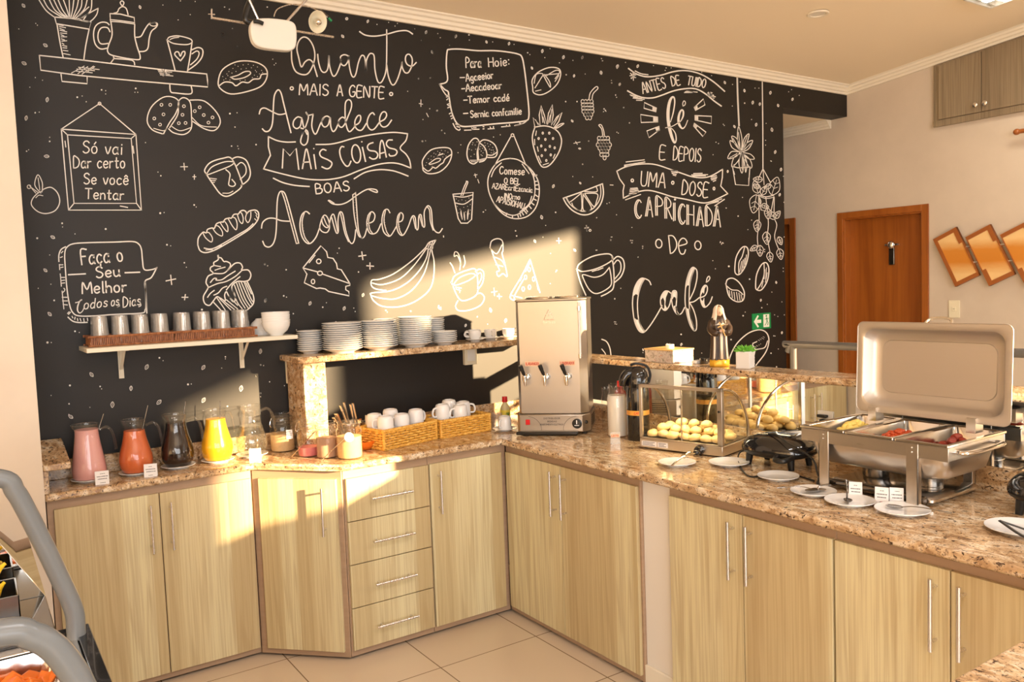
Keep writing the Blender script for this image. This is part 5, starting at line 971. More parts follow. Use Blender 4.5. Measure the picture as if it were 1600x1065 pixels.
jt = card('pink and white tag hanging on the oat jar', (1.668, -.152, ZC + .062), -.3, .028, .044, 2); 
# two scoops propped against the jars
def scoop(label, a, b, head):
    a, b = Vector(a), Vector(b); root = thing('measuring_scoop', label, 'scoop', a, 0, 'metal scoops leaning on the jars'); d = b - a; u = d.normalized()
    MB().tube([(0, 0, 0), d], .0050, 10, flat=.45).build('handle', 'handle_metal', root)
    if head:
        h = MB().lathe([(.0, 0), (.017, 0), (.021, .004), (.022, .020), (.020, .020), (.018, .005), (0, .004)], 28); q = Vector((.42, .88, -.25)).normalized().to_track_quat('Z', 'Y').to_matrix().to_4x4()
        h.xf(Matrix.Translation(d + Vector((.004, -.016, .0))) @ q); h.build('scoop_cup', 'white_plastic', root)
    return root
scoop('flat metal spoon handle propped against the pink cereal jar', on_z(456, 713, ZC + .004), on_y(492, 674, -.36), False)
scoop('metal scoop with a round white cup resting against the granola jar', on_z(502, 719, ZC + .004), on_y(541, 682, -.545), True)
bk = thing('cutlery_bucket', 'stainless bucket of upright cutlery behind the orange bowl', 'bucket', (1.972, -.170, ZC + .0003))
MB().shell([(0, .003), (.050, .003), (.058, .100), (.060, .102), (.056, .098), (.048, .006), (0, .006)], 36).build('bucket_body', 'polished_steel', bk, smooth=50)
MB().tube([(.060 * math.cos(i * math.pi / 16), .060 * math.sin(i * math.pi / 16), .102) for i in range(32)], .0028, 6, closed=True).build('rim', 'polished_steel', bk)
for i, (u, v, w_) in enumerate(((525, 646, .006), (531, 633, .006), (537, 628, .007), (547, 631, .007), (534, 640, .006), (521, 652, .005), (551, 629, .006))):
    e = on_y(u, v, -.215 + .012 * (i % 3)); b0 = Vector((1.972 + (-.02, .0, .01, .02, -.005, -.03, .03)[i], -.170 + (.01, -.02, .02, 0, -.005, .0, -.02)[i], ZC + .010)); d = e - b0
    kn = MB().tube(cr([(0, 0, 0), d * .5, d * .93, d], 4), [.004, .005, .008, .0105, .0115, .0115, .008], 10, flat=.5)
    o = kn.build('knife', 'cutlery_steel', None); o.location = b0
    tag(o, 'steel knife standing handle-up in the bucket, %s from the left' % ORD[i], 'knife', 'cutlery standing in the steel bucket')
ob_ = MB().lathe([(0, .003), (.028, 0), (.034, .001), (.048, .020), (.056, .040), (.0545, .0405), (.046, .022), (.030, .005), (0, .005)], 36).build('bowl', 'orange_plastic', None, smooth=50); ob_.location = (1.952, -.345, ZC + .0003)
tag(ob_, 'small orange plastic bowl in front of the wicker basket', 'bowl')
for i, (u, v) in enumerate(((563, 655), (568, 650), (575, 652))):
    e = on_y(u, v, -.08); o = MB().tube([(0, 0, 0), (e - Vector((2.06, -.08, ZC + .005)))], .007, 10).build('bottle_spreader', ('orange_plastic', 'cream_plastic', 'black_plastic')[i], None); o.location = (2.06 + .016 * i, -.08, ZC + .008)
    tag(o, '%s spreader handle standing behind the left wicker basket' % ('orange', 'cream', 'black')[i], 'spreader')

# ------------------------------------------------------------- woven baskets of upturned cups
def make_basket(label, a, b, depth, H, group):
    a, b = Vector(a), Vector(b); L = (b - a).length; rz = math.atan2((b - a).y, (b - a).x)
    root = thing('wicker_basket', label, 'basket', (a.x, a.y, ZC + .0004), rz, group)
    wv = MB(); st = .027; rows = 7
    pts = []
    for (p, q) in (((0, 0), (L, 0)), ((L, 0), (L, depth)), ((L, depth), (0, depth)), ((0, depth), (0, 0))):
        p, q = Vector((*p, 0)), Vector((*q, 0)); n = max(4, int(round((q - p).length / st / 2)) * 2); o = (q - p).normalized().cross(Vector((0, 0, 1)))
        for i in range(n):
            for h in (0, .5): pts.append((p.lerp(q, (i + h) / n), o, (len(pts) // 1)))
    for k in range(rows):
        z = .010 + (H - .020) * k / (rows - 1)
        P = [p + o * (.0048 * math.cos(math.pi * (i / 2 + k))) + Vector((0, 0, z)) for i, (p, o, _) in enumerate(pts)]
        wv.tube(cr(P, 3, True), .0052, 6, closed=True, flat=1.0)
    wv.build('woven_side', 'wicker', root)
    sk = MB()
    for i, (p, o, _) in enumerate(pts):
        if i % 2 == 0: sk.tube([p + Vector((0, 0, .003)), p + Vector((0, 0, H))], .0028, 5)
    sk.build('stakes', 'wicker', root)
    rm = MB(); P = []
    c = [(0, 0), (L, 0), (L, depth), (0, depth)]
    for z, r in ((.005, .006), (H, .0085)):
        loop = []
        for i in range(4):
            p, q = Vector((*c[i], z)), Vector((*c[(i + 1) % 4], z)); n = int((q - p).length / .004)
            loop += [p.lerp(q, j / n) for j in range(n)]
        rm.tube(loop, [r * (1 + .16 * math.sin(j * 1.9)) for j in range(len(loop))], 8, closed=True)
    for x, y in c: rm.tube([(x, y, .004), (x, y, H)], .0075, 8)
    rm.build('bound_rim', 'wicker', root); MB().box(.002, L - .002, .002, depth - .002, .001, .006).build('basket_base', 'wicker', root)
    return root, rz
b1, r1 = make_basket('left wicker basket of frosted white cups, beside the orange bowl', (2.003, -.455), (2.316, -.375), .195, .088, 'wicker baskets of cups')
b2, r2 = make_basket('right wicker basket of upturned white mugs, next to the boiler', (2.338, -.387), (2.630, -.366), .205, .084, 'wicker baskets of cups')
mug0 = None
def mug(label, loc, rz, group, mat):
    root = thing('upturned_mug', label, 'mug', loc, rz, group); r, h = .0375, .074
    MB().lathe([(r, 0), (r * 1.0, h * .55), (r * .94, h * .85), (r * .82, h * .97), (r * .60, h), (r * .58, h - .003), (0, h - .003)], 32).build('cup_body', mat, root, smooth=50)
    MB().tube(cr([(r * .97, 0, h * .2), (r * 1.45, 0, h * .22), (r * 1.62, 0, h * .46), (r * 1.42, 0, h * .72), (r * .95, 0, h * .78)], 6), .0050, 8).build('handle', mat, root)
    return root
def in_b(root, rz, x, y, z): 
    p = Matrix.Rotation(rz, 4, 'Z') @ Vector((x, y, 0)); return (root.location.x + p.x, root.location.y + p.y, ZC + z)
spots = [('upturned frosted white cup at the left front of the left basket', .050, .045, .078, 2.6), ('upturned frosted white cup behind the front-left one in the left basket', .058, .135, .080, 1.8), ('upturned frosted white cup in the front middle of the left basket', .150, .048, .074, 2.9),
         ('upturned frosted white cup standing tall at the back of the left basket', .158, .138, .088, 1.0), ('upturned frosted white cup at the right end of the left basket', .252, .062, .080, .3)]
M1 = mug(spots[0][0], in_b(b1, r1, *spots[0][1:4]), spots[0][4], 'frosted cups in the left basket', 'frosted_porcelain')
for lab, x, y, z, a in spots[1:]: again(M1, lab, in_b(b1, r1, x, y, z), a)
for lab, x, y in (('frosted white cup lying at the bottom centre of the left basket', .10, .095), ('frosted white cup lying at the back right of the left basket', .245, .150)): again(M1, lab, in_b(b1, r1, x, y, .010), .5)
spots = [('upturned white mug at the left of the right basket', .066, .085, .082, 3.3), ('highest upturned white mug at the back of the right basket', .155, .158, .088, .4), ('upturned white mug in the front middle of the right basket', .150, .052, .072, 3.2), ('upturned white mug behind the front one, right of centre in the right basket', .215, .118, .076, -.4)]
M2 = mug(spots[0][0], in_b(b2, r2, *spots[0][1:4]), spots[0][4], 'white mugs in the right basket', 'porcelain')
for lab, x, y, z, a in spots[1:]: again(M2, lab, in_b(b2, r2, x, y, z), a)
for lab, x, y, z in (('white mug low at the left front inside the right basket', .045, .045, .008), ('white mug low in the front between others in the right basket', .100, .125, .006), ('white mug low at the right end of the right basket', .245, .050, .006), ('white mug low at the back left of the right basket', .055, .165, .006)): again(M2, lab, in_b(b2, r2, x, y, z), x * 30)

# saucer with cup, sweetener bottle and small glass between basket and boiler
p = on_z(789, 672, ZC); sx, sy = p.x, p.y
make_plate('saucer', 'white saucer under the upturned cup beside the boiler', 'saucer', .062, .011, (sx, sy, ZC + .0003), None, .5)
mg = mug('upturned white coffee cup on the saucer beside the boiler', (sx + .002, sy + .002, ZC + .0075), 3.6, None, 'porcelain'); mg.scale = (.9, .9, .9)
p = on_y(790, 660, sy + .13)
bt = thing('sweetener_bottle', 'small clear bottle with a red cap and yellow label', 'bottle', (p.x, sy + .13, ZC + .0003))
MB().lathe([(0, 0), (.024, 0), (.026, .004), (.026, .085), (.022, .100), (.012, .116), (.012, .124), (0, .124)], 28).build('bottle_body', 'oil_clear', bt, smooth=50)
MB().shell([(.0265, .030), (.0265, .082)], 28).build('label_band', 'yellow_label', bt); MB().lathe([(0, .122), (.014, .122), (.0145, .126), (.0135, .150), (0, .152)], 24).build('cap', 'red_plastic', bt)
text3(MB(), 'OR', (-.012, -.0268, .050), (1, 0, 0), (0, 0, 1), .020, .018, .0012).build('label_print', 'exit_green', bt)
p = on_y(777, 664, sy + .09)
gl = MB().shell([(0, .004), (.024, .004), (.026, 0), (.029, .060), (.030, .078)], 28).build('small_glass', 'tumbler_glass', None); gl.location = (p.x - .004, sy + .085, ZC + .0003); tag(gl, 'small clear glass behind the saucer beside the right basket', 'glass')

# ------------------------------------------------------------- stainless water boiler, set at 45 degrees in the corner
FLb = Vector((2.668, -.565)); ang = math.atan2(-.244, .240)
bo = thing('water_boiler', 'tall stainless steel water boiler with three black-levered taps', 'water boiler', (FLb.x, FLb.y, ZC + .0003), ang)
Wd, Dp, ch = .352, .275, .040
def octa(i, j=0.0): return [(i + ch * .35, j), (Wd - i - ch * .9, j), (Wd - i, j + ch), (Wd - i, Dp - j - ch * .5), (Wd - i - ch * .5, Dp - j), (i + ch * .5, Dp - j), (i, Dp - j - ch * .5), (i, j + ch * .4)]
MB().prism(octa(.006, .006), .102, .650).build('tank', 'boiler_steel', bo, bevel=.003)
MB().prism(octa(.002, .002), .650, .659).build('tank_top', 'boiler_steel', bo, bevel=.003)
MB().prism(octa(-.002, -.004), .014, .101).build('base_housing', 'boiler_steel', bo, bevel=.006, seg=3)
MB().prism([(-.004, -.036), (Wd - .055, -.036), (Wd - .055, -.006), (-.004, -.006)], .004, .020).build('drip_tray', 'black_plastic', bo, bevel=.005)
for x, y in ((.03, .03), (Wd - .03, .04), (.03, Dp - .03), (Wd - .03, Dp - .03)): MB().lathe([(0, 0), (.012, 0), (.014, .014), (0, .014)], 14, (x, y, 0)).build('foot', 'rubber_black', bo)
for lx in (.10, .245):
    lid = MB().lathe([(0, .659), (.066, .659), (.069, .663), (.066, .669), (.050, .672), (0, .673)], 40, (lx, .137, 0)).build('lid', 'polished_steel', bo)
f0 = .0055                                     # front face of the tank, local y
for tx in (.045, .140, .245):
    tp = MB(); z = .285
    tp.tube([(tx + .012, f0, z), (tx + .006, -.045, z - .004)], .0085, 14); tp.lathe([(0, 0), (.015, 0), (.016, .004), (0, .004)], 18); tp.xf(Matrix.Translation((tx + .012, f0 - .002, z)) @ Matrix.Rotation(math.pi / 2, 4, 'X'), len(tp.v) - 18 * 4)
    tp.tube([(tx + .006, -.045, z + .010), (tx + .006, -.045, z - .012), (tx + .008, -.043, z - .040)], [.010, .011, .0065], 14)
    o = tp.build('tap', 'chrome', bo)
    MB().tube(cr([(tx + .006, -.046, z + .010), (tx, -.056, z + .030), (tx - .010, -.066, z + .062)], 5), [.006] * 3 + [.009] * 4 + [.0105] * 4, 12).build('tap_lever', 'black_plastic', o)
sg = MB().tube([(.318, -.008, .375), (.318, -.008, .640)], .0058, 12); sg.build('level_tube', 'white_plastic', bo)
for z in (.372, .600): MB().lathe([(0, 0), (.009, 0), (.009, .020), (0, .020)], 14, (.318, -.007, z)).build('tube_fitting', 'chrome', bo)
for x, w_, st in ((.045, .072, 'ILABANGOI'), (.215, .075, 'LOUDRADOI')):
    s = MB().box(x, x + w_, f0 - .0016, f0 - .0003, .336, .360).build('sticker', 'sticker_orange', bo)
    text3(MB(), st, (x + .005, f0 - .0020, .342), (1, 0, 0), (0, 0, 1), w_ - .010, .012, .0011).build('sticker_lettering', 'red_ink', s)
lg = MB()
for a, b in (((.145, .560), (.170, .608)), ((.170, .608), (.197, .560)), ((.197, .560), (.145, .560)), ((.171, .590), (.171, .572))): lg.tube([(a[0], f0 - .0002, a[1]), (b[0], f0 - .0002, b[1])], .0011, 6)
text3(lg, 'termos', (.143, f0 - .0012, .542), (1, 0, 0), (0, 0, 1), .058, .014, .0007); lg.build('embossed_emblem', 'handle_metal', bo)
pf = -.0052
sw = MB().box(.040, .062, pf - .003, pf + .001, .050, .076).build('power_switch', 'red_plastic', bo, bevel=.002)
dl = MB().lathe([(0, 0), (.024, 0), (.024, .004), (.019, .006), (.018, .016), (0, .017)], 30); dl.xf(Matrix.Translation((.292, pf, .056)) @ Matrix.Rotation(math.pi / 2, 4, 'X')); o = dl.build('thermostat_dial', 'black_plastic', bo)
MB().box(.2895, .2945, pf - .0180, pf - .0172, .056, .075).box(.281, .303, pf - .0178, pf - .0172, .048, .051).build('dial_mark', 'card_white', o)
pn = MB()
for y0_, st, x0_, w_ in ((.078, 'DISTRIBUIDOR', .130, .080), (.063, 'BEBIDAS', .148, .045), (.048, 'AQUECIMENTO ELETRICO', .110, .115)): text3(pn, st, (x0_, pf - .0004, y0_), (1, 0, 0), (0, 0, 1), w_, .007, .0006)
for cx, a0, a1 in ((.050, -.3, 1.5), (.292, 1.6, 3.5)): pn.tube([(cx + .068 * math.cos(a0 + (a1 - a0) * i / 14), pf - .0002, .025 + .066 * max(0, math.sin(a0 + (a1 - a0) * i / 14))) for i in range(15)], .0008, 5)
pn.build('panel_print', 'ink', bo)
bv = MB()
for i in range(5): bv.box(Wd + .0015, Wd + .003, .08, .21, .035 + i * .011, .040 + i * .011)
bv.build('vent_slots', 'rubber_black', bo)
kb = MB().lathe([(0, 0), (.009, 0), (.009, .003), (.004, .008), (0, .008)], 16); kb.xf(Matrix.Translation((Wd - .017, .012, .060)) @ Matrix.Rotation(math.radians(45), 4, 'Z') @ Matrix.Rotation(math.pi / 2, 4, 'X')); kb.build('pilot_knob', 'black_plastic', bo)

# ------------------------------------------------------------- milk bottle, thermos, bottles behind
p = on_z(965, 681, ZC)
mk = thing('milk_bottle', 'clear glass carafe of white milk between boiler and black flask', 'bottle', (p.x, p.y, ZC + .0003))
MB().shell([(0, .003), (.044, .003), (.046, .010), (.046, .180), (.042, .198), (.036, .210), (.036, .245), (.038, .248)], 32).build('glass_body', 'clear_glass', mk, smooth=50)
MB().lathe([(0, .005), (.0435, .006), (.0445, .012), (.0445, .178), (.040, .197), (0, .197)], 32).build('milk', 'milk', mk, smooth=50)
p = on_z(962, 692, ZC)
lb = thing('label_block', 'little clear acrylic label holder with an orange strip before the milk', 'label', (p.x - .012, p.y - .012, ZC + .0003), math.radians(-40))
MB().box(-.022, .022, -.006, .006, 0, .052).build('acrylic_stand', 'acrylic', lb); MB().quad((-.020, -.0065, .030), (.020, -.0065, .030), (.020, -.0065, .046), (-.020, -.0065, .046)).build('orange_strip', 'sticker_orange', lb)
text3(MB(), 'LEITE', (-.016, -.0069, .034), (1, 0, 0), (0, 0, 1), .032, .008, .0008).build('strip_print', 'red_ink', lb)
p = on_z(998, 686, ZC)
th = thing('thermos_flask', 'black pump thermos flask with an orange label beside the bread case', 'thermos', (p.x, p.y, ZC + .0003), math.radians(-40))
MB().lathe([(0, 0), (.050, 0), (.052, .006), (.052, .225), (.048, .245), (0, .245)], 36).build('flask_body', 'gloss_black', th, smooth=50)
MB().lathe([(.0525, .246), (.0530, .256), (.0520, .285), (.046, .312), (.034, .330), (.016, .338), (0, .339)], 36).build('pump_head', 'gloss_black', th, smooth=60)
MB().tube(cr([(-.020, -.008, .312), (-.046, -.014, .305), (-.064, -.020, .280), (-.067, -.021, .252)], 6), [.026, .026, .022, .017], 14, flat=.9).build('spout', 'gloss_black', th)
MB().tube(cr([(.052, 0, .262), (.060, 0, .300), (.045, 0, .338), (0, 0, .352), (-.03, 0, .345)], 6), .006, 8).build('carry_handle', 'black_plastic', th)
MB().shell([(.0525, .118), (.0525, .140)], 40).build('label_band', 'sticker_amber', th)
text3(MB(), 'CAFEE', (-.020, -.0532, .124), (1, 0, 0), (0, 0, 1), .040, .010, .0011).build('label_print', 'red_ink', th)
p = on_y(967, 640, -.78); rb = thing('syrup_bottle', 'dark red bottle with a red cap behind the milk carafe', 'bottle', (p.x + .012, -.78, ZC + .0003))
MB().lathe([(0, 0), (.030, 0), (.031, .004), (.031, .165), (.026, .185), (.013, .200), (.013, .210), (0, .210)], 24).build('bottle_body', 'drink_red', rb, smooth=50); MB().lathe([(0, .208), (.015, .208), (.015, .236), (0, .238)], 20).build('cap', 'red_plastic', rb)
p = on_y(946, 640, -.80); gp = MB().shell([(0, .003), (.034, .003), (.036, .01), (.036, .16), (.030, .19), (.034, .215)], 28).build('glass_carafe', 'clear_glass', None); gp.location = (p.x + .022, -.80, ZC + .0003)
tag(gp, 'empty clear glass carafe half hidden behind the milk', 'carafe')

# ------------------------------------------------------------- heated glass bread case
ca_ = math.atan2(-.383, .097); CL, CD, CH = .395, .255, .283
bc = thing('bread_display_case', 'countertop glass display case of cheese breads with a curved back', 'display case', (2.868, -1.216, ZC + .0003), ca_)
MB().box(0, CL, 0, CD, .006, .046).build('base_housing', 'brushed_steel', bc, bevel=.002)
for x, y in ((.02, .02), (CL - .02, .02), (.02, CD - .02), (CL - .02, CD - .02)): MB().lathe([(0, 0), (.009, 0), (.009, .006), (0, .006)], 12, (x, y, 0)).build('foot', 'rubber_black', bc)
MB().box(.012, CL - .012, .012, CD - .012, .0462, .050).build('floor_tray', 'dark_steel', bc)
f = MB().box(0, .014, 0, .012, .046, CH).box(CL - .022, CL, 0, .020, .046, CH).box(0, CL, 0, .020, CH - .014, CH).box(0, CL, 0, .008, .046, .052)
f.build('front_frame', 'brushed_steel', bc, bevel=.001)
arc = [(.014 + (CD - .020) * math.sin(t), .050 + (CH - .056) * math.cos(t)) for t in [math.pi / 2 * i / 16 for i in range(17)]]
for x in (.006, CL - .008): MB().tube([(x, y, z) for y, z in arc], .0085, 8, flat=.6).build('side_arch', 'polished_steel', bc)
for x in (.004, CL - .006): MB().ngon([(x, .014, .050)] + [(x, y, z) for y, z in arc]).build('side_glass', 'case_glass', bc)
MB().grid([[(.006, y, z) for y, z in arc], [(CL - .008, y, z) for y, z in arc]]).build('curved_glass', 'case_glass', bc)
MB().quad((.012, .0105, .050), (CL * .53, .0105, .050), (CL * .53, .0105, CH - .012), (.012, .0105, CH - .012)).build('sliding_pane', 'case_glass', bc); MB().quad((CL * .50, .0065, .050), (CL - .02, .0065, .050), (CL - .02, .0065, CH - .012), (CL * .50, .0065, CH - .012)).build('sliding_pane', 'case_glass', bc)
MB().box(CL * .515, CL * .525, .004, .012, .050, CH - .012).build('pane_edge', 'handle_metal', bc)
for x0_, x1_ in ((.010, .085), (.090, .140)):
    o = MB().box(x0_, x1_, -.0008, 0, .014, .036).build('rating_sticker', 'card_white', bc); pr = MB()
    for k in range(3): pr.quad((x0_ + .006, -.0012, .018 + k * .006), (x1_ - .008 - .01 * (k % 2), -.0012, .018 + k * .006), (x1_ - .008 - .01 * (k % 2), -.0012, .0202 + k * .006), (x0_ + .006, -.0012, .0202 + k * .006))
    pr.build('sticker_print', 'ink', o)
kn = MB().lathe([(0, 0), (.020, 0), (.020, .010), (.016, .014), (.015, .028), (0, .030)], 26); kn.xf(Matrix.Translation((CL - .10, -.0005, .026)) @ Matrix.Rotation(math.pi / 2, 4, 'X')); kn.build('thermostat_knob', 'gloss_black', bc)
MB().lathe([(0, 0), (.005, 0), (.005, .006), (0, .006)], 10).xf(Matrix.Translation((CL - .011, -.0005, .190)) @ Matrix.Rotation(math.pi / 2, 4, 'X')).build('catch', 'black_plastic', bc)
lp = bpy.data.lights.new('case_lamp', 'AREA'); lp.shape = 'RECTANGLE'; lp.size = .30; lp.size_y = .02; lp.energy = 1.6; lp.color = (1, .82, .5); lo = bpy.data.objects.new('case_lamp', lp); col.objects.link(lo); lo.parent = bc; lo.location = (CL / 2, .030, CH - .016)
rnd = random.Random(5); bm0 = None; M_bc = Matrix.Translation(bc.location) @ Matrix.Rotation(ca_, 4, 'Z')
def bread_mesh():
    b = MB().ball((0, 0, 0), .030, .025, .019, 20, 12)
    for i, q in enumerate(b.v): b.v[i] = Vector(q) * (1 + .05 * math.sin(q[0] * 160 + 1) * math.cos(q[1] * 130)); 
    for i, q in enumerate(b.v):
        if q.z < -.010: b.v[i].z = -.010 + (q.z + .010) * .3
    return b
spots = []
for r_ in range(4):
    for k in range(7):
        spots.append((.042 + k * .052 + (r_ % 2) * .018 + rnd.uniform(-.004, .004), .042 + r_ * .050 + rnd.uniform(-.004, .004), .0505 + .0125, rnd.uniform(.92, 1.05)))
spots = [s for s in spots if s[0] < CL - .030 and not (s[0] < .10 and s[1] > .17)]
for k in range(11): spots.append((.085 + (k % 6) * .053 + rnd.uniform(-.006, .006), .068 + (k // 6) * .052 + rnd.uniform(-.006, .006), .0505 + .040, rnd.uniform(.9, 1.02)))
for k in range(3): spots.append((.16 + k * .060, .085, .0505 + .066, .92))
for x_, y_, z_, s_ in spots:
    p = M_bc @ Vector((x_, y_, z_))
    if bm0 is None:
        bm0 = bread_mesh().build('cheese_bread', 'bread_crust', None, smooth=80); bm0.location = p
        tag(bm0, 'round pale cheese bread in the heap inside the glass display case', 'bread roll', 'cheese breads in the display case')
    else: again(bm0, bm0['label'], p, scale=(s_, s_, s_), rot=(rnd.uniform(-.3, .3), rnd.uniform(-.3, .3), rnd.uniform(0, 6)))

# ------------------------------------------------------------- things on the raised shelf
ZB = 1.2047
bx0, bx1 = on_x(1008, 566, 3.19).y, on_x(1052, 571, 3.19).y
kb_ = thing('keepsake_box', 'flower-printed keepsake box with a tealight on its lid', 'box', (3.19, bx1, ZB))
W2, D2, H2 = bx0 - bx1, .135, .058
MB().box(0, D2, 0, W2, 0, H2).build('box_body', 'flower_print', kb_, bevel=.002); MB().box(-.003, D2 + .003, -.003, W2 + .003, H2, H2 + .007).build('lid', 'amber_board', kb_, bevel=.001)
tl = thing('tealight_candle', 'small white tealight candle on the flower-printed box', 'candle', (3.245, (bx0 + bx1) / 2 - .02, ZB + H2 + .0072))
MB().lathe([(0, 0), (.020, 0), (.020, .020), (.018, .020), (.017, .017), (0, .017)], 24).build('candle_body', 'wax', tl); MB().tube([(0, 0, .016), (.001, 0, .027)], .0012, 6).build('wick', 'ink', tl)
py = on_x(1098, 566, 3.26).y
bh = thing('candle_holder', 'tiny black and white candle holder behind the saint statue', 'candle holder', (3.27, py, ZB)); MB().lathe([(0, 0), (.018, 0), (.020, .004), (.020, .026), (.016, .028), (0, .028)], 20).build('holder_cup', 'gloss_black', bh); MB().box(-.03, .012, .021, .05, 0, .016).build('holder_dish', 'porcelain', bh, bevel=.004)
py = on_x(1122, 570, 3.225).y
sn = thing('saint_statue', 'painted saint statuette in a brown habit and ivory veil holding a crucifix', 'statuette', (3.235, py, ZB), math.radians(-30))
MB().lathe([(0, 0), (.040, 0), (.042, .004), (.042, .026), (.038, .032), (0, .032)], 8, (0, 0, 0), 1.1, .85).build('base', 'gold_base', sn, bevel=.002)
V = []; rows = []
for z, r, sx_, sy_ in ((.030, .036, 1.15, .85), (.060, .034, 1.1, .85), (.10, .032, 1.08, .82), (.14, .031, 1.08, .80), (.165, .033, 1.15, .8), (.19, .036, 1.25, .8), (.205, .034, 1.25, .8), (.218, .026, 1.2, .85), (.226, .012, 1, 1)):
    rows.append([(r * sx_ * (1 + (.10 if z < .16 else .03) * math.sin(11 * a)) * math.cos(a), r * sy_ * (1 + (.10 if z < .16 else .03) * math.sin(11 * a)) * math.sin(a), z) for a in [2 * math.pi * i / 66 for i in range(67)]])
MB().grid(rows).build('habit', 'habit_brown', sn, smooth=50)
MB().grid([[(x * .020, -.0285 - abs(math.cos(x * 1.2)) * .004, z) for x in (-.3, -.15, 0, .15, .3)] for z in (.035, .08, .12, .16)]).build('scapular', 'veil_ivory', sn, solid=.003)
for x_ in (-.026, .024): MB().tube(cr([(x_, -.018, .15), (x_ * 1.05, -.020, .09), (x_ * 1.1, -.018, .036)], 4), .0048, 8).build('cord_fold', 'veil_ivory', sn)
MB().ball((0, -.004, .243), .017, .018, .022, 20, 14).ball((0, -.0215, .240), .003, .004, .005, 8, 6).build('face', 'skin_paint', sn)
vl = []
for z, r, o_ in ((.185, .040, .004), (.205, .036, .002), (.222, .028, .001), (.24, .0235, .002), (.256, .0215, .003), (.268, .014, .004), (.273, .003, .004)): vl.append([(r * math.cos(a) * 1.0, r * .85 * math.sin(a) + o_, z) for a in [math.radians(-58 + 296 * i / 40) for i in range(41)]])
MB().grid(vl).build('veil', 'veil_ivory', sn, smooth=60, solid=.003)
MB().lathe([(.017, .210), (.030, .196), (.034, .186), (.030, .190), (.016, .222)], 24, (0, -.004, 0), 1, .8).build('wimple', 'veil_ivory', sn)
for s in (-1, 1):
    MB().tube(cr([(s * .036, .0, .198), (s * .044, -.012, .168), (s * .030, -.034, .150), (s * .008, -.038, .158)], 5), [.012] * 4 + [.014] * 5 + [.015] * 4 + [.009] * 3, 12).build('sleeve', 'habit_brown', sn)
    MB().ball((s * .006, -.043, .160), .007, .006, .008, 10, 8).build('hand', 'skin_paint', sn)
cx = MB().tube([(.012, -.048, .138), (-.014, -.050, .200)], .003, 6).tube([(-.022, -.050, .176), (.008, -.050, .188)], .003, 6); cx.build('crucifix', 'amber_board', sn)
py = on_x(1161, 575, 3.22).y
pp = thing('succulent_pot', 'white patterned square pot with a small green succulent', 'potted plant', (3.235, py, ZB), math.radians(20))
MB().box(-.031, .031, -.031, .031, 0, .074).build('pot', 'pot_white', pp, bevel=.003)
rl = MB()
for i in range(5):
    for k in range(5):
        for s in (1, -1): rl.tube([(-.028 + k * .0112, -.0314, .004 + i * .0136), (-.028 + (k + (s > 0)) * .0112 - (s < 0) * .0 , -.0314, .004 + (i + 1) * .0136)] if s > 0 else [(-.028 + (k + 1) * .0112, -.0314, .004 + i * .0136), (-.028 + k * .0112, -.0314, .004 + (i + 1) * .0136)], .0009, 4)
rl.build('pot_relief', 'pot_white', pp)
sl = MB()
for i in range(26):
    a = i * 2.4; el = .35 + .9 * (1 - i / 26); L = .036 - .016 * (i / 26) + .010
    d = Vector((math.cos(a) * math.sin(el + .2), math.sin(a) * math.sin(el + .2), math.cos(el + .2))); b = Vector((0, 0, .070))
    sl.tube([b, b + d * L * .6, b + d * L * 1.25], [.004, .0075, .0006], 6)
sl.build('succulent_leaves', 'succulent_green', pp); MB().box(-.026, .026, -.026, .026, .066, .0705).build('soil', 'habit_brown', pp)

# ------------------------------------------------------------- grey handrail beyond the bar
hr = thing('handrail', 'grey tubular handrail on posts behind the raised granite shelf', 'railing', (3.95, -2.2, 0))
rl = MB().tube(cr([(3.95, -1.17, 1.205), (3.95, -1.19, 1.238), (3.95, -1.24, 1.245), (3.95, -2.3, 1.253), (3.95, -3.4, 1.26), (3.95, -3.5, 1.2)], 5), .019, 14); wb(rl, 'top_rail', 'rail_grey', hr)
for y in (-1.20, -2.35, -3.45): wb(MB().tube([(3.95, y, 0), (3.95, y, 1.235)], .017, 12), 'post', 'rail_grey', hr)

# ------------------------------------------------------------- right-hand counter: plates, tongs, spoons
def at(u, v, z=ZC): return on_z(u, v, z)
sp = [(1058, 726, 'small white plate with metal tongs on it, nearest the milk end', .074), (1139, 726, 'empty small white plate in front of the bread case corner', .078), (1216, 748, 'empty small white plate in front of the black sandwich grill', .073), (1271, 772, 'small white plate with a serving spoon beside the cable plug', .074), (1328, 787, 'small white plate with an upright dark spoon', .077), (1410, 801, 'small white plate with a long serving spoon overhanging its edge', .079), (1594, 830, 'white plate with black tongs at the right edge of the counter', .088)]
PC = []
for i, (u, v, lab, r) in enumerate(sp):
    p = at(u, v); PC.append(p)
    if i == 0: pl0 = make_plate('small_plate', lab, 'plate', r, .013, (p.x, p.y, ZC + .0003), 'small plates along the hot counter', .6)
    else: again(pl0, lab, (p.x, p.y, ZC + .0003), scale=(r / .074, r / .074, 1))
def spoon(label, bowl, end, mat='spoon_steel', L=.026, up=.0):
    b, e = Vector(bowl), Vector(end); root = thing('serving_spoon', label, 'spoon', b, 0, 'serving spoons on the small plates'); d = e - b; u = d.copy(); u.z = 0; u.normalize()
    MB().tube(cr([u * L * .8, d * .4 + Vector((0, 0, .006)), d * .8 + Vector((0, 0, .003)), d], 5), [.0030] * 5 + [.0030] * 5 + [.0046] * 5 + [.005], 8, flat=.55).build('handle', mat, root)
    h = MB().ball((0, 0, 0), L, L * .62, .007, 18, 10)
    for i, q in enumerate(h.v):
        if q.z > 0: h.v[i].z = -q.z * .35 + .001
    h.xf(Matrix.Rotation(math.atan2(u.y, u.x), 4, 'Z')); h.build('spoon_bowl', mat, root); return root
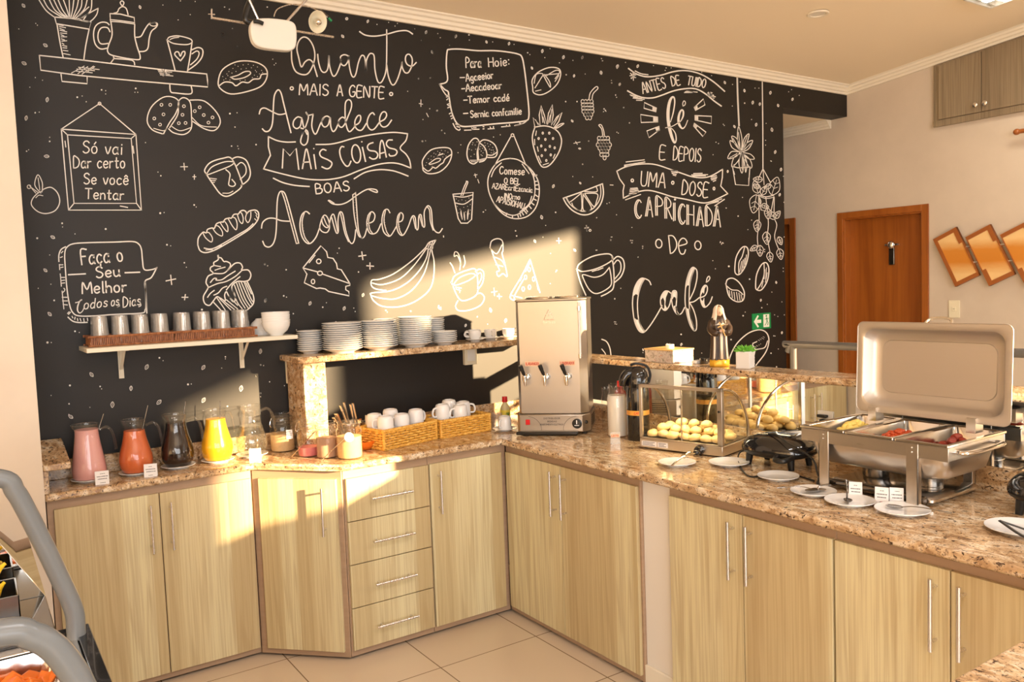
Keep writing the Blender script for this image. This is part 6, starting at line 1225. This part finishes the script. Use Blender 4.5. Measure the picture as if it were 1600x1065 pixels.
tg_ = thing('serving_tongs', 'metal serving tongs lying on the first small plate', 'tongs', (PC[0].x, PC[0].y, ZC + .0165))
pa = at(1084, 705, ZC + .03)
for k, (u, v, z) in enumerate(((1050, 727, .014), (1068, 716, .020))):
    q = at(u, v, ZC + z); e = at(1085, 708 - k * 3, ZC + .035); wb(MB().tube(cr([q, (q + e) / 2 + Vector((0, 0, .012)), e], 6), .0062, 8, flat=.35), 'arm', 'polished_steel', tg_)
q = at(1088, 707, ZC + .033); wb(MB().ball(tuple(q), .013, .013, .011, 14, 10), 'grip_end', 'gloss_black', tg_)
def zpl(p, dx, dy, dz=.0165): return (p.x + dx, p.y + dy, ZC + dz)
e = at(1205, 767, ZC + .012); spoon('long thin serving spoon resting on the plate by the cable plug', zpl(PC[3], .018, -.006), (e.x + .03, e.y, ZC + .018))
spoon('short steel spoon leaning across the plate by the cable plug', zpl(PC[3], -.012, -.004, .0185), zpl(PC[3], .050, -.030, .030))
e = on_x(1319, 765, PC[4].x - .015); spoon('dark spoon standing tilted on its plate', zpl(PC[4], -.016, -.004, .018), (PC[4].x + .01, e.y + .012, ZC + .072), 'dark_steel', .021)
e = at(1487, 805, ZC + .016); spoon('long steel serving spoon reaching over the plate edge', zpl(PC[5], -.006, .022, .0185), (e.x, e.y, ZC + .022))
bt_ = thing('black_tongs', 'black plastic tongs lying across the plate at the right edge', 'tongs', zpl(PC[6], 0, 0, .02))
q0, q1, q2 = at(1562, 813, ZC + .045), at(1600, 838, ZC + .024), at(1640, 852, ZC + .02)
wb(MB().tube(cr([q0, q1, q2], 6), .006, 8, flat=.4), 'arm', 'black_plastic', bt_); q1, q2 = at(1600, 826, ZC + .03), at(1642, 840, ZC + .02); wb(MB().tube(cr([q0, q1, q2], 6), .006, 8, flat=.4), 'arm', 'black_plastic', bt_)

# ------------------------------------------------------------- two black sandwich grills
def make_grill(label, loc, rz, s=1.0):
    root = thing('sandwich_grill', label, 'grill', loc, rz, 'black sandwich grills')
    def dome(z0, z1, rx, ry, up):
        rows = []
        for i in range(13):
            t = math.pi / 2 * i / 12; k = math.cos(t) ** .55; z = z0 + (z1 - z0) * math.sin(t)
            rows.append([(rx * k * math.copysign(abs(math.cos(a)) ** .75, math.cos(a)), ry * k * math.copysign(abs(math.sin(a)) ** .75, math.sin(a)), z) for a in [2 * math.pi * j / 44 for j in range(45)]])
        return MB().grid(rows)
    d = dome(.066 * s, .122 * s, .140 * s, .112 * s, 1); d.build('upper_shell', 'gloss_black', root, smooth=70)
    l = dome(.062 * s, .034 * s, .138 * s, .110 * s, -1); l.build('lower_shell', 'black_plastic', root, smooth=70)
    MB().prism([(.136 * s * math.copysign(abs(math.cos(a)) ** .75, math.cos(a)), .108 * s * math.copysign(abs(math.sin(a)) ** .75, math.sin(a))) for a in [2 * math.pi * j / 40 for j in range(40)]], .060 * s, .068 * s).build('seam', 'rubber_black', root)
    for x, y in ((-.10, -.06), (.085, -.065), (-.09, .06), (.09, .06)): MB().tube([(x * s, y * s, 0), (x * .95 * s, y * .95 * s, .044 * s)], [.011 * s, .015 * s], 12).build('leg', 'black_plastic', root)
    MB().tube(cr([(.05 * s, -.104 * s, .058 * s), (.06 * s, -.135 * s, .05 * s), (.095 * s, -.135 * s, .05 * s), (.105 * s, -.09 * s, .058 * s)], 5), .010 * s, 10).build('handle', 'black_plastic', root)
    return root
gp_ = at(1226, 724); g1 = make_grill('black domed sandwich grill between the bread case and the chafing dish', (3.035, gp_.y - .0, ZC + .0003), math.radians(-82))
g2 = again(g1, 'black sandwich grill cut by the right edge, behind the plate with black tongs', (3.085, -2.785, ZC + .0003), math.radians(-75))
P = [(3.0, -1.745, ZC + .05), at(1158, 705, ZC + .03), at(1154, 722, ZC + .005), at(1172, 744, ZC + .005), at(1215, 737, ZC + .004), at(1250, 744, ZC + .004), at(1272, 751, ZC + .006)]
c1 = thing('power_cable', 'black power cable of the grill looping over it to a plug', 'cable', (2.9, -1.95, ZC))
wb(MB().tube(cr(P, 8), .0032, 8), 'lower_cord', 'rubber_black', c1)
q = at(1281, 752, ZC + .022)
P = [(3.0, -1.80, ZC + .122), (2.97, -1.86, ZC + .132), (2.915, -1.955, ZC + .120), tuple(on_x(1268, 715, 2.895)), tuple(on_x(1277, 738, 2.885)), tuple(q)]
wb(MB().tube(cr(P, 8), .0034, 8), 'upper_cord', 'rubber_black', c1)
pg = MB().tube([q + Vector((0, .004, .006)), q, q + Vector((0, -.002, -.017))], [.006, .0125, .0135], 12); wb(pg, 'plug', 'black_plastic', c1)
wb(MB().tube([q + Vector((-.004, .004, -.016)), q + Vector((-.010, .010, -.0205))], .002, 6).tube([q + Vector((-.008, -.004, -.016)), q + Vector((-.014, 0, -.0205))], .002, 6), 'prongs', 'chrome', c1)

# ------------------------------------------------------------- chafing dish
X0, X1, Y0, Y1, ZR = 2.832, 3.185, -2.066, -2.585, 1.075
cd = thing('chafing_dish', 'rectangular stainless chafing dish with its lid standing open', 'chafing dish', ((X0 + X1) / 2, (Y0 + Y1) / 2, ZC + .0003))
def rrect(x0, x1, y0, y1, r, n=6):
    if y0 > y1: y0, y1 = y1, y0
    P = []
    for cx, cy, a0 in ((x1 - r, y1 - r, 0), (x0 + r, y1 - r, 90), (x0 + r, y0 + r, 180), (x1 - r, y0 + r, 270)):
        for i in range(n + 1): a = math.radians(a0 + 90 * i / n); P.append((cx + r * math.cos(a), cy + r * math.sin(a)))
    return P
def loft(loops, close_top=False, close_bot=True):
    b = MB(); n = len(loops[0][0]); V = []; F = []
    for P, z in loops: V += [(x, y, z) for x, y in P]
    for j in range(len(loops) - 1): F += [(j*n+i, j*n+(i+1)%n, (j+1)*n+(i+1)%n, (j+1)*n+i) for i in range(n)]
    if close_bot: F.append(tuple(range((len(loops) - 1) * n, len(loops) * n)))
    if close_top: F.append(tuple(range(n)))
    return b.add(V, F)
i_ = .022
pan = loft([(rrect(X0 + i_ - .004, X1 - i_ + .004, Y0 - i_ + .004, Y1 + i_ - .004, .03), ZR - .004), (rrect(X0 + i_, X1 - i_, Y0 - i_, Y1 + i_, .04), ZR - .06), (rrect(X0 + i_ + .008, X1 - i_ - .008, Y0 - i_ - .008, Y1 + i_ + .008, .05), ZR - .105), (rrect(X0 + i_ + .03, X1 - i_ - .03, Y0 - i_ - .03, Y1 + i_ + .03, .05), ZR - .120)])
wb(pan, 'water_pan', 'brushed_steel', cd, smooth=50)
band = MB(); 
for a, b in (((X0 + .006, X0 + .010), (Y1 + .004, Y0 - .004)), ((X1 - .010, X1 - .006), (Y1 + .004, Y0 - .004))): band.box(a[0], a[1], b[0], b[1], ZR - .048, ZR - .006)
for y in (Y0 - .006, Y1 + .010): band.box(X0 + .008, X1 - .008, y - .004, y, ZR - .048, ZR - .006)
wb(band, 'frame_band', 'brushed_steel', cd, bevel=.001)
for lx, ly, sx_, sy_ in ((X0 + .004, -2.158, 1, 1), (X0 + .004, -2.470, 1, -1), (X1 - .004, -2.158, -1, 1), (X1 - .004, -2.470, -1, -1)):
    l = MB(); a, b = sorted((lx, lx + sx_ * .005)); l.box(a, b, ly - .019, ly + .019, ZC + .0005, ZR - .005)
    a, b = sorted((lx, lx + sx_ * .020)); l.box(a, b, ly - .019 if sy_ < 0 else ly + .015, ly - .015 if sy_ < 0 else ly + .019, ZC + .0005, ZR - .05)
    for z in (ZR - .018, ZR - .032): l.ball((lx - sx_ * .001, ly, z), .003, .003, .003, 8, 6)
    wb(l, 'leg', 'brushed_steel', cd, bevel=.0008)
shf = loft([(rrect(X0 + .06, X1 - .02, -2.15, -2.50, .02), ZC + .030), (rrect(X0 + .05, X1 - .012, -2.14, -2.51, .02), ZC + .022), (rrect(X0 + .05, X1 - .012, -2.14, -2.51, .02), ZC + .014)], True)
wb(shf, 'lower_shelf', 'polished_steel', cd, smooth=40)
wb(MB().tube([(X0 + .040, -2.115, ZC + .022), (X0 + .040, -2.49, ZC + .022)], .0125, 16), 'shelf_roll', 'dark_steel', cd)
hd = MB().tube(cr([(X0 + .06, Y1 + .01, ZR - .024), (X0 + .07, Y1 - .018, ZR - .026), (X0 + .17, Y1 - .022, ZR - .028), (X1 - .07, Y1 - .018, ZR - .026), (X1 - .06, Y1 + .01, ZR - .024)], 6), .011, 10, flat=.55); wb(hd, 'side_handle', 'polished_steel', cd)
hd = MB().tube(cr([(X0 + .06, Y0 - .01, ZR - .024), (X0 + .07, Y0 + .018, ZR - .026), (X0 + .17, Y0 + .022, ZR - .028), (X1 - .07, Y0 + .018, ZR - .026), (X1 - .06, Y0 - .01, ZR - .024)], 6), .011, 10, flat=.55); wb(hd, 'side_handle', 'polished_steel', cd)
# lid: a deep tray standing up behind the dish, hollow side to the room
LX, LY0, LY1, LZ0, LZ1 = 3.085, -2.118, -2.640, 1.108, 1.424
def yz(P, x): return [(x, a, b) for a, b in P]
lv = []
for (m_, r, x) in ((0, .022, .0), (.0, .022, .004), (.018, .030, .002), (.024, .036, .006), (.034, .044, .040), (.046, .040, .052), (.066, .035, .054), (.068, .034, .0505)):
    lv.append((rrect(LY1 + m_, LY0 - m_, LZ0 + m_, LZ1 - m_, r), x))
b = MB(); n = len(lv[0][0]); V = []; F = []
for P, x in lv: V += [(LX + x - (q[1] - LZ0) * .0 + (q[1] - LZ0) * .05, q[0], q[1]) for q in P]
for j in range(len(lv) - 1): F += [(j*n+i, j*n+(i+1)%n, (j+1)*n+(i+1)%n, (j+1)*n+i) for i in range(n)]
F.append(tuple(range((len(lv) - 1) * n, len(lv) * n))); b.add(V, F)
lid = wb(b, 'lid', 'lid_steel', cd, smooth=40, solid=.0018)
Mi = Matrix.Translation(-cd.location)
MB().tube(cr([(LX + .06, -2.33, 1.40), (LX + .09, -2.34, 1.432), (LX + .09, -2.41, 1.432), (LX + .06, -2.42, 1.40)], 6), .005, 8).xf(Mi).build('lid_handle', 'polished_steel', lid)
for hy in (-2.20, -2.54): MB().box(LX - .008, LX + .04, hy, hy + .03, ZR + .002, LZ0 + .016).xf(Mi).build('hinge', 'brushed_steel', lid)
# three drop-in food pans
pans = [('left', 'scrambled eggs', Y0, -2.238), ('middle', 'red sauce', -2.241, -2.411), ('right', 'sliced sausage', -2.414, Y1)]
for nm, fd, ya, yb in pans:
    root = thing('food_pan', 'stainless drop-in pan of %s in the chafing dish' % fd, 'food pan', ((X0 + X1) / 2, (ya + yb) / 2, ZR), 0, 'drop-in pans of the chafing dish')
    R_ = lambda m_, r: rrect(X0 + m_, X1 - m_ - .0, ya - m_, yb + m_, r)
    b = loft([(R_(.0, .006), ZR - .003), (R_(.0, .006), ZR + .003), (R_(.013, .012), ZR + .0035), (R_(.018, .018), ZR), (R_(.024, .026), ZR - .04), (R_(.032, .028), ZR - .056)])
    wb(b, 'pan_body', 'polished_steel', root, smooth=40)
def heap(name, label, mat, cx, cy, rx, ry, z0, h, seed, n=60, s=.012):
    r = random.Random(seed); b = MB().lathe([(1, 0), (.85, .35), (.5, .8), (0, 1)], 24).xf(Matrix.Translation((cx, cy, z0)) @ Matrix.Diagonal((rx, ry, h, 1)))
    for i in range(n):
        a, d = r.uniform(0, 6.28), math.sqrt(r.random()) * .95; q = s * r.uniform(.6, 1.25); k = len(b.v)
        b.ball((0, 0, 0), q, q * .8, q * .6, 8, 6); b.xf(Matrix.Translation((cx + rx * d * math.cos(a), cy + ry * d * math.sin(a), z0 + h * (1 - d * d) * .95 + .002)) @ Matrix.Rotation(r.uniform(0, 6), 4, 'Z') @ Matrix.Rotation(r.uniform(-.6, .6), 4, 'X'), k)
    o = b.build(name, mat, None, smooth=70); return o
o = heap('scrambled_eggs', '', 'egg_yellow', 3.00, -2.165, .110, .040, ZR - .054, .062, 2, 90, .012); tag(o, 'yellow scrambled eggs heaped in the left pan of the chafing dish', 'eggs', None, 'stuff')
o = heap('meat_sauce', '', 'sauce_red', 2.99, -2.332, .120, .056, ZR - .053, .050, 3, 110, .010); tag(o, 'chunky red sauce in the middle pan of the chafing dish', 'sauce', None, 'stuff')
sg0 = None; r = random.Random(8)
for i in range(12):
    a = i * 2.4; d = .014 * math.sqrt(i); p = (3.04 + d * math.cos(a) * 1.5, -2.500 + d * math.sin(a) * .9, ZR - .055 + .012 + (.020 if i < 4 else .0) + (.012 if i < 1 else 0))
    if sg0 is None:
        sg0 = MB().tube(cr([(-.020, 0, 0), (-.017, 0, 0), (0, 0, .003), (.017, 0, 0), (.020, 0, 0)], 4), [.004, .007, .009, .0105] + [.0115] * 9 + [.0105, .009, .007, .004], 12).build('sausage_piece', 'sausage_red', None, smooth=70); sg0.location = p
        tag(sg0, 'dark red sausage piece in the right pan of the chafing dish', 'sausage', 'sausage pieces in the right pan')
    else: again(sg0, sg0['label'], p, rot=(r.uniform(-.3, .3), r.uniform(-.4, .4), r.uniform(0, 6)))
for i, (u, v, lab) in enumerate(((1366, 752, 'round steel burner can under the left half of the chafing dish'), (1455, 767, 'round steel burner can under the right half of the chafing dish'))):
    y_ = (-2.225, -2.415)[i]
    def mk_b(lab, loc):
        root = thing('burner_can', lab, 'burner', loc, 0, 'fuel burners under the chafing dish')
        MB().lathe([(0, 0), (.042, 0), (.043, .003), (.043, .030), (.040, .032), (.040, .046), (.036, .050), (0, .050)], 32).build('can', 'dark_steel', root, smooth=40)
        MB().tube([(.044 * math.cos(k * .2244), .044 * math.sin(k * .2244), .031) for k in range(28)], .002, 6, closed=True).build('band', 'polished_steel', root); return root
    loc = (3.035, y_, ZC + .0305)
    if i == 0: bn = mk_b(lab, loc)
    else: again(bn, lab, loc)
for (u, v, lab, a) in ((1337, 778, 'white label card before the left leg of the chafing dish', -62), (1378, 787, 'white label card in the middle of the three before the chafing dish', -68), (1401, 788, 'white label card standing next to the right front leg of the chafing dish', -58)):
    p = at(u, v); card(lab, (p.x, p.y, ZC + .0003), math.radians(a), .040, .056, 3, True, .3)
# white wall plate with two black plugs on the mirror wall, left of the chafing dish
q = on_x(1290, 652, 3.23)
so_ = thing('mirror_socket', 'white socket plate with black plugs set on the mirror', 'socket', (3.2318, q.y, q.z))
MB().box(-.006, 0, -.034, .034, -.030, .026).build('socket_plate', 'white_plastic', so_, bevel=.002)
for y_, z_ in ((.004, .008), (-.008, -.010)): MB().box(-.028, -.0062, y_ - .020, y_ + .020, z_ - .006, z_ + .005).build('plug', 'black_plastic', so_, bevel=.003)

# ------------------------------------------------------------- upper cabinet, panels, switch, curtain rod on the right wall
uc = thing('wall_cabinet', 'grey-brown laminate wall cabinet high on the beige wall', 'cabinet', (XR, -1.3, 2.594))
y0, y1 = -.690, -1.90
def slab(ya, yb, x0, x1, zb, top): return MB().add([(x0, ya, zb), (x1, ya, zb), (x1, yb, zb), (x0, yb, zb), (x0, ya, ceil_z(ya) - top), (x1, ya, ceil_z(ya) - top), (x1, yb, ceil_z(yb) - top), (x0, yb, ceil_z(yb) - top)], [(3,2,1,0),(4,5,6,7),(0,1,5,4),(1,2,6,5),(2,3,7,6),(3,0,4,7)])
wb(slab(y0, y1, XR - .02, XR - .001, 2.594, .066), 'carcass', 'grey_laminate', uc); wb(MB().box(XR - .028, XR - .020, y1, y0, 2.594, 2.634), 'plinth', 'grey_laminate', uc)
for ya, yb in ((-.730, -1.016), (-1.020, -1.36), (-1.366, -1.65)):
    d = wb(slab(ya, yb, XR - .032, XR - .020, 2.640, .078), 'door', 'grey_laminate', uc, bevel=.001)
    if ya > -1.2:
        ky = -.988 if ya > -.8 else -1.050
        k = MB().lathe([(0, 0), (.006, 0), (.006, .012), (.016, .018), (.016, .024), (.010, .028), (0, .029)], 20).xf(Matrix.Translation(Vector((XR - .032, ky, 2.688)) - uc.location) @ Matrix.Rotation(-math.pi / 2, 4, 'Y')); k.build('knob', 'handle_metal', d)
wp = thing('marquetry_art', 'three tilted marquetry wood panels joined by metal rods on the beige wall', 'wall art', (XR, -1.0, 1.68))
for i, yc in enumerate((-.855, -1.080, -1.305)):
    pz = 1.680; ca, sa = math.cos(math.radians(25)), math.sin(math.radians(25)); w_, h_ = .178, .372
    def T(a, b, x): return (x, yc - (a * ca + b * sa * -1.0) * 1.0, pz + (a * sa * 1.0 + b * ca))
    def pb(a0, a1, b0, b1, x0, x1): return MB().add([T(a0, b0, x0), T(a1, b0, x0), T(a1, b1, x0), T(a0, b1, x0), T(a0, b0, x1), T(a1, b0, x1), T(a1, b1, x1), T(a0, b1, x1)], [(3,2,1,0),(4,5,6,7),(0,1,5,4),(1,2,6,5),(2,3,7,6),(3,0,4,7)])
    pm = pb(-w_/2 + .004, w_/2 - .004, -h_/2 + .004, h_/2 - .004, XR - .040, XR - .022); o = wb(pm, 'panel_board', 'panel_marquetry', wp)
    fr = pb(-w_/2, w_/2, h_/2 - .026, h_/2, XR - .044, XR - .020); 
    for q in ((-w_/2, w_/2, -h_/2, -h_/2 + .026), (-w_/2, -w_/2 + (.024 if i == 0 else .006), -h_/2, h_/2), (w_/2 - .030, w_/2, h_/2 - .115, h_/2), (w_/2 - .008, w_/2, -h_/2, h_/2)) + (((-w_/2, -w_/2 + .030, -h_/2, -h_/2 + .115),) if i else ()):
        k_ = len(fr.v) * .00003; s = pb(*q, XR - .044 - k_, XR - .0195); fr.add(s.v, s.f)
    wb(fr, 'panel_frame', 'panel_edge', wp)
    if i < 2:
        for b_ in (.02, -.10): wb(MB().tube([T(w_/2 - .02, b_ + .02, XR - .03), T(w_/2 + .06, b_ - .018, XR - .03)], .008, 12), 'joining_rod', 'chrome', wp)
ls = thing('light_switch', 'cream light switch plate on the beige wall below the wood panels', 'switch', (XR, -.826, 1.318))
MB().box(-.009, -.0005, -.038, .038, -.062, .060).build('switch_plate', 'cream_plastic', ls, bevel=.002); MB().box(-.012, -.009, -.014, .014, -.013, .013).build('rocker', 'cream_plastic', ls, bevel=.001); MB().box(-.0125, -.012, -.005, .005, -.001, .002).build('switch_mark', 'ink', ls)
rd = thing('curtain_rod', 'dark red curtain rod end at the right edge above the wood panels', 'curtain rod', (XR, -1.5, 2.463))
MB().tube([(-.06, .235, 0), (-.06, -.5, 0)], .014, 12).build('rod', 'panel_edge', rd); MB().ball((-.06, .245, 0), .020, .022, .020, 14, 10).build('finial', 'panel_edge', rd); MB().box(-.07, -.0005, .16, .175, -.02, .02).build('rod_bracket', 'panel_edge', rd)

# ------------------------------------------------------------- ceiling fittings
q = on_y(1278, 25, -.62); zc_ = ceil_z(-.62); q = on_z(1278, 25, ceil_z(-.66))
dn = thing('ceiling_spot', 'small round recessed spot in the beige ceiling', 'ceiling light', (q.x, q.y, ceil_z(q.y) - .012)); MB().lathe([(.045, .010), (.060, .010), (.062, .004), (.058, 0), (.046, .002), (.044, .010)], 32).build('trim_ring', 'cream_trim', dn); MB().lathe([(0, .006), (.044, .006), (.044, .010), (0, .010)], 24).build('diffuser', 'white_plastic', dn)
q = on_z(1526, 5, ceil_z(-1.4) - .04); fy = q.y - .60
fl = thing('ceiling_light', 'fluorescent ceiling fitting with a bright louvre at the top edge', 'ceiling light', (q.x, fy, ceil_z(fy) - .05)); fl.rotation_euler = (math.atan(.089) * -1, 0, 0)
MB().box(-.15, .15, -.6, .6, .03, .046).box(-.15, -.14, -.6, .6, 0, .04).box(.14, .15, -.6, .6, 0, .04).box(-.15, .15, -.6, -.59, 0, .04).box(-.15, .15, .59, .6, 0, .04).build('housing', 'white_plastic', fl)
lv_ = MB()
for k in range(24): lv_.box(-.138, .138, -.585 + k * .05, -.582 + k * .05, .002, .026)
lv_.build('louvre', 'chrome', fl)
for x_ in (-.07, .07): MB().tube([(x_, -.57, .022), (x_, .57, .022)], .008, 10).build('lamp_tube', 'tube_glow', fl)
# track light on two wires below the ceiling, left of the script lettering
yt = -.60
tk = thing('track_light', 'ceiling spotlight bar with a square white head and a round reflector lamp', 'spotlight', (1.55, yt, 2.67))
a, b = on_y(331, 28, yt + .10), on_y(521, 58, yt + .10); wb(MB().tube([a, b], .006, 10, flat=.8), 'bar', 'handle_metal', tk); wb(MB().tube([on_y(331, 14, yt + .10), a], .003, 8).tube([on_y(326, 22, yt + .1), on_y(336, 23, yt + .1)], .002, 6), 'bar_end', 'handle_metal', tk)
P = [on_y(u, v, yt) for u, v in ((392, 40), (398, 30), (420, 28), (448, 31), (460, 36), (464, 48), (463, 70), (456, 78), (440, 78), (410, 74), (398, 67), (393, 55))]
P = cr(P, 4, True); f0_ = MB(); V = [tuple(p) for p in P] + [(p.x, p.y + .035, p.z) for p in P]; n = len(P)
f0_.add(V, [tuple(range(n)), tuple(range(2 * n - 1, n - 1, -1))] + [(i, (i + 1) % n, n + (i + 1) % n, n + i) for i in range(n)]); wb(f0_, 'lamp_head', 'white_plastic', tk, bevel=.005)
ct = ceil_z(yt)
e1, e2 = on_y(388, 0, yt + .02), on_y(478, 0, yt + .02)
wb(MB().tube([on_y(404, 32, yt + .02), e1 + Vector((.004, 0, .0)), Vector((e1.x, e1.y, ct))], .0055, 8), 'support_arm', 'handle_metal', tk); wb(MB().tube([on_y(448, 34, yt + .04), e2, e2 + (e2 - on_y(448, 34, yt + .04)).normalized() * .2], .005, 8), 'support_arm', 'handle_metal', tk)
wb(MB().tube(cr([on_y(396, 33, yt - .01), on_y(404, 34, yt - .012), on_y(411, 37, yt - .012)], 4), .008, 10), 'swivel', 'black_plastic', tk)
wb(MB().tube(cr([on_y(392, 0, yt + .03), on_y(386, 15, yt + .03), on_y(384, 32, yt + .03), on_y(396, 36, yt + .03)], 4), .012, 10), 'bracket', 'black_plastic', tk)
c = on_y(496, 34, yt + .05); ax = Vector((.25, -.9, -.35)).normalized(); q_ = ax.to_track_quat('Z', 'Y').to_matrix().to_4x4(); MT = Matrix.Translation(c) @ q_
rf = MB().lathe([(.012, -.035), (.030, -.020), (.043, 0), (.045, .003), (.041, .002), (.028, -.014), (.014, -.022)], 30).xf(MT); wb(rf, 'reflector', 'cream_plastic', tk, smooth=60)
wb(MB().ball((0, 0, 0), .016, .016, .020, 16, 10).xf(MT), 'bulb', 'chrome', tk)
wb(MB().tube([on_y(500, 18, yt + .09), on_y(512, 28, yt + .08)], .010, 10), 'lamp_holder', 'dark_steel', tk); wb(MB().tube([on_y(513, 28, yt + .08), on_y(518, 33, yt + .08)], .006, 8), 'connector', 'exit_green', tk)
wb(MB().tube(cr([on_y(428, 26, yt + .06), on_y(434, 14, yt + .06), on_y(455, 7, yt + .06), on_y(478, 9, yt + .06), on_y(500, 18, yt + .06)], 5), .0022, 6), 'lamp_wire', 'handle_metal', tk)

# ------------------------------------------------------------- cold buffet island at the left edge
bi = thing('buffet_island', 'steel cold buffet island with grey tube hoops at the left edge', 'buffet', (.1, -2.0, 0))
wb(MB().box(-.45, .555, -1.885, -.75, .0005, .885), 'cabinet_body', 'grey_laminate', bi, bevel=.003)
V = [(x, y, z) for y in (-1.62, -.76) for x, z in ((.566, .886), (.566, .900), (.405, 1.18), (.385, 1.17), (.385, .886))]
wb(MB().box(-.45, .566, -1.886, -1.622, .8855, .899), 'front_ledge', 'gloss_black', bi, bevel=.002)
wb(MB().add(V, [(0,1,2,3,4), (9,8,7,6,5), (0,5,6,1), (1,6,7,2), (2,7,8,3), (3,8,9,4), (4,9,5,0)]), 'sloping_guard', 'mirror_silver', bi, bevel=.002)
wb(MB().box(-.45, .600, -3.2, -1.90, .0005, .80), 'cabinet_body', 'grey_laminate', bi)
rim = MB().box(.600, .628, -3.2, -1.888, .60, .902).box(-.46, .600, -1.916, -1.888, .60, .902)
wb(rim, 'black_rim', 'gloss_black', bi, bevel=.002)
wb(MB().box(.560, .600, -3.2, -1.916, .80, .897).box(-.46, .560, -1.956, -1.916, .80, .897), 'pan_edge', 'polished_steel', bi, bevel=.003)
tp = [on_y(u, v, -1.94) for u, v in ((119, 984), (117, 960), (110, 938), (96, 908), (76, 866), (56, 826), (40, 795), (24, 768), (0, 747))]
tp = [Vector((tp[0].x, -1.94, .80))] + tp + [Vector((.36, -1.94, tp[-1].z + .02)), Vector((.1, -1.94, tp[-1].z + .02)), Vector((-.3, -1.94, tp[-1].z + .02))]
wb(MB().tube(cr(tp, 6), .0185, 16), 'tube_hoop', 'grey_paint', bi)
tp = [on_y(u, v, -2.62) for u, v in ((150, 1130), (128, 1075), (108, 1040), (82, 1010), (50, 993), (0, 989))]
tp = [Vector((tp[0].x, -2.62, .80))] + tp + [Vector((.30, -2.62, tp[-1].z)), Vector((-.3, -2.62, tp[-1].z))]
wb(MB().tube(cr(tp, 6), .0185, 16), 'tube_hoop', 'grey_paint', bi)
rc = random.Random(4)
cb_ = MB().lathe([(0, .0), (.042, .0), (.046, .004), (.046, .022), (.043, .022), (.040, .006), (0, .005)], 8)
cy0 = None
def chunk():
    b = MB().box(-.022, .022, -.014, .014, 0, .017); 
    for i, q in enumerate(b.v): b.v[i] = q * (1 + .18 * math.sin(i * 2.1))
    return b
base = thing('food_pan', 'steel salad pan in the buffet island under the near grey hoop', 'food pan', (.40, -2.25, .83))
wb(loft([(rrect(.20, .558, -2.60, -1.962, .02), .893), (rrect(.21, .550, -2.59, -1.970, .03), .86), (rrect(.22, .540, -2.58, -1.98, .03), .815)]), 'pan_body', 'polished_steel', base, smooth=40)
hb = heap('dark_salad', '', 'dark_herb', .385, -2.25, .145, .26, .818, .052, 6, 160, .016); tag(hb, 'dark red-brown cooked vegetables under the carrots', 'salad', None, 'stuff')
for i in range(34):
    a, d = rc.uniform(0, 6.28), math.sqrt(rc.random()); p = (.455 + .075 * d * math.cos(a), -2.09 + .10 * d * math.sin(a), .858 + .012 * (1 - d) + .004 * (i % 3))
    rt = (rc.uniform(-.5, .5), rc.uniform(-.5, .5), rc.uniform(0, 6))
    if cy0 is None: cy0 = chunk().build('carrot_chunk', 'carrot_orange', None, bevel=.003); cy0.location = p; tag(cy0, 'orange cooked carrot chunk in the salad pan', 'carrot', 'carrot chunks in the salad pan')
    else: again(cy0, cy0['label'], p, rot=rt)
# bananas in a steel bowl and a white plate rim, further along the island
bx = on_z(12, 935, .902)
sb = thing('fruit_tray', 'steel fruit tray on the island at the left edge of the frame', 'tray', (.445, -1.735, .8995)); MB().box(-.10, .062, -.07, .07, 0, .004).box(.058, .062, -.07, .07, 0, .070).box(-.10, .062, -.07, -.066, 0, .07).box(-.10, .062, .066, .07, 0, .07).build('tray_body', 'dark_steel', sb, bevel=.001)
bn0 = MB().tube(cr([(-.07, 0, .012), (-.035, -.010, 0), (0, -.013, -.003), (.035, -.010, 0), (.066, .002, .012), (.080, .006, .02)], 5), [.005, .010, .014, .016, .017] + [.0175] * 12 + [.016, .014, .011, .008, .006, .005, .004, .004, .004][:9], 10)
o1 = bn0.build('banana', 'banana_yellow', None, smooth=60); o1.location = (.412, -1.745, .955); o1.rotation_euler = (0, 0, .4); tag(o1, 'yellow banana lying lower in the steel fruit tray', 'banana', 'bananas in the fruit tray')
again(o1, 'yellow banana lying on top in the steel fruit tray', (.410, -1.715, .995), .15)
